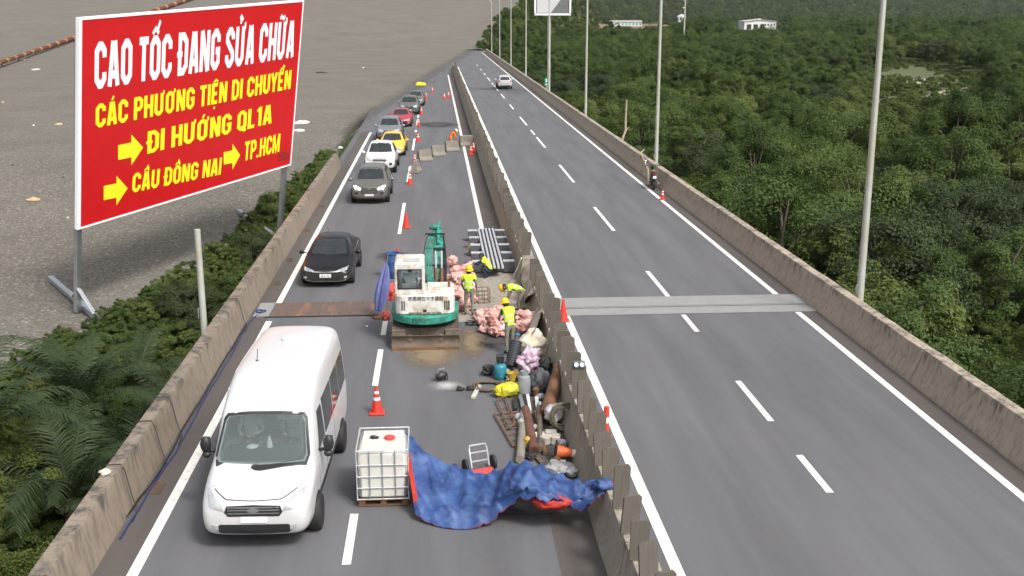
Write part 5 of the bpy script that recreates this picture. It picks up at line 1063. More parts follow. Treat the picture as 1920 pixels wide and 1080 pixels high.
def block_text(txt, width, height):                     # condensed block capitals drawn from strokes
    mb = MB(); x = 0
    def stroke(pts, w_, x0):
        k = len(pts); pts = [V((p[0] + x0, p[1], 0)) for p in pts]; cl = (pts[0] - pts[-2]).length < 1e-6 and (pts[1] - pts[-1]).length < 1e-6 if k > 3 else False; l, r_ = [], []
        for i in range(k):
            a = (pts[i] - pts[i - 1]).normalized() if i else ((pts[i] - pts[-3]).normalized() if cl else None); b = (pts[i + 1] - pts[i]).normalized() if i < k - 1 else None
            if a is None: a = b
            if b is None: b = a
            n_ = V((-a.y - b.y, a.x + b.x, 0)).normalized(); c_ = max(n_.dot(V((-a.y, a.x, 0))), .5); l.append(pts[i] + n_ * w_ / c_); r_.append(pts[i] - n_ * w_ / c_)
        mb.add(l + r_, [(i, i + 1, k + i + 1, k + i) for i in range(k - 1)])
    for ch in txt:
        b, *mk_ = CHR.get(ch, (ch,)); wd, st_ = GLY[b]
        for s in st_: stroke(s, .092, x)
        for a in mk_:
            for s in ACC[a]: stroke(s, .05 if a != 'bar' else .065, x)
        x += wd + .09 + (.06 if 'horn' in mk_ else 0)
    x -= .09; me = bpy.data.meshes.new('lettering'); me.from_pydata([(p[0] / x * width, p[1] * height, .0) for p in mb.v], [], mb.f)
    for i, v in enumerate(me.vertices): v.co.z = (i % 5) * .0004
    return me
def sgtext(txt, l, r, lt, m, bold=.03):
    (a0, b0), (a1, b1), (_, bt) = s2(*l), s2(*r), s2(*lt)
    wd = math.hypot(a1 - a0, b1 - b0); me = block_text(txt, wd, bt - b0); me.materials.append(m)
    ang = math.atan2(b1 - b0, a1 - a0); e1 = su * math.cos(ang) + sv * math.sin(ang); e2 = -su * math.sin(ang) + sv * math.cos(ang)
    for v in me.vertices: v.co = SP(a0, b0, .012) + e1 * v.co.x + e2 * v.co.y + sn * v.co.z
    link('lettering', me, panel)
sgtext('CAO TỐC ĐANG SỬA CHỮA', (177, 167), (549, 107), (177, 80), sgw)
sgtext('CÁC PHƯƠNG TIỆN DI CHUYỂN', (179, 240), (544, 166), (179, 196), sgy)
sgtext('ĐI HƯỚNG QL1A', (276, 288), (508, 231), (276, 247), sgy)
sgtext('CẦU ĐỒNG NAI', (247, 361), (413, 327), (247, 326), sgy)
sgtext('TP.HCM', (457, 302), (523, 284), (457, 267), sgy)
for cx_, cy_, wd, hh in ((221, 286, 47, 58), (194, 362, 45, 56), (419, 297, 31, 49)):
    ar = [(0, .24), (.53, .24), (.53, .5), (1, 0), (.53, -.5), (.53, -.24), (0, -.24)]; sl_ = -.17
    me = MB(); pts_ = [s2(cx_ + x * wd, cy_ + sl_ * x * wd * 1.2 - y * hh) for x, y in ar]; me.add([SP(a, b, .012) for a, b in pts_], [tuple(range(7))]); me.build('arrow', sgy, panel, fix=False)
me = MB()
for k in range(5): a, b = s2(520 + 3 * (k % 2), 291 + 3 * k); me.add([SP(a, b, .01), SP(a + .9, b, .01), SP(a + .9, b + .07, .01), SP(a, b + .07, .01)], [(0, 1, 2, 3)])
me.build('small_print', mat('dark_red_print', (.30, .02, .02), .5), panel, fix=False)
def leg(a, low):
    mb = MB(); p0 = SP(a, -.06, -.16); p1 = SP(a, SH * .95, -.16); q_ = SP(a, -.06, -.16) - sv * low; mb.beam(q_, p1, .26, .2, up=sn); mb.build('leg', steel_m, sg, bevel=.015); return q_
def yz(px, py):
    z = -2.5
    for _ in range(8): q_ = P(px, py, z); z = yard_z(q_.x, q_.y)
    return V((q_.x, q_.y, z))
fl = leg(.10, k_ - .1); 
b0, b1 = yz(95, 527), yz(187, 606); up_ = V((0, 0, .14))
mb = MB(); mb.beam(b0 - foot + up_, b1 - foot + up_, .24, .22); mb.build('foot_bar', steel_m, sg, bevel=.015)
mb = MB(); mb.beam(fl + sv * 1.1, b0.lerp(b1, .93) - foot + up_ * 1.6, .2, .08, up=sn); mb.build('brace', mat('bare_steel', (.66, .68, .70), .35, .6), sg)
mb = MB(); mb.beam(fl + sv * .9, b0.lerp(b1, .50) - foot + up_ * 1.6, .14, .08, up=sn); mb.build('brace', rust_m, sg)
fr = leg(SW - .25, k_ + .35)
d_ = (b1 - b0).normalized(); c0 = yz(447, 399); mb = MB(); e_ = fr + foot; e2_ = c0 + d_ * ((e_ - c0).dot(d_) + .8); 
mb.beam(c0 - foot + up_, V((e2_.x, e2_.y, yard_z(e2_.x, e2_.y) - .3)) - foot + up_, .24, .22); mb.build('foot_bar', steel_m, sg, bevel=.015)
# striped rail strung across the apron behind the sign
def rail():
    pts_ = []
    for k in range(15):
        px, py = -60 + 440 * k / 14, 138 - 148 * k / 14; z = 0
        d = ray(px, py); t = 20.0; o_ = V((0, 0, CAMH)); hit_ = None
        while t < 1400:
            p = o_ + d * t
            if p.z < yard_z(p.x, p.y) + .9: hit_ = p; break
            t += .5
        if hit_: pts_.append(hit_)
    return pts_
rp = rail(); rl = empty('barrier_rail', (rp[0].x, rp[0].y, 0), 0, 'long brown striped barrier rail crossing the asphalt behind the red sign', 'barrier'); ro = V((rp[0].x, rp[0].y, 0))
st1 = mat('rail_brown', (.13, .035, .015), .7, var=.3, scale=2); st2 = mat('rail_ochre', (.42, .20, .05), .7, var=.3, scale=2)
for k in range(len(rp) - 1):
    a, b = rp[k] - ro, rp[k + 1] - ro
    mb = MB(); mb.tube([a, b], [.0018 * (rp[k] - V((0, 0, 9))).length, .0017 * (rp[k + 1] - V((0, 0, 9))).length], 8)
    r_ = mb.build('rail', st1, rl, smooth=True)
    for j in range(2):
        p0, p1 = a.lerp(b, .2 + .5 * j), a.lerp(b, .32 + .5 * j); mb = MB(); mb.tube([p0, p1], .00195 * (rp[k] - V((0, 0, 9))).length, 8, cap=False); mb.build('stripe', st2, r_, smooth=True)
    mb = MB(); z0 = yard_z(rp[k].x, rp[k].y); mb.cyl(a, (a.x, a.y, z0 - .2), .12, n=6); mb.build('post', st1, rl)
# litter on the apron
paper_m = mat('white_paper', (.58, .58, .56), .8, var=.1); leafdry = mat('dry_leaf', (.50, .36, .20), .8, var=.2); ylw_m = mat('yellow_foam', (.75, .66, .03), .7, var=.12); twig_m = mat('twig', (.09, .08, .06), .9)
def scrap(name, px, py, wpx, hpx, m, label, cat='litter', seed=0, group=None):
    q_ = yz(px, py); kx = (q_ - V((0, 0, CAMH))).length / F; rr = random.Random(seed); n = 9; ring = []
    for k in range(n):
        a = 2 * math.pi * k / n; s = rr.uniform(.75, 1.15); ring.append((math.cos(a) * s * wpx * kx / 2, math.sin(a) * s * hpx * kx * 2.2, .05 + rr.uniform(0, .12) * wpx * kx * .6))
    mb = MB(); top_ = [(x * .5, y * .5, z * 1.5 + .03) for x, y, z in ring]; mb.loft([[(x, y, .012) for x, y, z in ring], ring, top_]); o = mb.build(name, m); o.location = q_; return tag(o, label, cat, group)
scrap('paper_scrap', 566, 231, 34, 10, paper_m, 'torn white paper lying right of the red sign', seed=1)
scrap('paper_scrap', 559, 246, 22, 6, paper_m, 'smaller white paper scrap below the torn one', seed=2)
scrap('paper_scrap', 68, 131, 13, 6, paper_m, 'white paper scrap on the asphalt left of the sign', seed=3)
scrap('dry_leaf', 63, 374, 26, 7, leafdry, 'brown dry leaf on the asphalt left of the sign', 'leaf', 4)
scrap('dry_leaf', 110, 234, 12, 4, leafdry, 'small tan leaf close to the sign edge', 'leaf', 5)
scrap('paper_scrap', 638, 278, 9, 3, paper_m, 'small white scrap near the far end of the left parapet', seed=6)
scrap('paper_scrap', 681, 127, 5, 2, paper_m, 'tiny white scrap far out on the asphalt', seed=7)
q_ = yz(789, 160); mb = MB(); mb.prism([(-.72, 0), (.72, 0), (.60, .32), (-.5, .42)], 'Y', -.6, .6); o = mb.build('foam_block', ylw_m, bevel=.03); o.location = q_ + V((0, 0, .01)); tag(o, 'yellow block lying far out on the asphalt beyond the cars', 'block')
q_ = yz(604, 137); mb = MB(); mb.tube([(-1.1, .5, .10), (0, .1, .14), (.9, -.5, .1)], [.09, .12, .05], 6); o = mb.build('stick', twig_m, smooth=True); o.location = q_; tag(o, 'dark stick lying on the asphalt right of the sign top', 'stick')
rl_ = random.Random(11)
for k in range(26):
    px, py = rl_.uniform(5, 620), rl_.uniform(95, 560)
    if px > 140 and px < 580 and py < 430: continue
    if py > 620 - px * .75 + 40 or px > 760 - py: continue
    scrap('pebble', px, py, rl_.uniform(3, 6), 1.6, rl_.choice((twig_m, leafdry, paper_m)), 'small loose bit of litter on the asphalt apron', 'litter', k + 50, 'loose bits on the asphalt')
# ================================================================= CONES, BLOCKS, BARRELS
cone_m = mat('cone_red', (.62, .035, .02), .5, var=.12, scale=8, dirt=(.35, .06, .04), dirtk=.25); conew = mat('cone_band', (.74, .72, .70), .5, var=.08); coneo = mat('cone_orange', (.62, .13, .03), .6, var=.15, dirt=(.3, .1, .05), dirtk=.3)
def cone_meshes(cm):
    a = MB(); a.box((0, 0, .02), (.38, .38, .04)); base = a.mesh('base', black_m if cm is coneo else cm, bevel=.008)
    a = MB(); a.lathe([(.145, .04), (.14, .07), (.035, .70), (.02, .71), (0, .71)], 16); body = a.mesh('cone_body', cm, smooth=True)
    bands = []
    for z0, z1 in ((.36, .44), (.53, .60)):
        r0, r1 = .14 - .105 * (z0 - .07) / .63, .14 - .105 * (z1 - .07) / .63; a = MB(); a.lathe([(r0 + .004, z0), (r1 + .004, z1)], 16, cap=False); bands.append(a.mesh('reflective_band', conew, smooth=2, fix=False))
    return base, body, bands
CM = cone_meshes(cone_m); CO = cone_meshes(coneo)
def cone(px, py, label, bands=True, s=1.0, rz=0, set_=CM, group='red traffic cones along the lane'):
    q_ = P(px, py); r_ = empty('traffic_cone', (q_.x, q_.y, .011), rz, label, 'traffic cone', group); r_.scale = (s, s, s)
    link('base', set_[0], r_); b = link('cone_body', set_[1], r_)
    if bands:
        for m_ in set_[2]: link('reflective_band', m_, b)
    return r_
cone(707, 775, 'red cone with two white bands nearest the minibus', s=.96)
cone(762, 427, 'plain red cone on the lane line beyond the blue barrel', False)
cone(769, 346, 'red cone below the row of concrete blocks'); cone(746, 487, 'small red cone just behind the blue barrel', False, .7)
for i, (px, py) in enumerate(((784, 266), (785, 237), (790, 215), (794, 196), (799, 185), (811, 174))):
    cone(px, py, 'red cone on the dashed lane line beyond the concrete blocks, %s one from the front' % ('first', 'second', 'third', 'fourth', 'fifth', 'last')[i])
cone(1056, 602, 'plain red cone on the right carriageway beside the joint', False, 1.0); cone(1242, 375, 'short red cone next to the parked motorcycle', True, .78)
cone(833, 187, 'far red cone of the small cluster on the closed lane', True, 1.1); cone(841, 184, 'second far red cone of the small cluster on the closed lane', True, 1.1)
cone(778, 306, 'red cone standing against the end of the concrete block row', True, .9); cone(883, 291, 'red cone beside the tilted concrete block at the median', True, 1.0); cone(888, 285, 'second red cone behind the one at the tilted block', True, 1.0)
q_ = P(1058, 858); r_ = cone(1040, 862, 'dirty orange cone lying on its side among the junk', True, 1.05, 0, CO, None); r_.rotation_euler = (0, R(97), R(-6)); r_.location.z = .20
q_ = P(1122, 818); r_ = empty('delineator_post', (3.80, q_.y, 0), 0, 'red post with a white band behind the brown boards', 'post')
mb = MB(); mb.cyl((0, 0, 0), (0, 0, .72), .07, .065, 12); mb.lathe([(.15, 0), (.15, .03), (.07, .06)], 14); pb_ = mb.build('post_body', cone_m, r_, smooth=True); mb = MB(); mb.lathe([(.0725, .34), (.071, .48)], 12, cap=False); mb.build('reflective_band', conew, pb_, smooth=2, fix=False)
JB = [(-.28, 0), (.28, 0), (.28, .10), (.15, .32), (.10, .74), (-.10, .74), (-.15, .32), (-.28, .10)]
def block(px, py, ln, rz, label, tilt=0):
    q_ = P(px, py); mb = MB(); mb.prism([(x + .006 * random.uniform(-1, 1), z) for x, z in JB], 'X', -ln / 2, ln / 2); o = mb.build('concrete_block', conc_blk, bevel=.015); o.location = (q_.x, q_.y, .012 + abs(math.sin(tilt)) * .28); o.rotation_euler = (tilt, 0, rz); tag(o, label, 'concrete block', 'concrete blocks closing the lane')
for i, (px, py, rz, tl) in enumerate(((796, 302, R(32), 0), (821, 293, R(28), 0), (847, 284, R(22), 0), (873, 274, R(18), R(12)))):
    block(px, py, .98, rz, 'weathered concrete block in the slanting row, %s' % ('leftmost', 'second from left', 'third from left', 'tilted rightmost one')[i], tl)
block(780, 323, 1.1, R(80), 'weathered concrete block seen end on beside the lane line')
bar_m = mat('blue_drum', (.025, .075, .20), .45, var=.2, scale=4, dirt=(.10, .13, .2), dirtk=.2)
q_ = P(738, 520); r_ = empty('plastic_drum', (q_.x, q_.y, .011), 0, 'blue plastic drum behind the excavator cab', 'drum')
mb = MB(); mb.lathe([(.24, 0), (.27, .04), (.285, .25), (.295, .28), (.285, .31), (.29, .45), (.285, .58), (.295, .61), (.285, .64), (.265, .86), (.28, .88), (.28, .92), (.24, .92), (.235, .80), (0, .80)], 20); mb.build('shell', bar_m, r_, smooth=True)
mb = MB(); mb.torus((0, 0, .915), .275, .018, 24, 6); mb.build('rim', bar_m, r_, smooth=2)
# folded umbrella
umb_m = mat('umbrella_cloth', (.17, .19, .42), .85, var=.25, scale=5, bmp=.4); q_ = P(711, 597)
r_ = empty('folded_umbrella', (q_.x, q_.y, .011), 0, 'folded purple-blue sunshade standing left of the excavator', 'umbrella'); mb = MB()
rings = []
for k in range(12):
    t_ = k / 11; z = .25 + 1.75 * t_; R0 = .20 * math.sin(math.pi * min(1, .15 + t_ * .95)) ** .8 + .02; ring_ = []
    for j in range(16): a = 2 * math.pi * j / 16; rr = R0 * (1 + .28 * math.cos(8 * a)) ; ring_.append((rr * math.cos(a) * .8 + .32 * t_, rr * math.sin(a), z))
    rings.append(ring_)
mb.loft(rings); mb.build('canopy', umb_m, r_, smooth=True); mb = MB(); mb.tube([(0, 0, 0), (.34, 0, 2.12)], .02, 8); mb.build('pole', steel_m, r_); mb = MB(); mb.lathe([(.2, 0), (.2, .06), (.03, .08)], 14); mb.build('foot', rust_m, r_)
# ---------------------------------------------------------------- sacks and cloth
def mat_sack(name, a, b_, c_):
    m, t, b = mk(name); v = coords(t); oi = node(t, 'ShaderNodeObjectInfo'); ad = node(t, 'ShaderNodeVectorMath', operation='ADD'); L(t, v, ad.inputs[0]); L(t, oi.outputs['Location'], ad.inputs[1])
    f = tex_noise(t, ad.outputs[0], 3.2, 4, .55, .5); c = ramp(t, f, [(.25, a), (.48, b_), (.75, c_)]); L(t, c, b.inputs['Base Color']); b.inputs['Roughness'].default_value = .65; bump(t, b, tex_noise(t, ad.outputs[0], 7, 3, .5, 1.2), .5, .04); return m
pink_m = mat_sack('pink_sack', (.22, .06, .05), (.56, .30, .26), (.78, .62, .58)); redbag_m = mat_sack('red_sack', (.25, .02, .015), (.50, .07, .05), (.62, .25, .2)); cream_s = mat_sack('cream_sack', (.42, .34, .24), (.62, .54, .42), (.72, .65, .54)); grey_s = mat_sack('grey_bag', (.035, .035, .04), (.09, .09, .1), (.16, .155, .16)); black_s = mat_sack('black_bag', (.008, .008, .009), (.018, .018, .02), (.05, .05, .055))
cloth_s = mat_sack('patterned_cloth', (.20, .08, .14), (.50, .36, .46), (.66, .60, .66)); white_s = mat_sack('white_sack', (.42, .34, .36), (.62, .57, .58), (.74, .72, .72)); yel_s = mat('yellow_sack', (.72, .56, .02), .5, var=.2, scale=8, dirt=(.10, .28, .03), dirtk=.3, dscale=3)
def sack(name, px, py, z, rad, m, label, cat='sack', seed=0, amp=.35, group=None, rz=0, crease=.25):
    q_ = P(px, py, z); mb = MB(); mb.lump((0, 0, 0), rad, seed, amp, 1.6, 4, flat=rad[2] * .8, crease=crease); o = mb.build(name, m, smooth=2); o.location = q_; o.rotation_euler = (0, 0, rz); return tag(o, label, cat, group)
rs2 = random.Random(8)
for i, (px, py, z) in enumerate(((851, 520, .18), (866, 512, .18), (878, 520, .18), (855, 535, .18), (868, 530, .45), (862, 548, .18), (873, 545, .42), (880, 540, .2), (860, 508, .40), (875, 562, .18), (868, 575, .16), (885, 500, .15), (857, 522, .45), (866, 555, .40))):
    sack('pink_sack', px, py - 2, z, (rs2.uniform(.24, .36), rs2.uniform(.2, .3), rs2.uniform(.16, .24)), pink_m, 'crumpled pink sack in the heap right of the excavator boom', 'sack', i, .4, 'pink sacks heaped beyond the excavator', rs2.uniform(0, 3), .3)
for i, (px, py, z) in enumerate(((905, 600, .16), (922, 588, .2), (938, 582, .25), (915, 612, .18), (932, 603, .40), (944, 618, .18), (930, 620, .16), (902, 590, .14), (926, 592, .52), (975, 592, .2), (982, 600, .2), (978, 620, .18), (985, 612, .36), (990, 596, .3))):
    sack('pink_sack', px, py, z, (rs2.uniform(.24, .34), rs2.uniform(.2, .3), rs2.uniform(.16, .24)), pink_m, 'crumpled pink sack in the heap between the workers and the median', 'sack', i + 30, .4, 'pink sacks heaped by the workers', rs2.uniform(0, 3), .3)
sack('pink_sack', 848, 490, .2, (.24, .22, .24), pink_m, 'single tied pink sack standing alone beyond the excavator boom', seed=70, crease=.5)
sack('red_sack', 733, 548, .25, (.28, .24, .36), redbag_m, 'red plastic sack between the sunshade and the excavator', seed=71, crease=.6); sack('red_sack', 724, 592, .12, (.14, .14, .15), redbag_m, 'small reddish bag at the foot of the sunshade', seed=72)
sack('tan_bag', 885, 468, .22, (.17, .17, .24), mat_sack('tan_bag', (.30, .2, .1), (.46, .33, .17), (.5, .4, .24)), 'small tan bag left of the steel beams', 'bag', 73)
sack('cream_sack', 1000, 648, .42, (.46, .42, .42), cream_s, 'large cream sack on top of the junk by the median', 'sack', 74, .3)
sack('cloth_heap', 991, 676, .35, (.36, .34, .36), cloth_s, 'heap of pink patterned cloth below the cream sack', 'cloth', 75, .5, crease=.7)
sack('black_bag', 916, 694, .13, (.20, .18, .14), black_s, 'small black plastic bag left of the teal cooler', 'bag', 76, .5, crease=.6)
sack('black_bag', 1024, 690, .32, (.20, .24, .32), black_s, 'black bag squeezed against the median wall', 'bag', 77, .4, crease=.6)
sack('grey_backpack', 1012, 716, .30, (.30, .26, .36), grey_s, 'dark grey backpack beside the gas bottle', 'bag', 78, .3)
sack('yellow_sack', 952, 731, .18, (.36, .22, .19), yel_s, 'bright yellow sack with green print lying by the hose coil', 'sack', 79, .22, rz=.25, crease=.3)
sack('white_sack', 1038, 775, .25, (.22, .34, .24), white_s, 'white woven sack leaning by the rusty pipes', 'sack', 80, .2, rz=-.3)
sack('white_rag', 1020, 820, .08, (.34, .30, .07), white_s, 'dirty white rag trailing between the pipes', 'cloth', 82, .7, crease=.8)
for i, (px, py) in enumerate(((1033, 823), (1024, 833), (1042, 832))):
    q_ = P(px, py); mb = MB(); mb.box((0, 0, .1), (.26, .2, .2)); o = mb.build('plaster_block', mat('plaster', (.46, .43, .37), .9, var=.3, bmp=.3), bevel=.02); o.location = (q_.x, q_.y, .011); o.rotation_euler = (0, 0, i * .7); tag(o, 'pale broken block among the junk, %s of three' % ('upper', 'left', 'right')[i], 'block', 'broken blocks by the median')
for i, (px, py) in enumerate(((1040, 872), (1050, 880), (1062, 876), (1032, 882), (1072, 884))):
    sack('rubble_stone', px, py, .12 + .06 * (i % 2), (.16, .14, .11), mat('stone', (.30, .30, .31), .9, var=.3, bmp=.4), 'grey stone heaped beside the blue tarpaulin', 'stone', 90 + i, .3, 'stones by the tarpaulin', crease=0)
# ---------------------------------------------------------------- odd tools and pipes
def simple(name, mb, m, loc, label, cat, rz=0, smooth=True, bevel=0):
    o = mb.build(name, m, smooth=smooth, bevel=bevel); o.location = loc; o.rotation_euler = (0, 0, rz); return tag(o, label, cat)
def tubepx(name, pts, r, m, label, cat, n=10):
    w_ = [P(x, y, z) for x, y, z in pts]; o0 = V((w_[0].x, w_[0].y, 0)); mb = MB(); mb.tube([p - o0 for p in w_], r, n); return simple(name, mb, m, o0, label, cat)
def hollow(name, p0, p1, r, m, label, cat):
    a, b = P(*p0), P(*p1); o0 = V((a.x, a.y, 0)); a, b = a - o0, b - o0; d = (b - a).normalized(); r_ = empty(name, o0, 0, label, cat); mb = MB(); mb.tube([a + d * .02, a, a, b, b, b - d * .02], [r * .86, r * .86, r, r, r * .86, r * .86], 16); mb.build('tube', m, r_, smooth=True); mb = MB(); mb.tube([a + d * .03, a + d * .031], r * .84, 14); mb.build('bore', dark_m, r_); mb = MB(); mb.tube([b - d * .031, b - d * .03], r * .84, 14); mb.build('bore', dark_m, r_); return r_
hollow('steel_pipe', (1024, 778, .17), (1050, 690, .62), .17, rust_m, 'thick rusty pipe leaning beside the median wall', 'pipe')
hollow('steel_pipe', (1002, 846, .12), (985, 768, .14), .115, mat('red_rust', (.17, .075, .05), .8, .1, var=.3, dirt=(.1, .05, .035)), 'red-brown steel pipe lying along the lane edge', 'pipe')
tubepx('timber_pole', [(975, 862, .1), (982, 772, .1)], .10, mat('grey_timber', (.22, .20, .165), .9, var=.3), 'grey timber pole left of the red-brown pipe', 'pole')
tubepx('steel_bar', [(1013, 842, .1), (1011, 768, .12)], .07, mudst_m, 'narrow muddy steel bar right of the red-brown pipe', 'bar')
tubepx('steel_bar', [(1022, 850, .06), (1004, 772, .08)], .05, rust_m, 'thin rusty bar under the white rag', 'bar')
for i, (a, b, m_) in enumerate((((982, 772), (975, 742), steel_m), ((988, 770), (983, 742), trim_m), ((993, 772), (989, 742), paint_m), ((1008, 766), (1006, 746), paint_m), ((967, 768), (966, 746), trim_m))):
    p0, p1 = P(*a, .07), P(*b, .07); o0 = V((p0.x, p0.y, 0)); mb = MB(); mb.beam(p0 - o0, p1 - o0, .09, .08); simple('steel_angle', mb, m_, o0, '%s short steel section above the pipes' % ('grey leftmost', 'black second', 'white middle', 'white right-hand', 'black outermost')[i], 'bar', smooth=False)
p0, p1 = P(887, 746, .04), P(899, 723, .04); o0 = V((p0.x, p0.y, 0)); mb = MB(); mb.beam(p0 - o0, p1 - o0, .11, .06); simple('timber_offcut', mb, mat('pale_timber', (.46, .44, .38), .8, var=.2), o0, 'pale timber offcut under the brown hose coil', 'timber', smooth=False)
def coil(px, py, R_, r, turns, m, label, axis='Z', z=.03, name='hose_coil'):
    q_ = P(px, py, z); pts_ = []; rc = random.Random(px)
    ph = [rc.uniform(0, 6) for _ in range(turns + 1)]
    for k in range(turns * 16):
        a = 2 * math.pi * k / 16; t_ = k // 16; rr = R_ * (1 + .12 * math.sin(a + ph[t_]) - .05 * t_); p = (rr * math.cos(a), rr * math.sin(a), .025 * (t_ % 3) + .02 * math.sin(2 * a + ph[t_]))
        if axis == 'Y': p = (p[0], p[2] * 2 + p[1] * .35, p[1] + R_)
        pts_.append(p)
    mb = MB(); mb.tube(pts_, r, 6); return simple(name, mb, m, q_, label, 'hose')
hose_m = mat('brown_hose', (.12, .085, .06), .7, var=.3); coil(915, 725, .42, .024, 6, hose_m, 'coil of brown hose left of the yellow sack')
coil(1056, 806, .30, .026, 6, mat('olive_hose', (.12, .11, .075), .7, var=.3), 'coil of olive hose leaning on the median wall', 'Y', .03)
coil(886, 606, .22, .016, 2, trim_m, 'small loop of black cable between the worker and the pink sacks')
blue_c = mat('blue_cable', (.02, .032, .13), .5); coil(489, 585, .16, .016, 4, blue_c, 'small coil of blue cable at the steel joint plate')
q_ = P(983, 742); r_ = empty('gas_bottle', (q_.x, q_.y, .011), 0, 'grey gas bottle standing beside the yellow sack', 'gas bottle'); gb = mat('gas_grey', (.30, .32, .335), .4, .2, var=.15)
mb = MB(); mb.lathe([(.10, 0), (.11, .03), (.155, .06), (.16, .12), (.16, .45), (.14, .52), (.08, .56), (0, .57)], 18); mb.build('shell', gb, r_, smooth=True); mb = MB(); mb.lathe([(.10, .54), (.105, .66), (.095, .66), (.09, .54)], 16, cap=False); mb.build('collar', gb, r_, smooth=True, fix=False); mb = MB(); mb.cyl((0, 0, .56), (0, 0, .64), .025, n=8); mb.build('valve', chrome_m, r_)
q_ = P(938, 710); r_ = empty('water_cooler', (q_.x, q_.y, .011), 0, 'teal water cooler with a dark top left of the black roll', 'cooler'); teal = mat('teal_plastic', (.03, .20, .26), .45, var=.2)
mb = MB(); mb.lathe([(.15, 0), (.17, .05), (.17, .34), (.15, .38), (.07, .42), (.07, .46), (0, .46)], 16); mb.build('tank', teal, r_, smooth=True); mb = MB(); mb.box((0, 0, .56), (.2, .2, .2)); mb.build('top_unit', trim_m, r_, bevel=.02); mb = MB(); mb.cyl((0, -.17, .1), (0, -.22, .1), .02, n=8); mb.build('tap', steel_m, r_)
q_ = P(960, 714); mb = MB(); mb.lathe([(.11, 0), (.14, .22), (.15, .22), (.13, .21), (.10, .02), (0, .02)], 16); simple('bucket', mb, mat('ochre_bucket', (.45, .30, .04), .5), (q_.x, q_.y, .011), 'small ochre bucket between the cooler and the gas bottle', 'bucket')
a, b = P(958, 688, .14), P(968, 640, .75); o0 = V((a.x, a.y, 0)); mb = MB(); n_ = 22; mb.tube([(a - o0).lerp(b - o0, k / n_) for k in range(n_ + 1)], [.16 + .012 * (k % 2) for k in range(n_ + 1)], 14); simple('black_roll', mb, mat('ribbed_black', (.03, .034, .04), .5, var=.2), o0, 'black ribbed roll leaning on the cream sack', 'roll')
def gadget(px, py, label, s=1.0):
    q_ = P(px, py); r_ = empty('power_tool', (q_.x, q_.y, .011), .5, label, 'tool'); mb = MB(); mb.lump((0, 0, .13 * s), (.16 * s, .11 * s, .12 * s), 5, .25, sub=3); mb.build('motor', trim_m, r_, smooth=2); mb = MB(); mb.tube([(-.1 * s, 0, .2 * s), (-.08 * s, 0, .32 * s), (.1 * s, 0, .32 * s), (.12 * s, 0, .2 * s)], .02 * s, 6); mb.build('handle', steel_m, r_, smooth=True); mb = MB(); mb.torus((.12 * s, -.05 * s, .12 * s), .1 * s, .015 * s, 14, 6, axis='X'); mb.build('guard', trim_m, r_, smooth=2)
gadget(827, 714, 'small black power tool on the wet patch below the excavator', 1.0)
q_ = P(873, 733); r_ = empty('work_shoes', (q_.x, q_.y, .011), .1, 'pair of black shoes left on the closed lane', 'shoes')
for sx in (-1, 1): mb = MB(); mb.lump((sx * .13, 0, .05), (.12, .055, .05), 3, .1, flat=.04); mb.lump((sx * .13 - .04, 0, .09), (.06, .045, .05), 3, .1, sub=2); mb.build('shoe', black_m, r_, smooth=2)
mb = MB(); mb.box((0, 0, .012), (.06, .04, .024)); q_ = P(688, 613); simple('foam_scrap', mb, white_m, (q_.x, q_.y, .012), 'tiny white scrap on the lane above the cone', 'litter', smooth=False)
# wire rack lying on the road, small wire crate near the workers
def rack(pts2, bars, label, z=.06, r=.014):
    w_ = [P(x, y, z) for x, y in pts2]; o0 = V((w_[0].x, w_[0].y, 0)); r_ = empty('wire_rack', o0, 0, label, 'rack'); a, b, c_, d = [p - o0 for p in w_]
    for p, q2 in ((a, b), (b, c_), (c_, d), (d, a)): mb = MB(); mb.cyl(p, q2, r * 1.5, n=6); mb.build('frame', rust_m, r_)
    for k in range(1, bars): mb = MB(); mb.cyl(a.lerp(d, k / bars), b.lerp(c_, k / bars), r, n=5); mb.build('bar', rust_m, r_)
rack([(927, 776), (970, 772), (976, 832), (962, 836)], 6, 'rusty wire rack lying flat left of the timber pole'); rack([(931, 748), (948, 744), (966, 792), (955, 802)], 3, 'thin rusty rod frame above the wire rack', .10)
q_ = P(906, 566); r_ = empty('wire_crate', (q_.x, q_.y, .011), .1, 'small wire crate beside the standing worker', 'crate')
for z in (0.02, .16, .30, .44):
    for p, q2 in (((-.2, -.25), (.2, -.25)), ((.2, -.25), (.2, .25)), ((.2, .25), (-.2, .25)), ((-.2, .25), (-.2, -.25))): mb = MB(); mb.cyl((*p, z), (*q2, z), .01, n=5); mb.build('wire', rust_m, r_)
for x, y in ((-.2, -.25), (.2, -.25), (.2, .25), (-.2, .25), (0, -.25), (0, .25)): mb = MB(); mb.cyl((x, y, 0), (x, y, .46), .012, n=5); mb.build('upright', rust_m, r_)
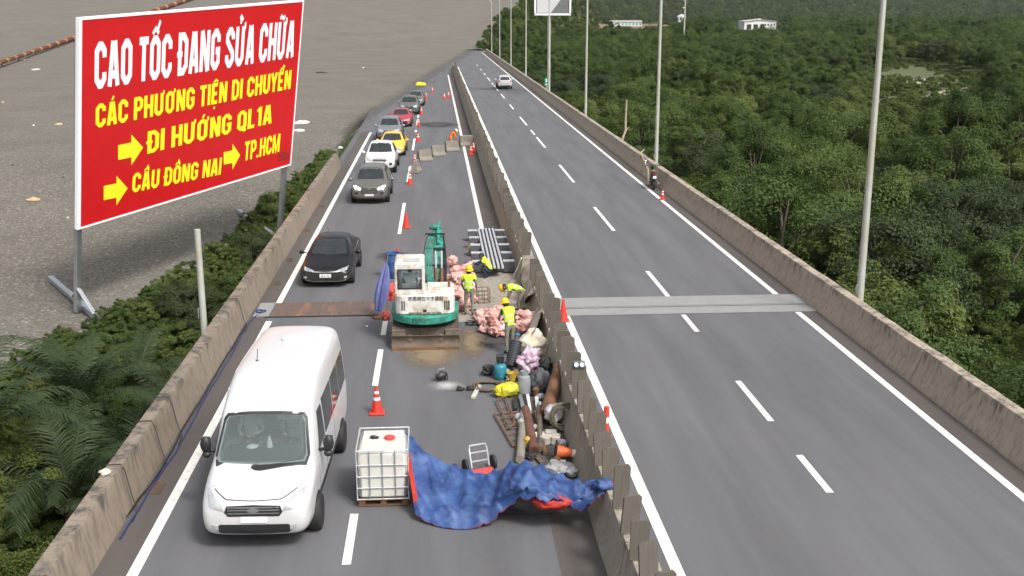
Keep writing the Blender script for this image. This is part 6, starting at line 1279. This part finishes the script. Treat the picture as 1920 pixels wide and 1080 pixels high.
# modular joint: long steel beams on white cross boxes
ya, yb = P(930, 522).y, P(915, 447).y; jx = P(918, 480).x; r_ = empty('joint_assembly', (jx, ya, .011), 0, 'new bridge joint of long white steel beams on cross boxes awaiting installation', 'steel beams')
galv = mat('white_galvanised', (.50, .52, .54), .4, .3, var=.15, scale=5); jl = yb - ya
for k in range(5): mb = MB(); mb.box((-.30 + .15 * k, jl / 2, .40), (.085, jl, .10)); o = mb.build('rail_beam', galv, r_, bevel=.01)
for k in range(4): mb = MB(); mb.box((-.225 + .15 * k, jl / 2, .40), (.05, jl * .98, .05)); mb.build('rubber_seal', black_m, r_)
for k in range(5):
    y = .9 + (jl - 1.4) * k / 4
    for sx in (-1, 1): mb = MB(); mb.box((sx * .58, y, .24), (.40, .30, .40)); mb.build('cross_box', mat('dark_box', (.09, .09, .095), .6), r_, bevel=.01); mb = MB(); mb.box((sx * .58, y, .452), (.42, .32, .025)); mb.build('cover_plate', galv, r_)
    mb = MB(); mb.box((0, y, .27), (.7, .22, .13)); mb.build('cross_beam', steel_m, r_)
# steel ramp plate over the joint in the open lane
def mat_ramp():
    m, t, b = mk('ramp_plate'); v = coords(t); f = tex_noise(t, v, 4, 6, .65); g = tex_noise(t, coords(t, 'Object', (1.1, .15, 1)), 1.9, 3, .5); g2 = tex_noise(t, coords(t, 'Object', (1, .2, 1)), 1.3, 2, .5)
    c = mix(t, f, (.10, .075, .06), (.20, .15, .12)); c = mix(t, ramp(t, g, [(.56, (0, 0, 0)), (.66, (1, 1, 1))]), c, (.27, .15, .105)); c = mix(t, ramp(t, g2, [(.64, (0, 0, 0)), (.7, (.8, .8, .8))]), c, (.23, .17, .10))
    L(t, c, b.inputs['Base Color']); b.inputs['Roughness'].default_value = .5; b.inputs['Metallic'].default_value = .35; return m
ramp_m = mat_ramp(); pa, pb2 = P(505, 595), P(722, 595); yt = P(510, 569).y
r_ = empty('steel_ramp', (0, pa.y, 0), 0, 'rust-streaked steel ramp plate bolted across the open lane', 'steel plate'); w0 = (yt - pa.y)
mb = MB(); mb.prism([(0, .012), (.12, .045), (w0 - .12, .045), (w0, .012)], 'X', pa.x + .05, pb2.x); mb.build('plate', ramp_m, r_)
mb = MB(); mb.box(((pa.x + pb2.x) / 2, -.03, .016), (pb2.x - pa.x + .3, .07, .024)); mb.build('edge_bar', dark_m, r_)
bolt = MB(); bolt.lathe([(.03, 0), (.03, .012), (.018, .018), (0, .018)], 8); bme = bolt.mesh('bolt', rust_m)
for row in (.18, w0 - .2):
    for k in range(11): o = link('bolt', bme, r_); o.location = (pa.x + .25 + (pb2.x - pa.x - .4) * k / 10, row, .0445)
mb = MB(); mb.box((pa.x - .28, w0 * .5, .022), (.5, w0 * .96, .025)); mb.build('end_plate', joint_m, r_)
# cables along the left parapet
def cable(name, pts, r, m, label):
    w_ = [P(x, y, .012 + r) for x, y in pts]; o0 = V((w_[0].x, w_[0].y, 0)); mb = MB(); q_ = []
    for k in range(len(w_) - 1):
        for j in range(6): p = w_[k].lerp(w_[k + 1], j / 6) - o0; q_.append(p + V((.03 * noise.noise(V((k * 6 + j, 3, 1)) * .37), 0, 0)))
    q_.append(w_[-1] - o0); mb.tube(q_, r, 6); return simple(name, mb, m, o0, label, 'cable')
cable('power_cable', [(490, 586), (474, 596), (455, 625), (430, 672), (405, 712), (380, 754), (362, 790), (335, 838), (300, 892), (270, 935), (225, 1010)], .019, blue_c, 'blue cable running along the foot of the left parapet')
cable('power_cable', [(462, 606), (436, 650), (410, 692), (372, 758), (350, 790), (322, 846), (290, 900), (258, 938), (215, 1000)], .022, trim_m, 'black cable beside the blue one at the left parapet')
for i, (px, py) in enumerate(((435, 560), (318, 745), (283, 790), (218, 872))):
    q_ = P(px, py, .905); yy = q_.y; mb = MB(); mb.tube([(-6.61, yy, .6), (-6.58, yy, .92), (-6.3, yy, .922), (-6.22, yy - .03, .80), (-6.10, yy - .12, .3), (-5.98, yy - .25, .03), (-5.96, yy - .7, .025)], .011, 5); mb.v = [tuple(V(p) - V((-6.2, yy, 0))) for p in mb.v]
    simple('tie_wire', mb, trim_m, (-6.2, yy, 0), 'thin dark wire hanging over the left parapet, %s' % ('farthest', 'third from the front', 'second from the front', 'nearest')[i], 'wire')
sack('rag', 197, 884, .95, (.10, .10, .05), cream_s, 'scrap of rag tied on top of the left parapet', 'rag', 95, .5)
# ---------------------------------------------------------------- white tank in its cage
ta = P(716, 851, 1.14); r_ = empty('water_tank', (ta.x, ta.y + .6, .011), 0, 'white square water tank in a steel cage on the closed lane', 'tank')
tk, t, b = mk('tank_plastic'); v = coords(t); f = tex_noise(t, coords(t, 'Object', (1, 1, 3)), 1.5, 4); L(t, mix(t, f, (.46, .45, .41), (.60, .59, .56)), b.inputs['Base Color']); b.inputs['Roughness'].default_value = .4; b.inputs['Subsurface Weight'].default_value = .15
W2, D2, H2 = .48, .59, 1.02
mb = MB(); mb.box((0, 0, .16 + H2 / 2), (2 * W2, 2 * D2, H2)); tank = mb.build('tank', tk, r_, smooth=True, bevel=.07)
mb = MB(); mb.box((0, 0, .16 + H2 + .003), (.03 + W2 * 1.7, .04, .02)); mb.box((0, .25, .16 + H2 + .003), (W2 * 1.7, .04, .02)); mb.build('rib', tk, tank, bevel=.006)
mb = MB(); mb.lathe([(.11, 0), (.11, .045), (.09, .055), (0, .055)], 16, (.13, .05, .16 + H2)); mb.build('lid', mat('red_lid', (.55, .06, .06), .5), tank, smooth=True)
mb = MB(); mb.lump((-.17, .08, .16 + H2 + .03), (.09, .06, .035), 4, .6, sub=2); mb.build('valve', trim_m, tank)
mb = MB()
for z in (.02, .14): 
    for y in (-.5, 0, .5): mb.box((0, y, z), (1.0, .12, .03))
for x in (-.42, 0, .42):
    for y in (-.5, 0, .5): mb.box((x, y, .08), (.12, .12, .10))
mb.build('pallet', rust_m, r_)
g_ = .012
for z in (.18, .42, .66, .90, 1.20):
    for p, q2 in (((-1, -1), (1, -1)), ((1, -1), (1, 1)), ((1, 1), (-1, 1)), ((-1, 1), (-1, -1))):
        mb = MB(); mb.cyl((p[0] * (W2 + .025), p[1] * (D2 + .025), z), (q2[0] * (W2 + .025), q2[1] * (D2 + .025), z), g_ * (1.3 if z > 1 else 1), n=6); mb.build('cage_bar', galv, r_)
for k in range(5):
    x = -W2 - .025 + (2 * W2 + .05) * k / 4
    for y in (-D2 - .032, D2 + .032): mb = MB(); mb.cyl((x, y, .16), (x, y, 1.20), g_ * .9, n=6); mb.build('cage_bar', galv if k in (0, 4) else steel_m, r_)
for k in range(1, 4):
    y = -D2 - .025 + (2 * D2 + .05) * k / 4
    for x in (-W2 - .032, W2 + .032): mb = MB(); mb.cyl((x, y, .16), (x, y, 1.20), g_ * .9, n=6); mb.build('cage_bar', steel_m, r_)
# ---------------------------------------------------------------- blue tarpaulin over a heap
tarp_m = mat('blue_tarpaulin', (.016, .046, .17), .6, var=.35, scale=1.5, bmp=.15, dirt=(.06, .12, .27), dirtk=.3, dscale=2.5); tarp_r = mat('red_lining', (.42, .03, .02), .7, var=.2)
rows = [[(760, 806, 1.22), (785, 832, .98), (822, 858, .80), (872, 876, .72), (920, 884, .70), (952, 868, .95), (985, 866, 1.02), (1020, 876, .95), (1060, 890, .88), (1098, 902, .90), (1127, 902, .96)],
        [(762, 836, 1.05), (790, 868, .80), (830, 892, .60), (878, 904, .55), (924, 906, .60), (952, 888, .92), (985, 886, 1.04), (1020, 894, .97), (1060, 906, .86), (1100, 914, .85), (1129, 906, .93)],
        [(768, 880, .80), (796, 915, .52), (836, 936, .40), (880, 944, .38), (920, 936, .50), (950, 915, .80), (985, 912, .92), (1020, 920, .85), (1060, 928, .74), (1098, 930, .74), (1131, 912, .88)],
        [(774, 920, .50), (800, 945, .32), (842, 958, .26), (884, 962, .26), (922, 950, .38), (955, 928, .66), (988, 922, .82), (1022, 928, .80), (1062, 936, .68), (1100, 938, .66), (1133, 918, .85)],
        [(778, 965, .14), (806, 980, .07), (846, 990, .04), (888, 990, .04), (925, 972, .20), (958, 942, .52), (990, 930, .76), (1025, 936, .74), (1065, 946, .58), (1100, 950, .54), (1134, 926, .78)]]
def tarp():
    pts_ = [[P(*p) for p in r] for r in rows]; o0 = V((pts_[2][5].x, pts_[2][5].y, 0)); nu, nv = 72, 34
    def cr(p, t):
        i = min(int(t), len(p) - 2); f = t - i; a, b, c_, d = p[max(i - 1, 0)], p[i], p[i + 1], p[min(i + 2, len(p) - 1)]
        return b * 1.0 + (c_ - a) * (.5 * f) + (a * 2 - b * 5 + c_ * 4 - d) * (.5 * f * f) + (b * 3 - a - c_ * 3 + d) * (.5 * f ** 3)
    top_, bot = [], []
    for i in range(nv + 1):
        for j in range(nu + 1):
            p = cr([cr(r, j / nu * 10) for r in pts_], i / nv * 4) - o0
            rg = 1 - abs(noise.noise(V((j * .16 + i * .05, i * .035 - j * .02, 2)))) * 2.2; r2 = 1 - abs(noise.noise(V((j * .30 - i * .10, i * .09 + j * .07, 5)))) * 2.2; fold = .13 * max(rg, 0) ** 3 + .045 * max(r2, 0) ** 2 + .012 * noise.noise(V((j * .45, i * .16, 7))) + .005 * noise.noise(V((j * 1.1, i * .8, 9)))
            p.z = max(p.z + (fold - .08) * min(1, p.z * 2 + .2), .02); top_.append(p)
    n = nu + 1; mb = MB(); fs = [(a * n + i, a * n + i + 1, (a + 1) * n + i + 1, (a + 1) * n + i) for a in range(nv) for i in range(nu)]
    mb.add(top_, fs, 0); nr = []
    for i in range(nv + 1):
        for j in range(nu + 1):
            du = top_[i * n + min(j + 1, nu)] - top_[i * n + max(j - 1, 0)]; dv = top_[min(i + 1, nv) * n + j] - top_[max(i - 1, 0) * n + j]; c_ = du.cross(dv); c_ = c_ if c_.z > 0 else -c_; nr.append(c_.normalized() if c_.length > 1e-9 else V((0, 0, 1)))
    mb.add([p + V((0, .03, -.035)) for p in top_], [tuple(reversed(f)) for f in fs], 1)
    me = mb.mesh('tarpaulin', [tarp_m, tarp_r], smooth=2, fix=False); o = link('tarpaulin', me); o.location = o0 + V((0, 0, .0)); tag(o, 'blue tarpaulin tied from the white tank across a heap to the median', 'tarpaulin')
    return o0
o0 = tarp()
# red-lined edge folded over, knot at the board, junk below
w_ = [P(*p) for p in ((766, 846, .97), (771, 882, .79), (778, 922, .49), (783, 960, .15))]; mb = MB(); vs_ = []
for p in w_: vs_ += [p + V((-.05, -.03, -.03)), p + V((.035, -.04, .0))]
mb.add([p - w_[3] for p in vs_], [(2 * k, 2 * k + 1, 2 * k + 3, 2 * k + 2) for k in range(3)]); 
o = mb.build('tarp_fold', tarp_r, bpy.data.objects['tarpaulin'], fix=False); o.location = w_[3] - o0
q_ = P(1038, 930, .72); mb = MB(); mb.lump((0, 0, -.12), (.40, .16, .14), 4, .25, sub=4, crease=.2); o = mb.build('tarp_fold', tarp_r, bpy.data.objects['tarpaulin'], smooth=2); o.location = q_ - o0
mb = MB(); q_ = P(1132, 908, .95); mb.lump((0, 0, 0), (.20, .12, .11), 6, .5, sub=3); o = mb.build('knot', tarp_m, bpy.data.objects['tarpaulin'], smooth=2); o.location = q_ - o0
mb = MB(); mb.lump((.2, 0, .0), (.16, .08, .06), 8, .5, sub=3); o = mb.build('knot_end', tarp_r, bpy.data.objects['tarpaulin'], smooth=2); o.location = q_ - o0
sack('rubble_heap', 1000, 925, .25, (.9, .5, .5), grey_s, 'dark heap of material hidden under the blue tarpaulin', 'heap', 99, .2)
# hand truck
q_ = P(903, 888); r_ = empty('hand_truck', (q_.x, q_.y, .011), .35, 'small white and red hand truck behind the blue tarpaulin', 'hand truck'); mb = MB(); mb.tube([(-.2, .05, .12), (-.2, .2, .5), (-.18, .24, .56), (.18, .24, .56), (.2, .2, .5), (.2, .05, .12)], .018, 6); mb.build('frame', galv, r_, smooth=True)
mb = MB(); mb.box((0, .17, .42), (.4, .025, .025)); mb.box((0, .10, .25), (.4, .025, .025)); mb.build('cross_bar', galv, r_); mb = MB(); mb.box((0, -.12, .08), (.5, .34, .03)); mb.build('platform', mat('red_truck', (.5, .07, .06), .5), r_)
for sx in (-1, 1): w_ = link('wheel', TYRE, r_); w_.location = (sx * .32, .12, .16); w_.scale = (.35, .48, .48)
# canvas sheets against the broken median
canvas = mat_sack('grey_canvas', (.24, .21, .17), (.34, .31, .26), (.46, .43, .38))
def sheet(name, pts, label, seed, m=canvas):
    a, b, c_, d = [P(*p) for p in pts]; o0 = V((a.x, a.y, 0)); mb = MB(); n = 16; vs_ = []
    for i in range(n + 1):
        for j in range(n + 1):
            p = (a.lerp(b, j / n)).lerp(d.lerp(c_, j / n), i / n) - o0; p += V((-.16, -.05, 0)) * math.sin(math.pi * i / n) + V((.06 * noise.noise(V((j * .3, i * .15, seed))), 0, .05 * noise.noise(V((j * .25, i * .25, seed + 4))))); p.z = max(p.z, .02); vs_.append(p)
    k = n + 1; mb.add(vs_, [(r * k + i, r * k + i + 1, (r + 1) * k + i + 1, (r + 1) * k + i) for r in range(n) for i in range(n)]); mb.add([V(p) + V((.012, 0, -.012)) for p in vs_], [(r * k + i, (r + 1) * k + i, (r + 1) * k + i + 1, r * k + i + 1) for r in range(n) for i in range(n)])
    o = mb.build(name, m, smooth=2, fix=False); o.location = o0; return tag(o, label, 'canvas')
sheet('canvas_sheet', [(1003, 622, .95), (1024, 560, 1.0), (1003, 596, .03), (985, 640, .03)], 'draped grey canvas on the median beside the kneeling worker', 1)
sheet('canvas_sheet', [(1004, 548, .9), (995, 490, .95), (978, 520, .03), (985, 570, .03)], 'pale bulging canvas closing the gap in the median', 5)
a, b = P(962, 520, .1), P(978, 484, 1.1); mb = MB(); mb.tube([V((0, 0, a.z)), b - V((a.x, a.y, 0))], .025, 6); simple('white_pipe', mb, white_m, (a.x, a.y, 0), 'thin white pipe leaning on the pale canvas', 'pipe')
# lamp unit with two lenses on the boards
q_ = V((3.17, P(1058, 690, 1.6).y, 1.58)); r_ = empty('warning_lamp', q_, 0, 'small two-lens warning lamp on a median board', 'lamp'); mb = MB(); mb.box((0, 0, .09), (.28, .1, .18)); mb.build('housing', mat('lamp_teal', (.06, .10, .11), .5), r_, bevel=.02)
for sx in (-1, 1): mb = MB(); mb.lathe([(.055, -.06), (.05, -.08), (0, -.085)], 12, (sx * .065, 0, .11), 'Y'); mb.build('lens', white_m, r_, smooth=True)

# ---------------------------------------------------------------- loose junk packed along the foot of the median
rj = random.Random(31); jm_ = [grey_s, black_s, cream_s, mudst_m, MATS['stone'], cloth_s, MATS['grey_timber'], MATS['pale_timber']]
for i in range(46):
    y = 20.2 + 12 * i / 46 + rj.uniform(-.2, .2); x = rj.uniform(1.75, 2.72) if y > 21.5 else rj.uniform(2.2, 2.72); kind_ = i % 4
    if kind_ == 0:
        mb = MB(); r_ = (rj.uniform(.09, .2), rj.uniform(.08, .16), rj.uniform(.05, .11)); mb.lump((0, 0, r_[2] * .8), r_, i, .5, 1.8, 3, flat=r_[2] * .75, crease=.4); simple('rag', mb, rj.choice(jm_[:3] + [cloth_s]), (x, y, .012), 'crumpled rag in the junk along the foot of the median', 'rag', rj.uniform(0, 3))['group'] = 'rags along the median'
    elif kind_ == 1:
        l_ = rj.uniform(.5, 1.3); mb = MB(); mb.box((0, 0, .03), (rj.uniform(.06, .13), l_, .05)); simple('board_offcut', mb, rj.choice(jm_[6:] + [mudst_m, rust_m]), (x, y, .013 + .05 * (i % 3)), 'loose board in the junk along the foot of the median', 'board', rj.uniform(-.5, .3), False)['group'] = 'boards along the median'
    elif kind_ == 2:
        mb = MB(); mb.lump((0, 0, .07), (.12, .1, .09), i, .35, 2, 2, flat=.06); simple('rubble_stone', mb, MATS['stone'], (x, y, .012), 'loose stone in the junk along the foot of the median', 'stone', rj.uniform(0, 3), False)['group'] = 'stones along the median'
    else:
        mb = MB(); mb.lathe([(.07, 0), (.085, .02), (.085, .2), (.05, .23), (.03, .25), (0, .25)], 12); simple('can', mb, rj.choice((MATS['gas_grey'], MATS['teal_plastic'], MATS['ochre_bucket'], rust_m)), (x, y, .012), 'small can standing in the junk along the foot of the median', 'can')['group'] = 'cans along the median'
# ================================================================= MOTORCYCLE
ma = P(1227, 356); mb_ = empty('motorcycle', (ma.x - .02, ma.y, .011), R(-6), 'black motorcycle parked beside the right parapet', 'motorcycle')
for y, nm in ((.1, 'rear'), (1.35, 'front')):
    mb = MB(); mb.torus((0, y, .29), .24, .05, 22, 8, axis='X'); w_ = mb.build('wheel', black_m, mb_, smooth=2); mb = MB(); mb.lathe([(.0, -.05), (.05, -.05), (.05, .05), (0, .05)], 10, (0, y, .29), 'X')
    for k in range(8): a = k * math.pi / 4; mb.cyl((0, y, .29), (0, y + .21 * math.cos(a), .29 + .21 * math.sin(a)), .008, n=4)
    mb.build('rim', rim_m, w_)
olv = mat('olive_paint', (.16, .14, .03), .4)
mb = MB(); mb.tube([(0, 1.35, .29), (0, 1.2, .68), (0, 1.1, .98)], [.045, .05, .05], 8); mb.build('fork', trim_m, mb_, smooth=True)
mb = MB(); mb.lump((0, .82, .72), (.14, .26, .14), 3, .1, sub=3); mb.build('fuel_tank', olv, mb_, smooth=2); mb = MB(); mb.lump((0, .7, .42), (.15, .26, .2), 5, .35, sub=3); mb.build('engine', mudst_m, mb_, smooth=2)
mb = MB(); mb.lump((0, .3, .76), (.13, .38, .07), 3, .08, sub=3); mb.build('seat', black_m, mb_, smooth=2); mb = MB(); mb.tube([(-.34, 1.0, 1.02), (-.2, 1.08, 1.05), (.2, 1.08, 1.05), (.34, 1.0, 1.02)], .018, 8); mb.build('handlebar', trim_m, mb_, smooth=True)
mb = MB(); mb.lump((0, 1.22, .92), (.1, .09, .1), 2, .05, sub=2); mb.build('headlight', trim_m, mb_, smooth=2)
for sx in (-1, 1): mb = MB(); mb.cyl((sx * .3, 1.02, 1.02), (sx * .36, 1.0, 1.2), .008, n=5); mb.lump((sx * .37, 1.0, 1.24), (.07, .02, .045), 2, 0, sub=2); mb.build('mirror', chrome_m if sx < 0 else trim_m, mb_, smooth=2)
mb = MB(); mb.box((0, -.14, .62), (.16, .02, .12)); mb.build('number_plate', plate_m, mb_); mb = MB(); mb.box((0, -.1, .74), (.14, .06, .06)); mb.build('tail_lamp', tail_m, mb_, bevel=.01); mb = MB(); mb.tube([(.16, .75, .3), (.18, .1, .33), (.19, -.2, .36)], [.035, .05, .05], 8); mb.build('exhaust', chrome_m, mb_, smooth=True)
mb = MB(); mb.beam((0, -.2, .5), (0, .35, .7), .14, .05); mb.build('rear_fender', trim_m, mb_); mb = MB(); mb.cyl((-.08, .6, .25), (-.26, .52, .0), .015, n=6); mb.build('side_stand', trim_m, mb_)
mb_.scale = (1.15,) * 3
# ================================================================= FAR THINGS ON THE RIGHT
wall_w = mat('white_wall', (.62, .62, .60), .8, var=.1, scale=.4); roof_g = mat('grey_roof', (.48, .50, .50), .6, var=.1, scale=.3); aqua = mat('aqua_wall', (.45, .62, .60), .8, var=.1); wd_m = mat('window_dark', (.03, .035, .04), .3)
q = P(1425, 57, GZ); k = q.y / F; r_ = empty('warehouse', (q.x, q.y, GZ + .8), 0, 'white warehouse with a low pitched roof at the far edge of the forest', 'building'); w2, hh, dd = 30 * k, 15 * k, 40 * k
mb = MB(); mb.prism([(-w2, 0), (w2, 0), (w2, hh), (0, hh * 1.18), (-w2, hh)], 'Y', 0, dd); mb.build('wall', wall_w, r_)
rf = []
for sx in (-1, 1): mb = MB(); mb.add([(sx * (w2 + 1), -1.2, hh - .1), (0, -1.2, hh * 1.18 + .25), (0, dd + 1, hh * 1.18 + .25), (sx * (w2 + 1), dd + 1, hh - .1), (sx * (w2 + 1), -1.2, hh + .3), (0, -1.2, hh * 1.18 + .7), (0, dd + 1, hh * 1.18 + .7), (sx * (w2 + 1), dd + 1, hh + .3)], [(0, 1, 2, 3), (4, 5, 6, 7), (0, 1, 5, 4), (2, 3, 7, 6), (0, 3, 7, 4)]); rf.append(mb.build('roof', roof_g, r_))
mb = MB(); mb.prism([(-2, hh * 1.18), (2, hh * 1.18), (2, hh * 1.18 + 1.6), (-2, hh * 1.18 + 1.6)], 'Y', dd * .2, dd * .8); mb.build('vent', roof_g, rf[0])
for i in range(3): mb = MB(); mb.box((-w2 + (i + .7) * w2 * .42, -.15, hh * .35), (w2 * .28, .3, hh * .6)); mb.build('door', wd_m, r_)
for i in range(5): mb = MB(); mb.box((w2 * .12 + i * w2 * .19, -.15, hh * .6), (w2 * .09, .3, hh * .22)); mb.build('window', wd_m, r_)
q = P(1174, 50, GZ); k = q.y / F; r_ = empty('long_shed', (q.x, q.y, GZ + .8), 0, 'long low shed with pale aqua walls left of the warehouse', 'building'); w2, hh = 29 * k, 7 * k
mb = MB(); mb.box((0, 6, hh / 2), (2 * w2, 12, hh)); mb.build('wall', aqua, r_); mb = MB(); mb.prism([(-1, hh), (13, hh), (6, hh * 1.5)], 'X', -w2 - .8, w2 + .8); mb.build('roof', mat('rusty_roof', (.30, .27, .25), .8, var=.3, scale=.4), r_)
for i in range(9): mb = MB(); mb.box((-w2 * .9 + i * w2 * .225, -.1, hh * .5), (w2 * .08, .25, hh * .4)); mb.build('window', wd_m, r_)
q = P(1178, 37, GZ); k = q.y / F; r_ = empty('white_shed', (q.x, q.y, GZ + .8), 0, 'small white-roofed shed behind the aqua shed', 'building'); mb = MB(); mb.box((0, 5, 3 * k), (18 * k, 8, 6 * k)); mb.build('wall', wall_w, r_); mb = MB(); mb.prism([(-1, 6 * k), (11, 6 * k), (5, 9 * k)], 'X', -10.5 * k, 10.5 * k); mb.build('roof', wall_w, r_)
mb = MB(); mb.box((-3 * k, .9, 2.5 * k), (4 * k, .3, 4 * k)); mb.build('door', wd_m, r_)
q = P(1277, 52, GZ); k = q.y / F; r_ = empty('watch_hut', (q.x, q.y, GZ + .5), 0, 'small pale hut on stilts among the far trees', 'hut'); mb = MB()
for x in (-1, 1):
    for y in (-1, 1): mb.cyl((x * 4.5 * k, y * 3, 0), (x * 4.5 * k, y * 3, 9 * k), .25, n=6)
mb.build('stilt', wall_w, r_); mb = MB(); mb.box((0, 0, 14 * k), (11 * k, 8, 9 * k)); mb.build('wall', wall_w, r_); mb = MB(); mb.lathe([(9 * k, 18.5 * k), (7 * k, 21 * k), (.5, 24 * k), (0, 24 * k)], 4); mb.build('roof', roof_g, r_)
for x in (-1, 1): mb = MB(); mb.box((x * 2.6 * k, -4.1, 15 * k), (3 * k, .3, 4 * k)); mb.build('window', wd_m, r_)
q = P(1282, 79, GZ + 5); r_ = empty('far_lamp_post', (q.x, q.y, GZ), 0, 'thin grey pole with lamps standing out in the forest', 'lamp post'); k = q.y / F; mb = MB(); mb.cyl((0, 0, 0), (0, 0, 5 + 92 * k), 1.8 * k, 1.2 * k, 8); mb.build('pole', lamp_m, r_, smooth=True)
for z in (62, 76): mb = MB(); mb.box((-2 * k, 0, 5 + z * k), (4 * k, 1.5 * k, 1.6 * k)); mb.build('lamp_head', white_m, r_)
q = P(1138, 42, GZ); k = q.y / F; r_ = empty('far_excavator', (q.x, q.y, GZ + .8), 0, 'tiny orange excavator on the far bare earth', 'excavator'); om = mat('orange_machine', (.55, .20, .05), .6); mb = MB(); mb.box((0, 0, 1.5), (5, 3.2, 1.2)); mb.build('tracks', trim_m, r_); mb = MB(); mb.box((0, 0, 3.4), (5, 3, 2.2)); mb.build('house', om, r_, bevel=.2); mb = MB(); mb.tube([(-1.5, 0, 4), (-5, 0, 9), (-9, 0, 7), (-9.5, 0, 3)], [.6, .6, .4, .3], 6); mb.build('boom', om, r_); mb = MB(); mb.box((-9.6, 0, 2.2), (1.6, 1.4, 1.6), top=.6); mb.build('bucket', trim_m, r_)
# green marker sign and broken trunks near the parapet
q = P(1024, 165, .9); yy = q.y * 13.0 / q.x; r_ = empty('marker_sign', (13.02, yy, -.9), 0, 'small green marker sign behind the right parapet near the lamp posts', 'sign'); mb = MB(); mb.cyl((0, 0, 0), (0, 0, 2.6), .05, n=8); mb.build('post', lamp_m, r_); mb = MB(); mb.box((0, -.06, 2.6), (.44, .04, .95)); pn = mb.build('panel', mat('sign_green', (.02, .22, .12), .5), r_, bevel=.01)
mb = MB(); mb.box((0, -.085, 2.75), (.14, .008, .34)); mb.box((0, -.085, 2.30), (.28, .008, .10)); mb.build('symbol', white_m, pn); mb = MB(); mb.cyl((-.5, -.2, .9), (0, 0, 1.9), .03, n=6); mb.build('brace', lamp_m, r_)
dead = mat('dead_wood', (.42, .35, .25), .9, var=.3, bmp=.4)
for i, (pts, lb) in enumerate((([(1164, 268), (1173, 245), (1173, 224), (1175, 187)], 'pale broken tree trunk rising behind the right parapet'), ([(1215, 318), (1201, 287), (1192, 281)], 'short pale broken branch showing over the right parapet'))):
    Y0 = P(pts[0][0], pts[0][1], .9).y * (1.03 if i == 0 else 1.0) + 1.5; w_ = [PY(x, y, Y0) for x, y in pts]; o0 = V((w_[0].x + .2, Y0, GZ)); mb = MB(); mb.tube([V((0, 0, -.2)), V((0, 0, 4))] + [p - o0 for p in w_], [.2, .15] + [(.10 if i == 0 else .05) - .015 * j for j in range(len(w_))], 7)
    r_ = empty('dead_tree', o0, 0, lb, 'dead tree'); mb.build('trunk', dead, r_, smooth=True); mb = MB(); a = w_[1] - o0; mb.tube([a, a + V((.25, 0, .25))], [.05, .02], 5); mb.build('branch', dead, r_)
# billboard whose lower corner shows at the top of the view
Yb = P(1029, 166, .9).y + 4; ca, cb = PY(1004, 27, Yb), PY(1068, 27, Yb); wb = cb.x - ca.x; r_ = empty('billboard', (PY(1030, 60, Yb).x, Yb, GZ), 0, 'large framed billboard on a grey column behind the lamp posts', 'billboard'); x0 = ca.x - r_.location.x; z0 = ca.z - GZ
mb = MB(); mb.cyl((0, .3, 0), (0, .3, z0 + 3), .2, n=14); mb.build('column', lamp_m, r_, smooth=True)
bbm = mat('billboard_grey', (.13, .14, .135), .5, var=.2); mb = MB(); mb.box((x0 + wb / 2, 0, z0 + 3), (wb, .12, 6)); pn = mb.build('panel', bbm, r_)
for c_, d in (((x0 + wb / 2, -.1, z0), (wb + .3, .2, .22)), ((x0 + wb + .05, -.1, z0 + 3), (.2, .2, 6)), ((x0 - .05, -.1, z0 + 3), (.2, .2, 6)), ((x0 + wb / 2, -.1, z0 + 6), (wb + .3, .2, .22))): mb = MB(); mb.box(c_, d); mb.build('frame', white_m, r_)
mb = MB(); mb.add([(x0 + .2, -.07, z0 + .2), (x0 + wb * .45, -.07, z0 + .2), (x0 + wb * .9, -.07, z0 + 2.6), (x0 + .2, -.07, z0 + 2.6)], [(0, 1, 2, 3)]); mb.build('print', mat('pale_print', (.50, .50, .50), .5, var=.1), pn, fix=False)

# ---------------------------------------------------------------- thin humid air
hm = bpy.data.materials.new('haze'); hm.use_nodes = True; t = hm.node_tree; t.nodes.remove(t.nodes['Principled BSDF'])
pv = node(t, 'ShaderNodeVolumePrincipled'); pv.inputs['Color'].default_value = (.86, .91, .96, 1); pv.inputs['Density'].default_value = .00003; pv.inputs['Anisotropy'].default_value = .2
L(t, pv.outputs[0], t.nodes['Material Output'].inputs['Volume'])
mb = MB(); mb.box((600, 1780, 30), (3400, 3700, 90)); tag(mb.build('haze', hm), 'thin pale haze over the distant forest', kind='stuff')
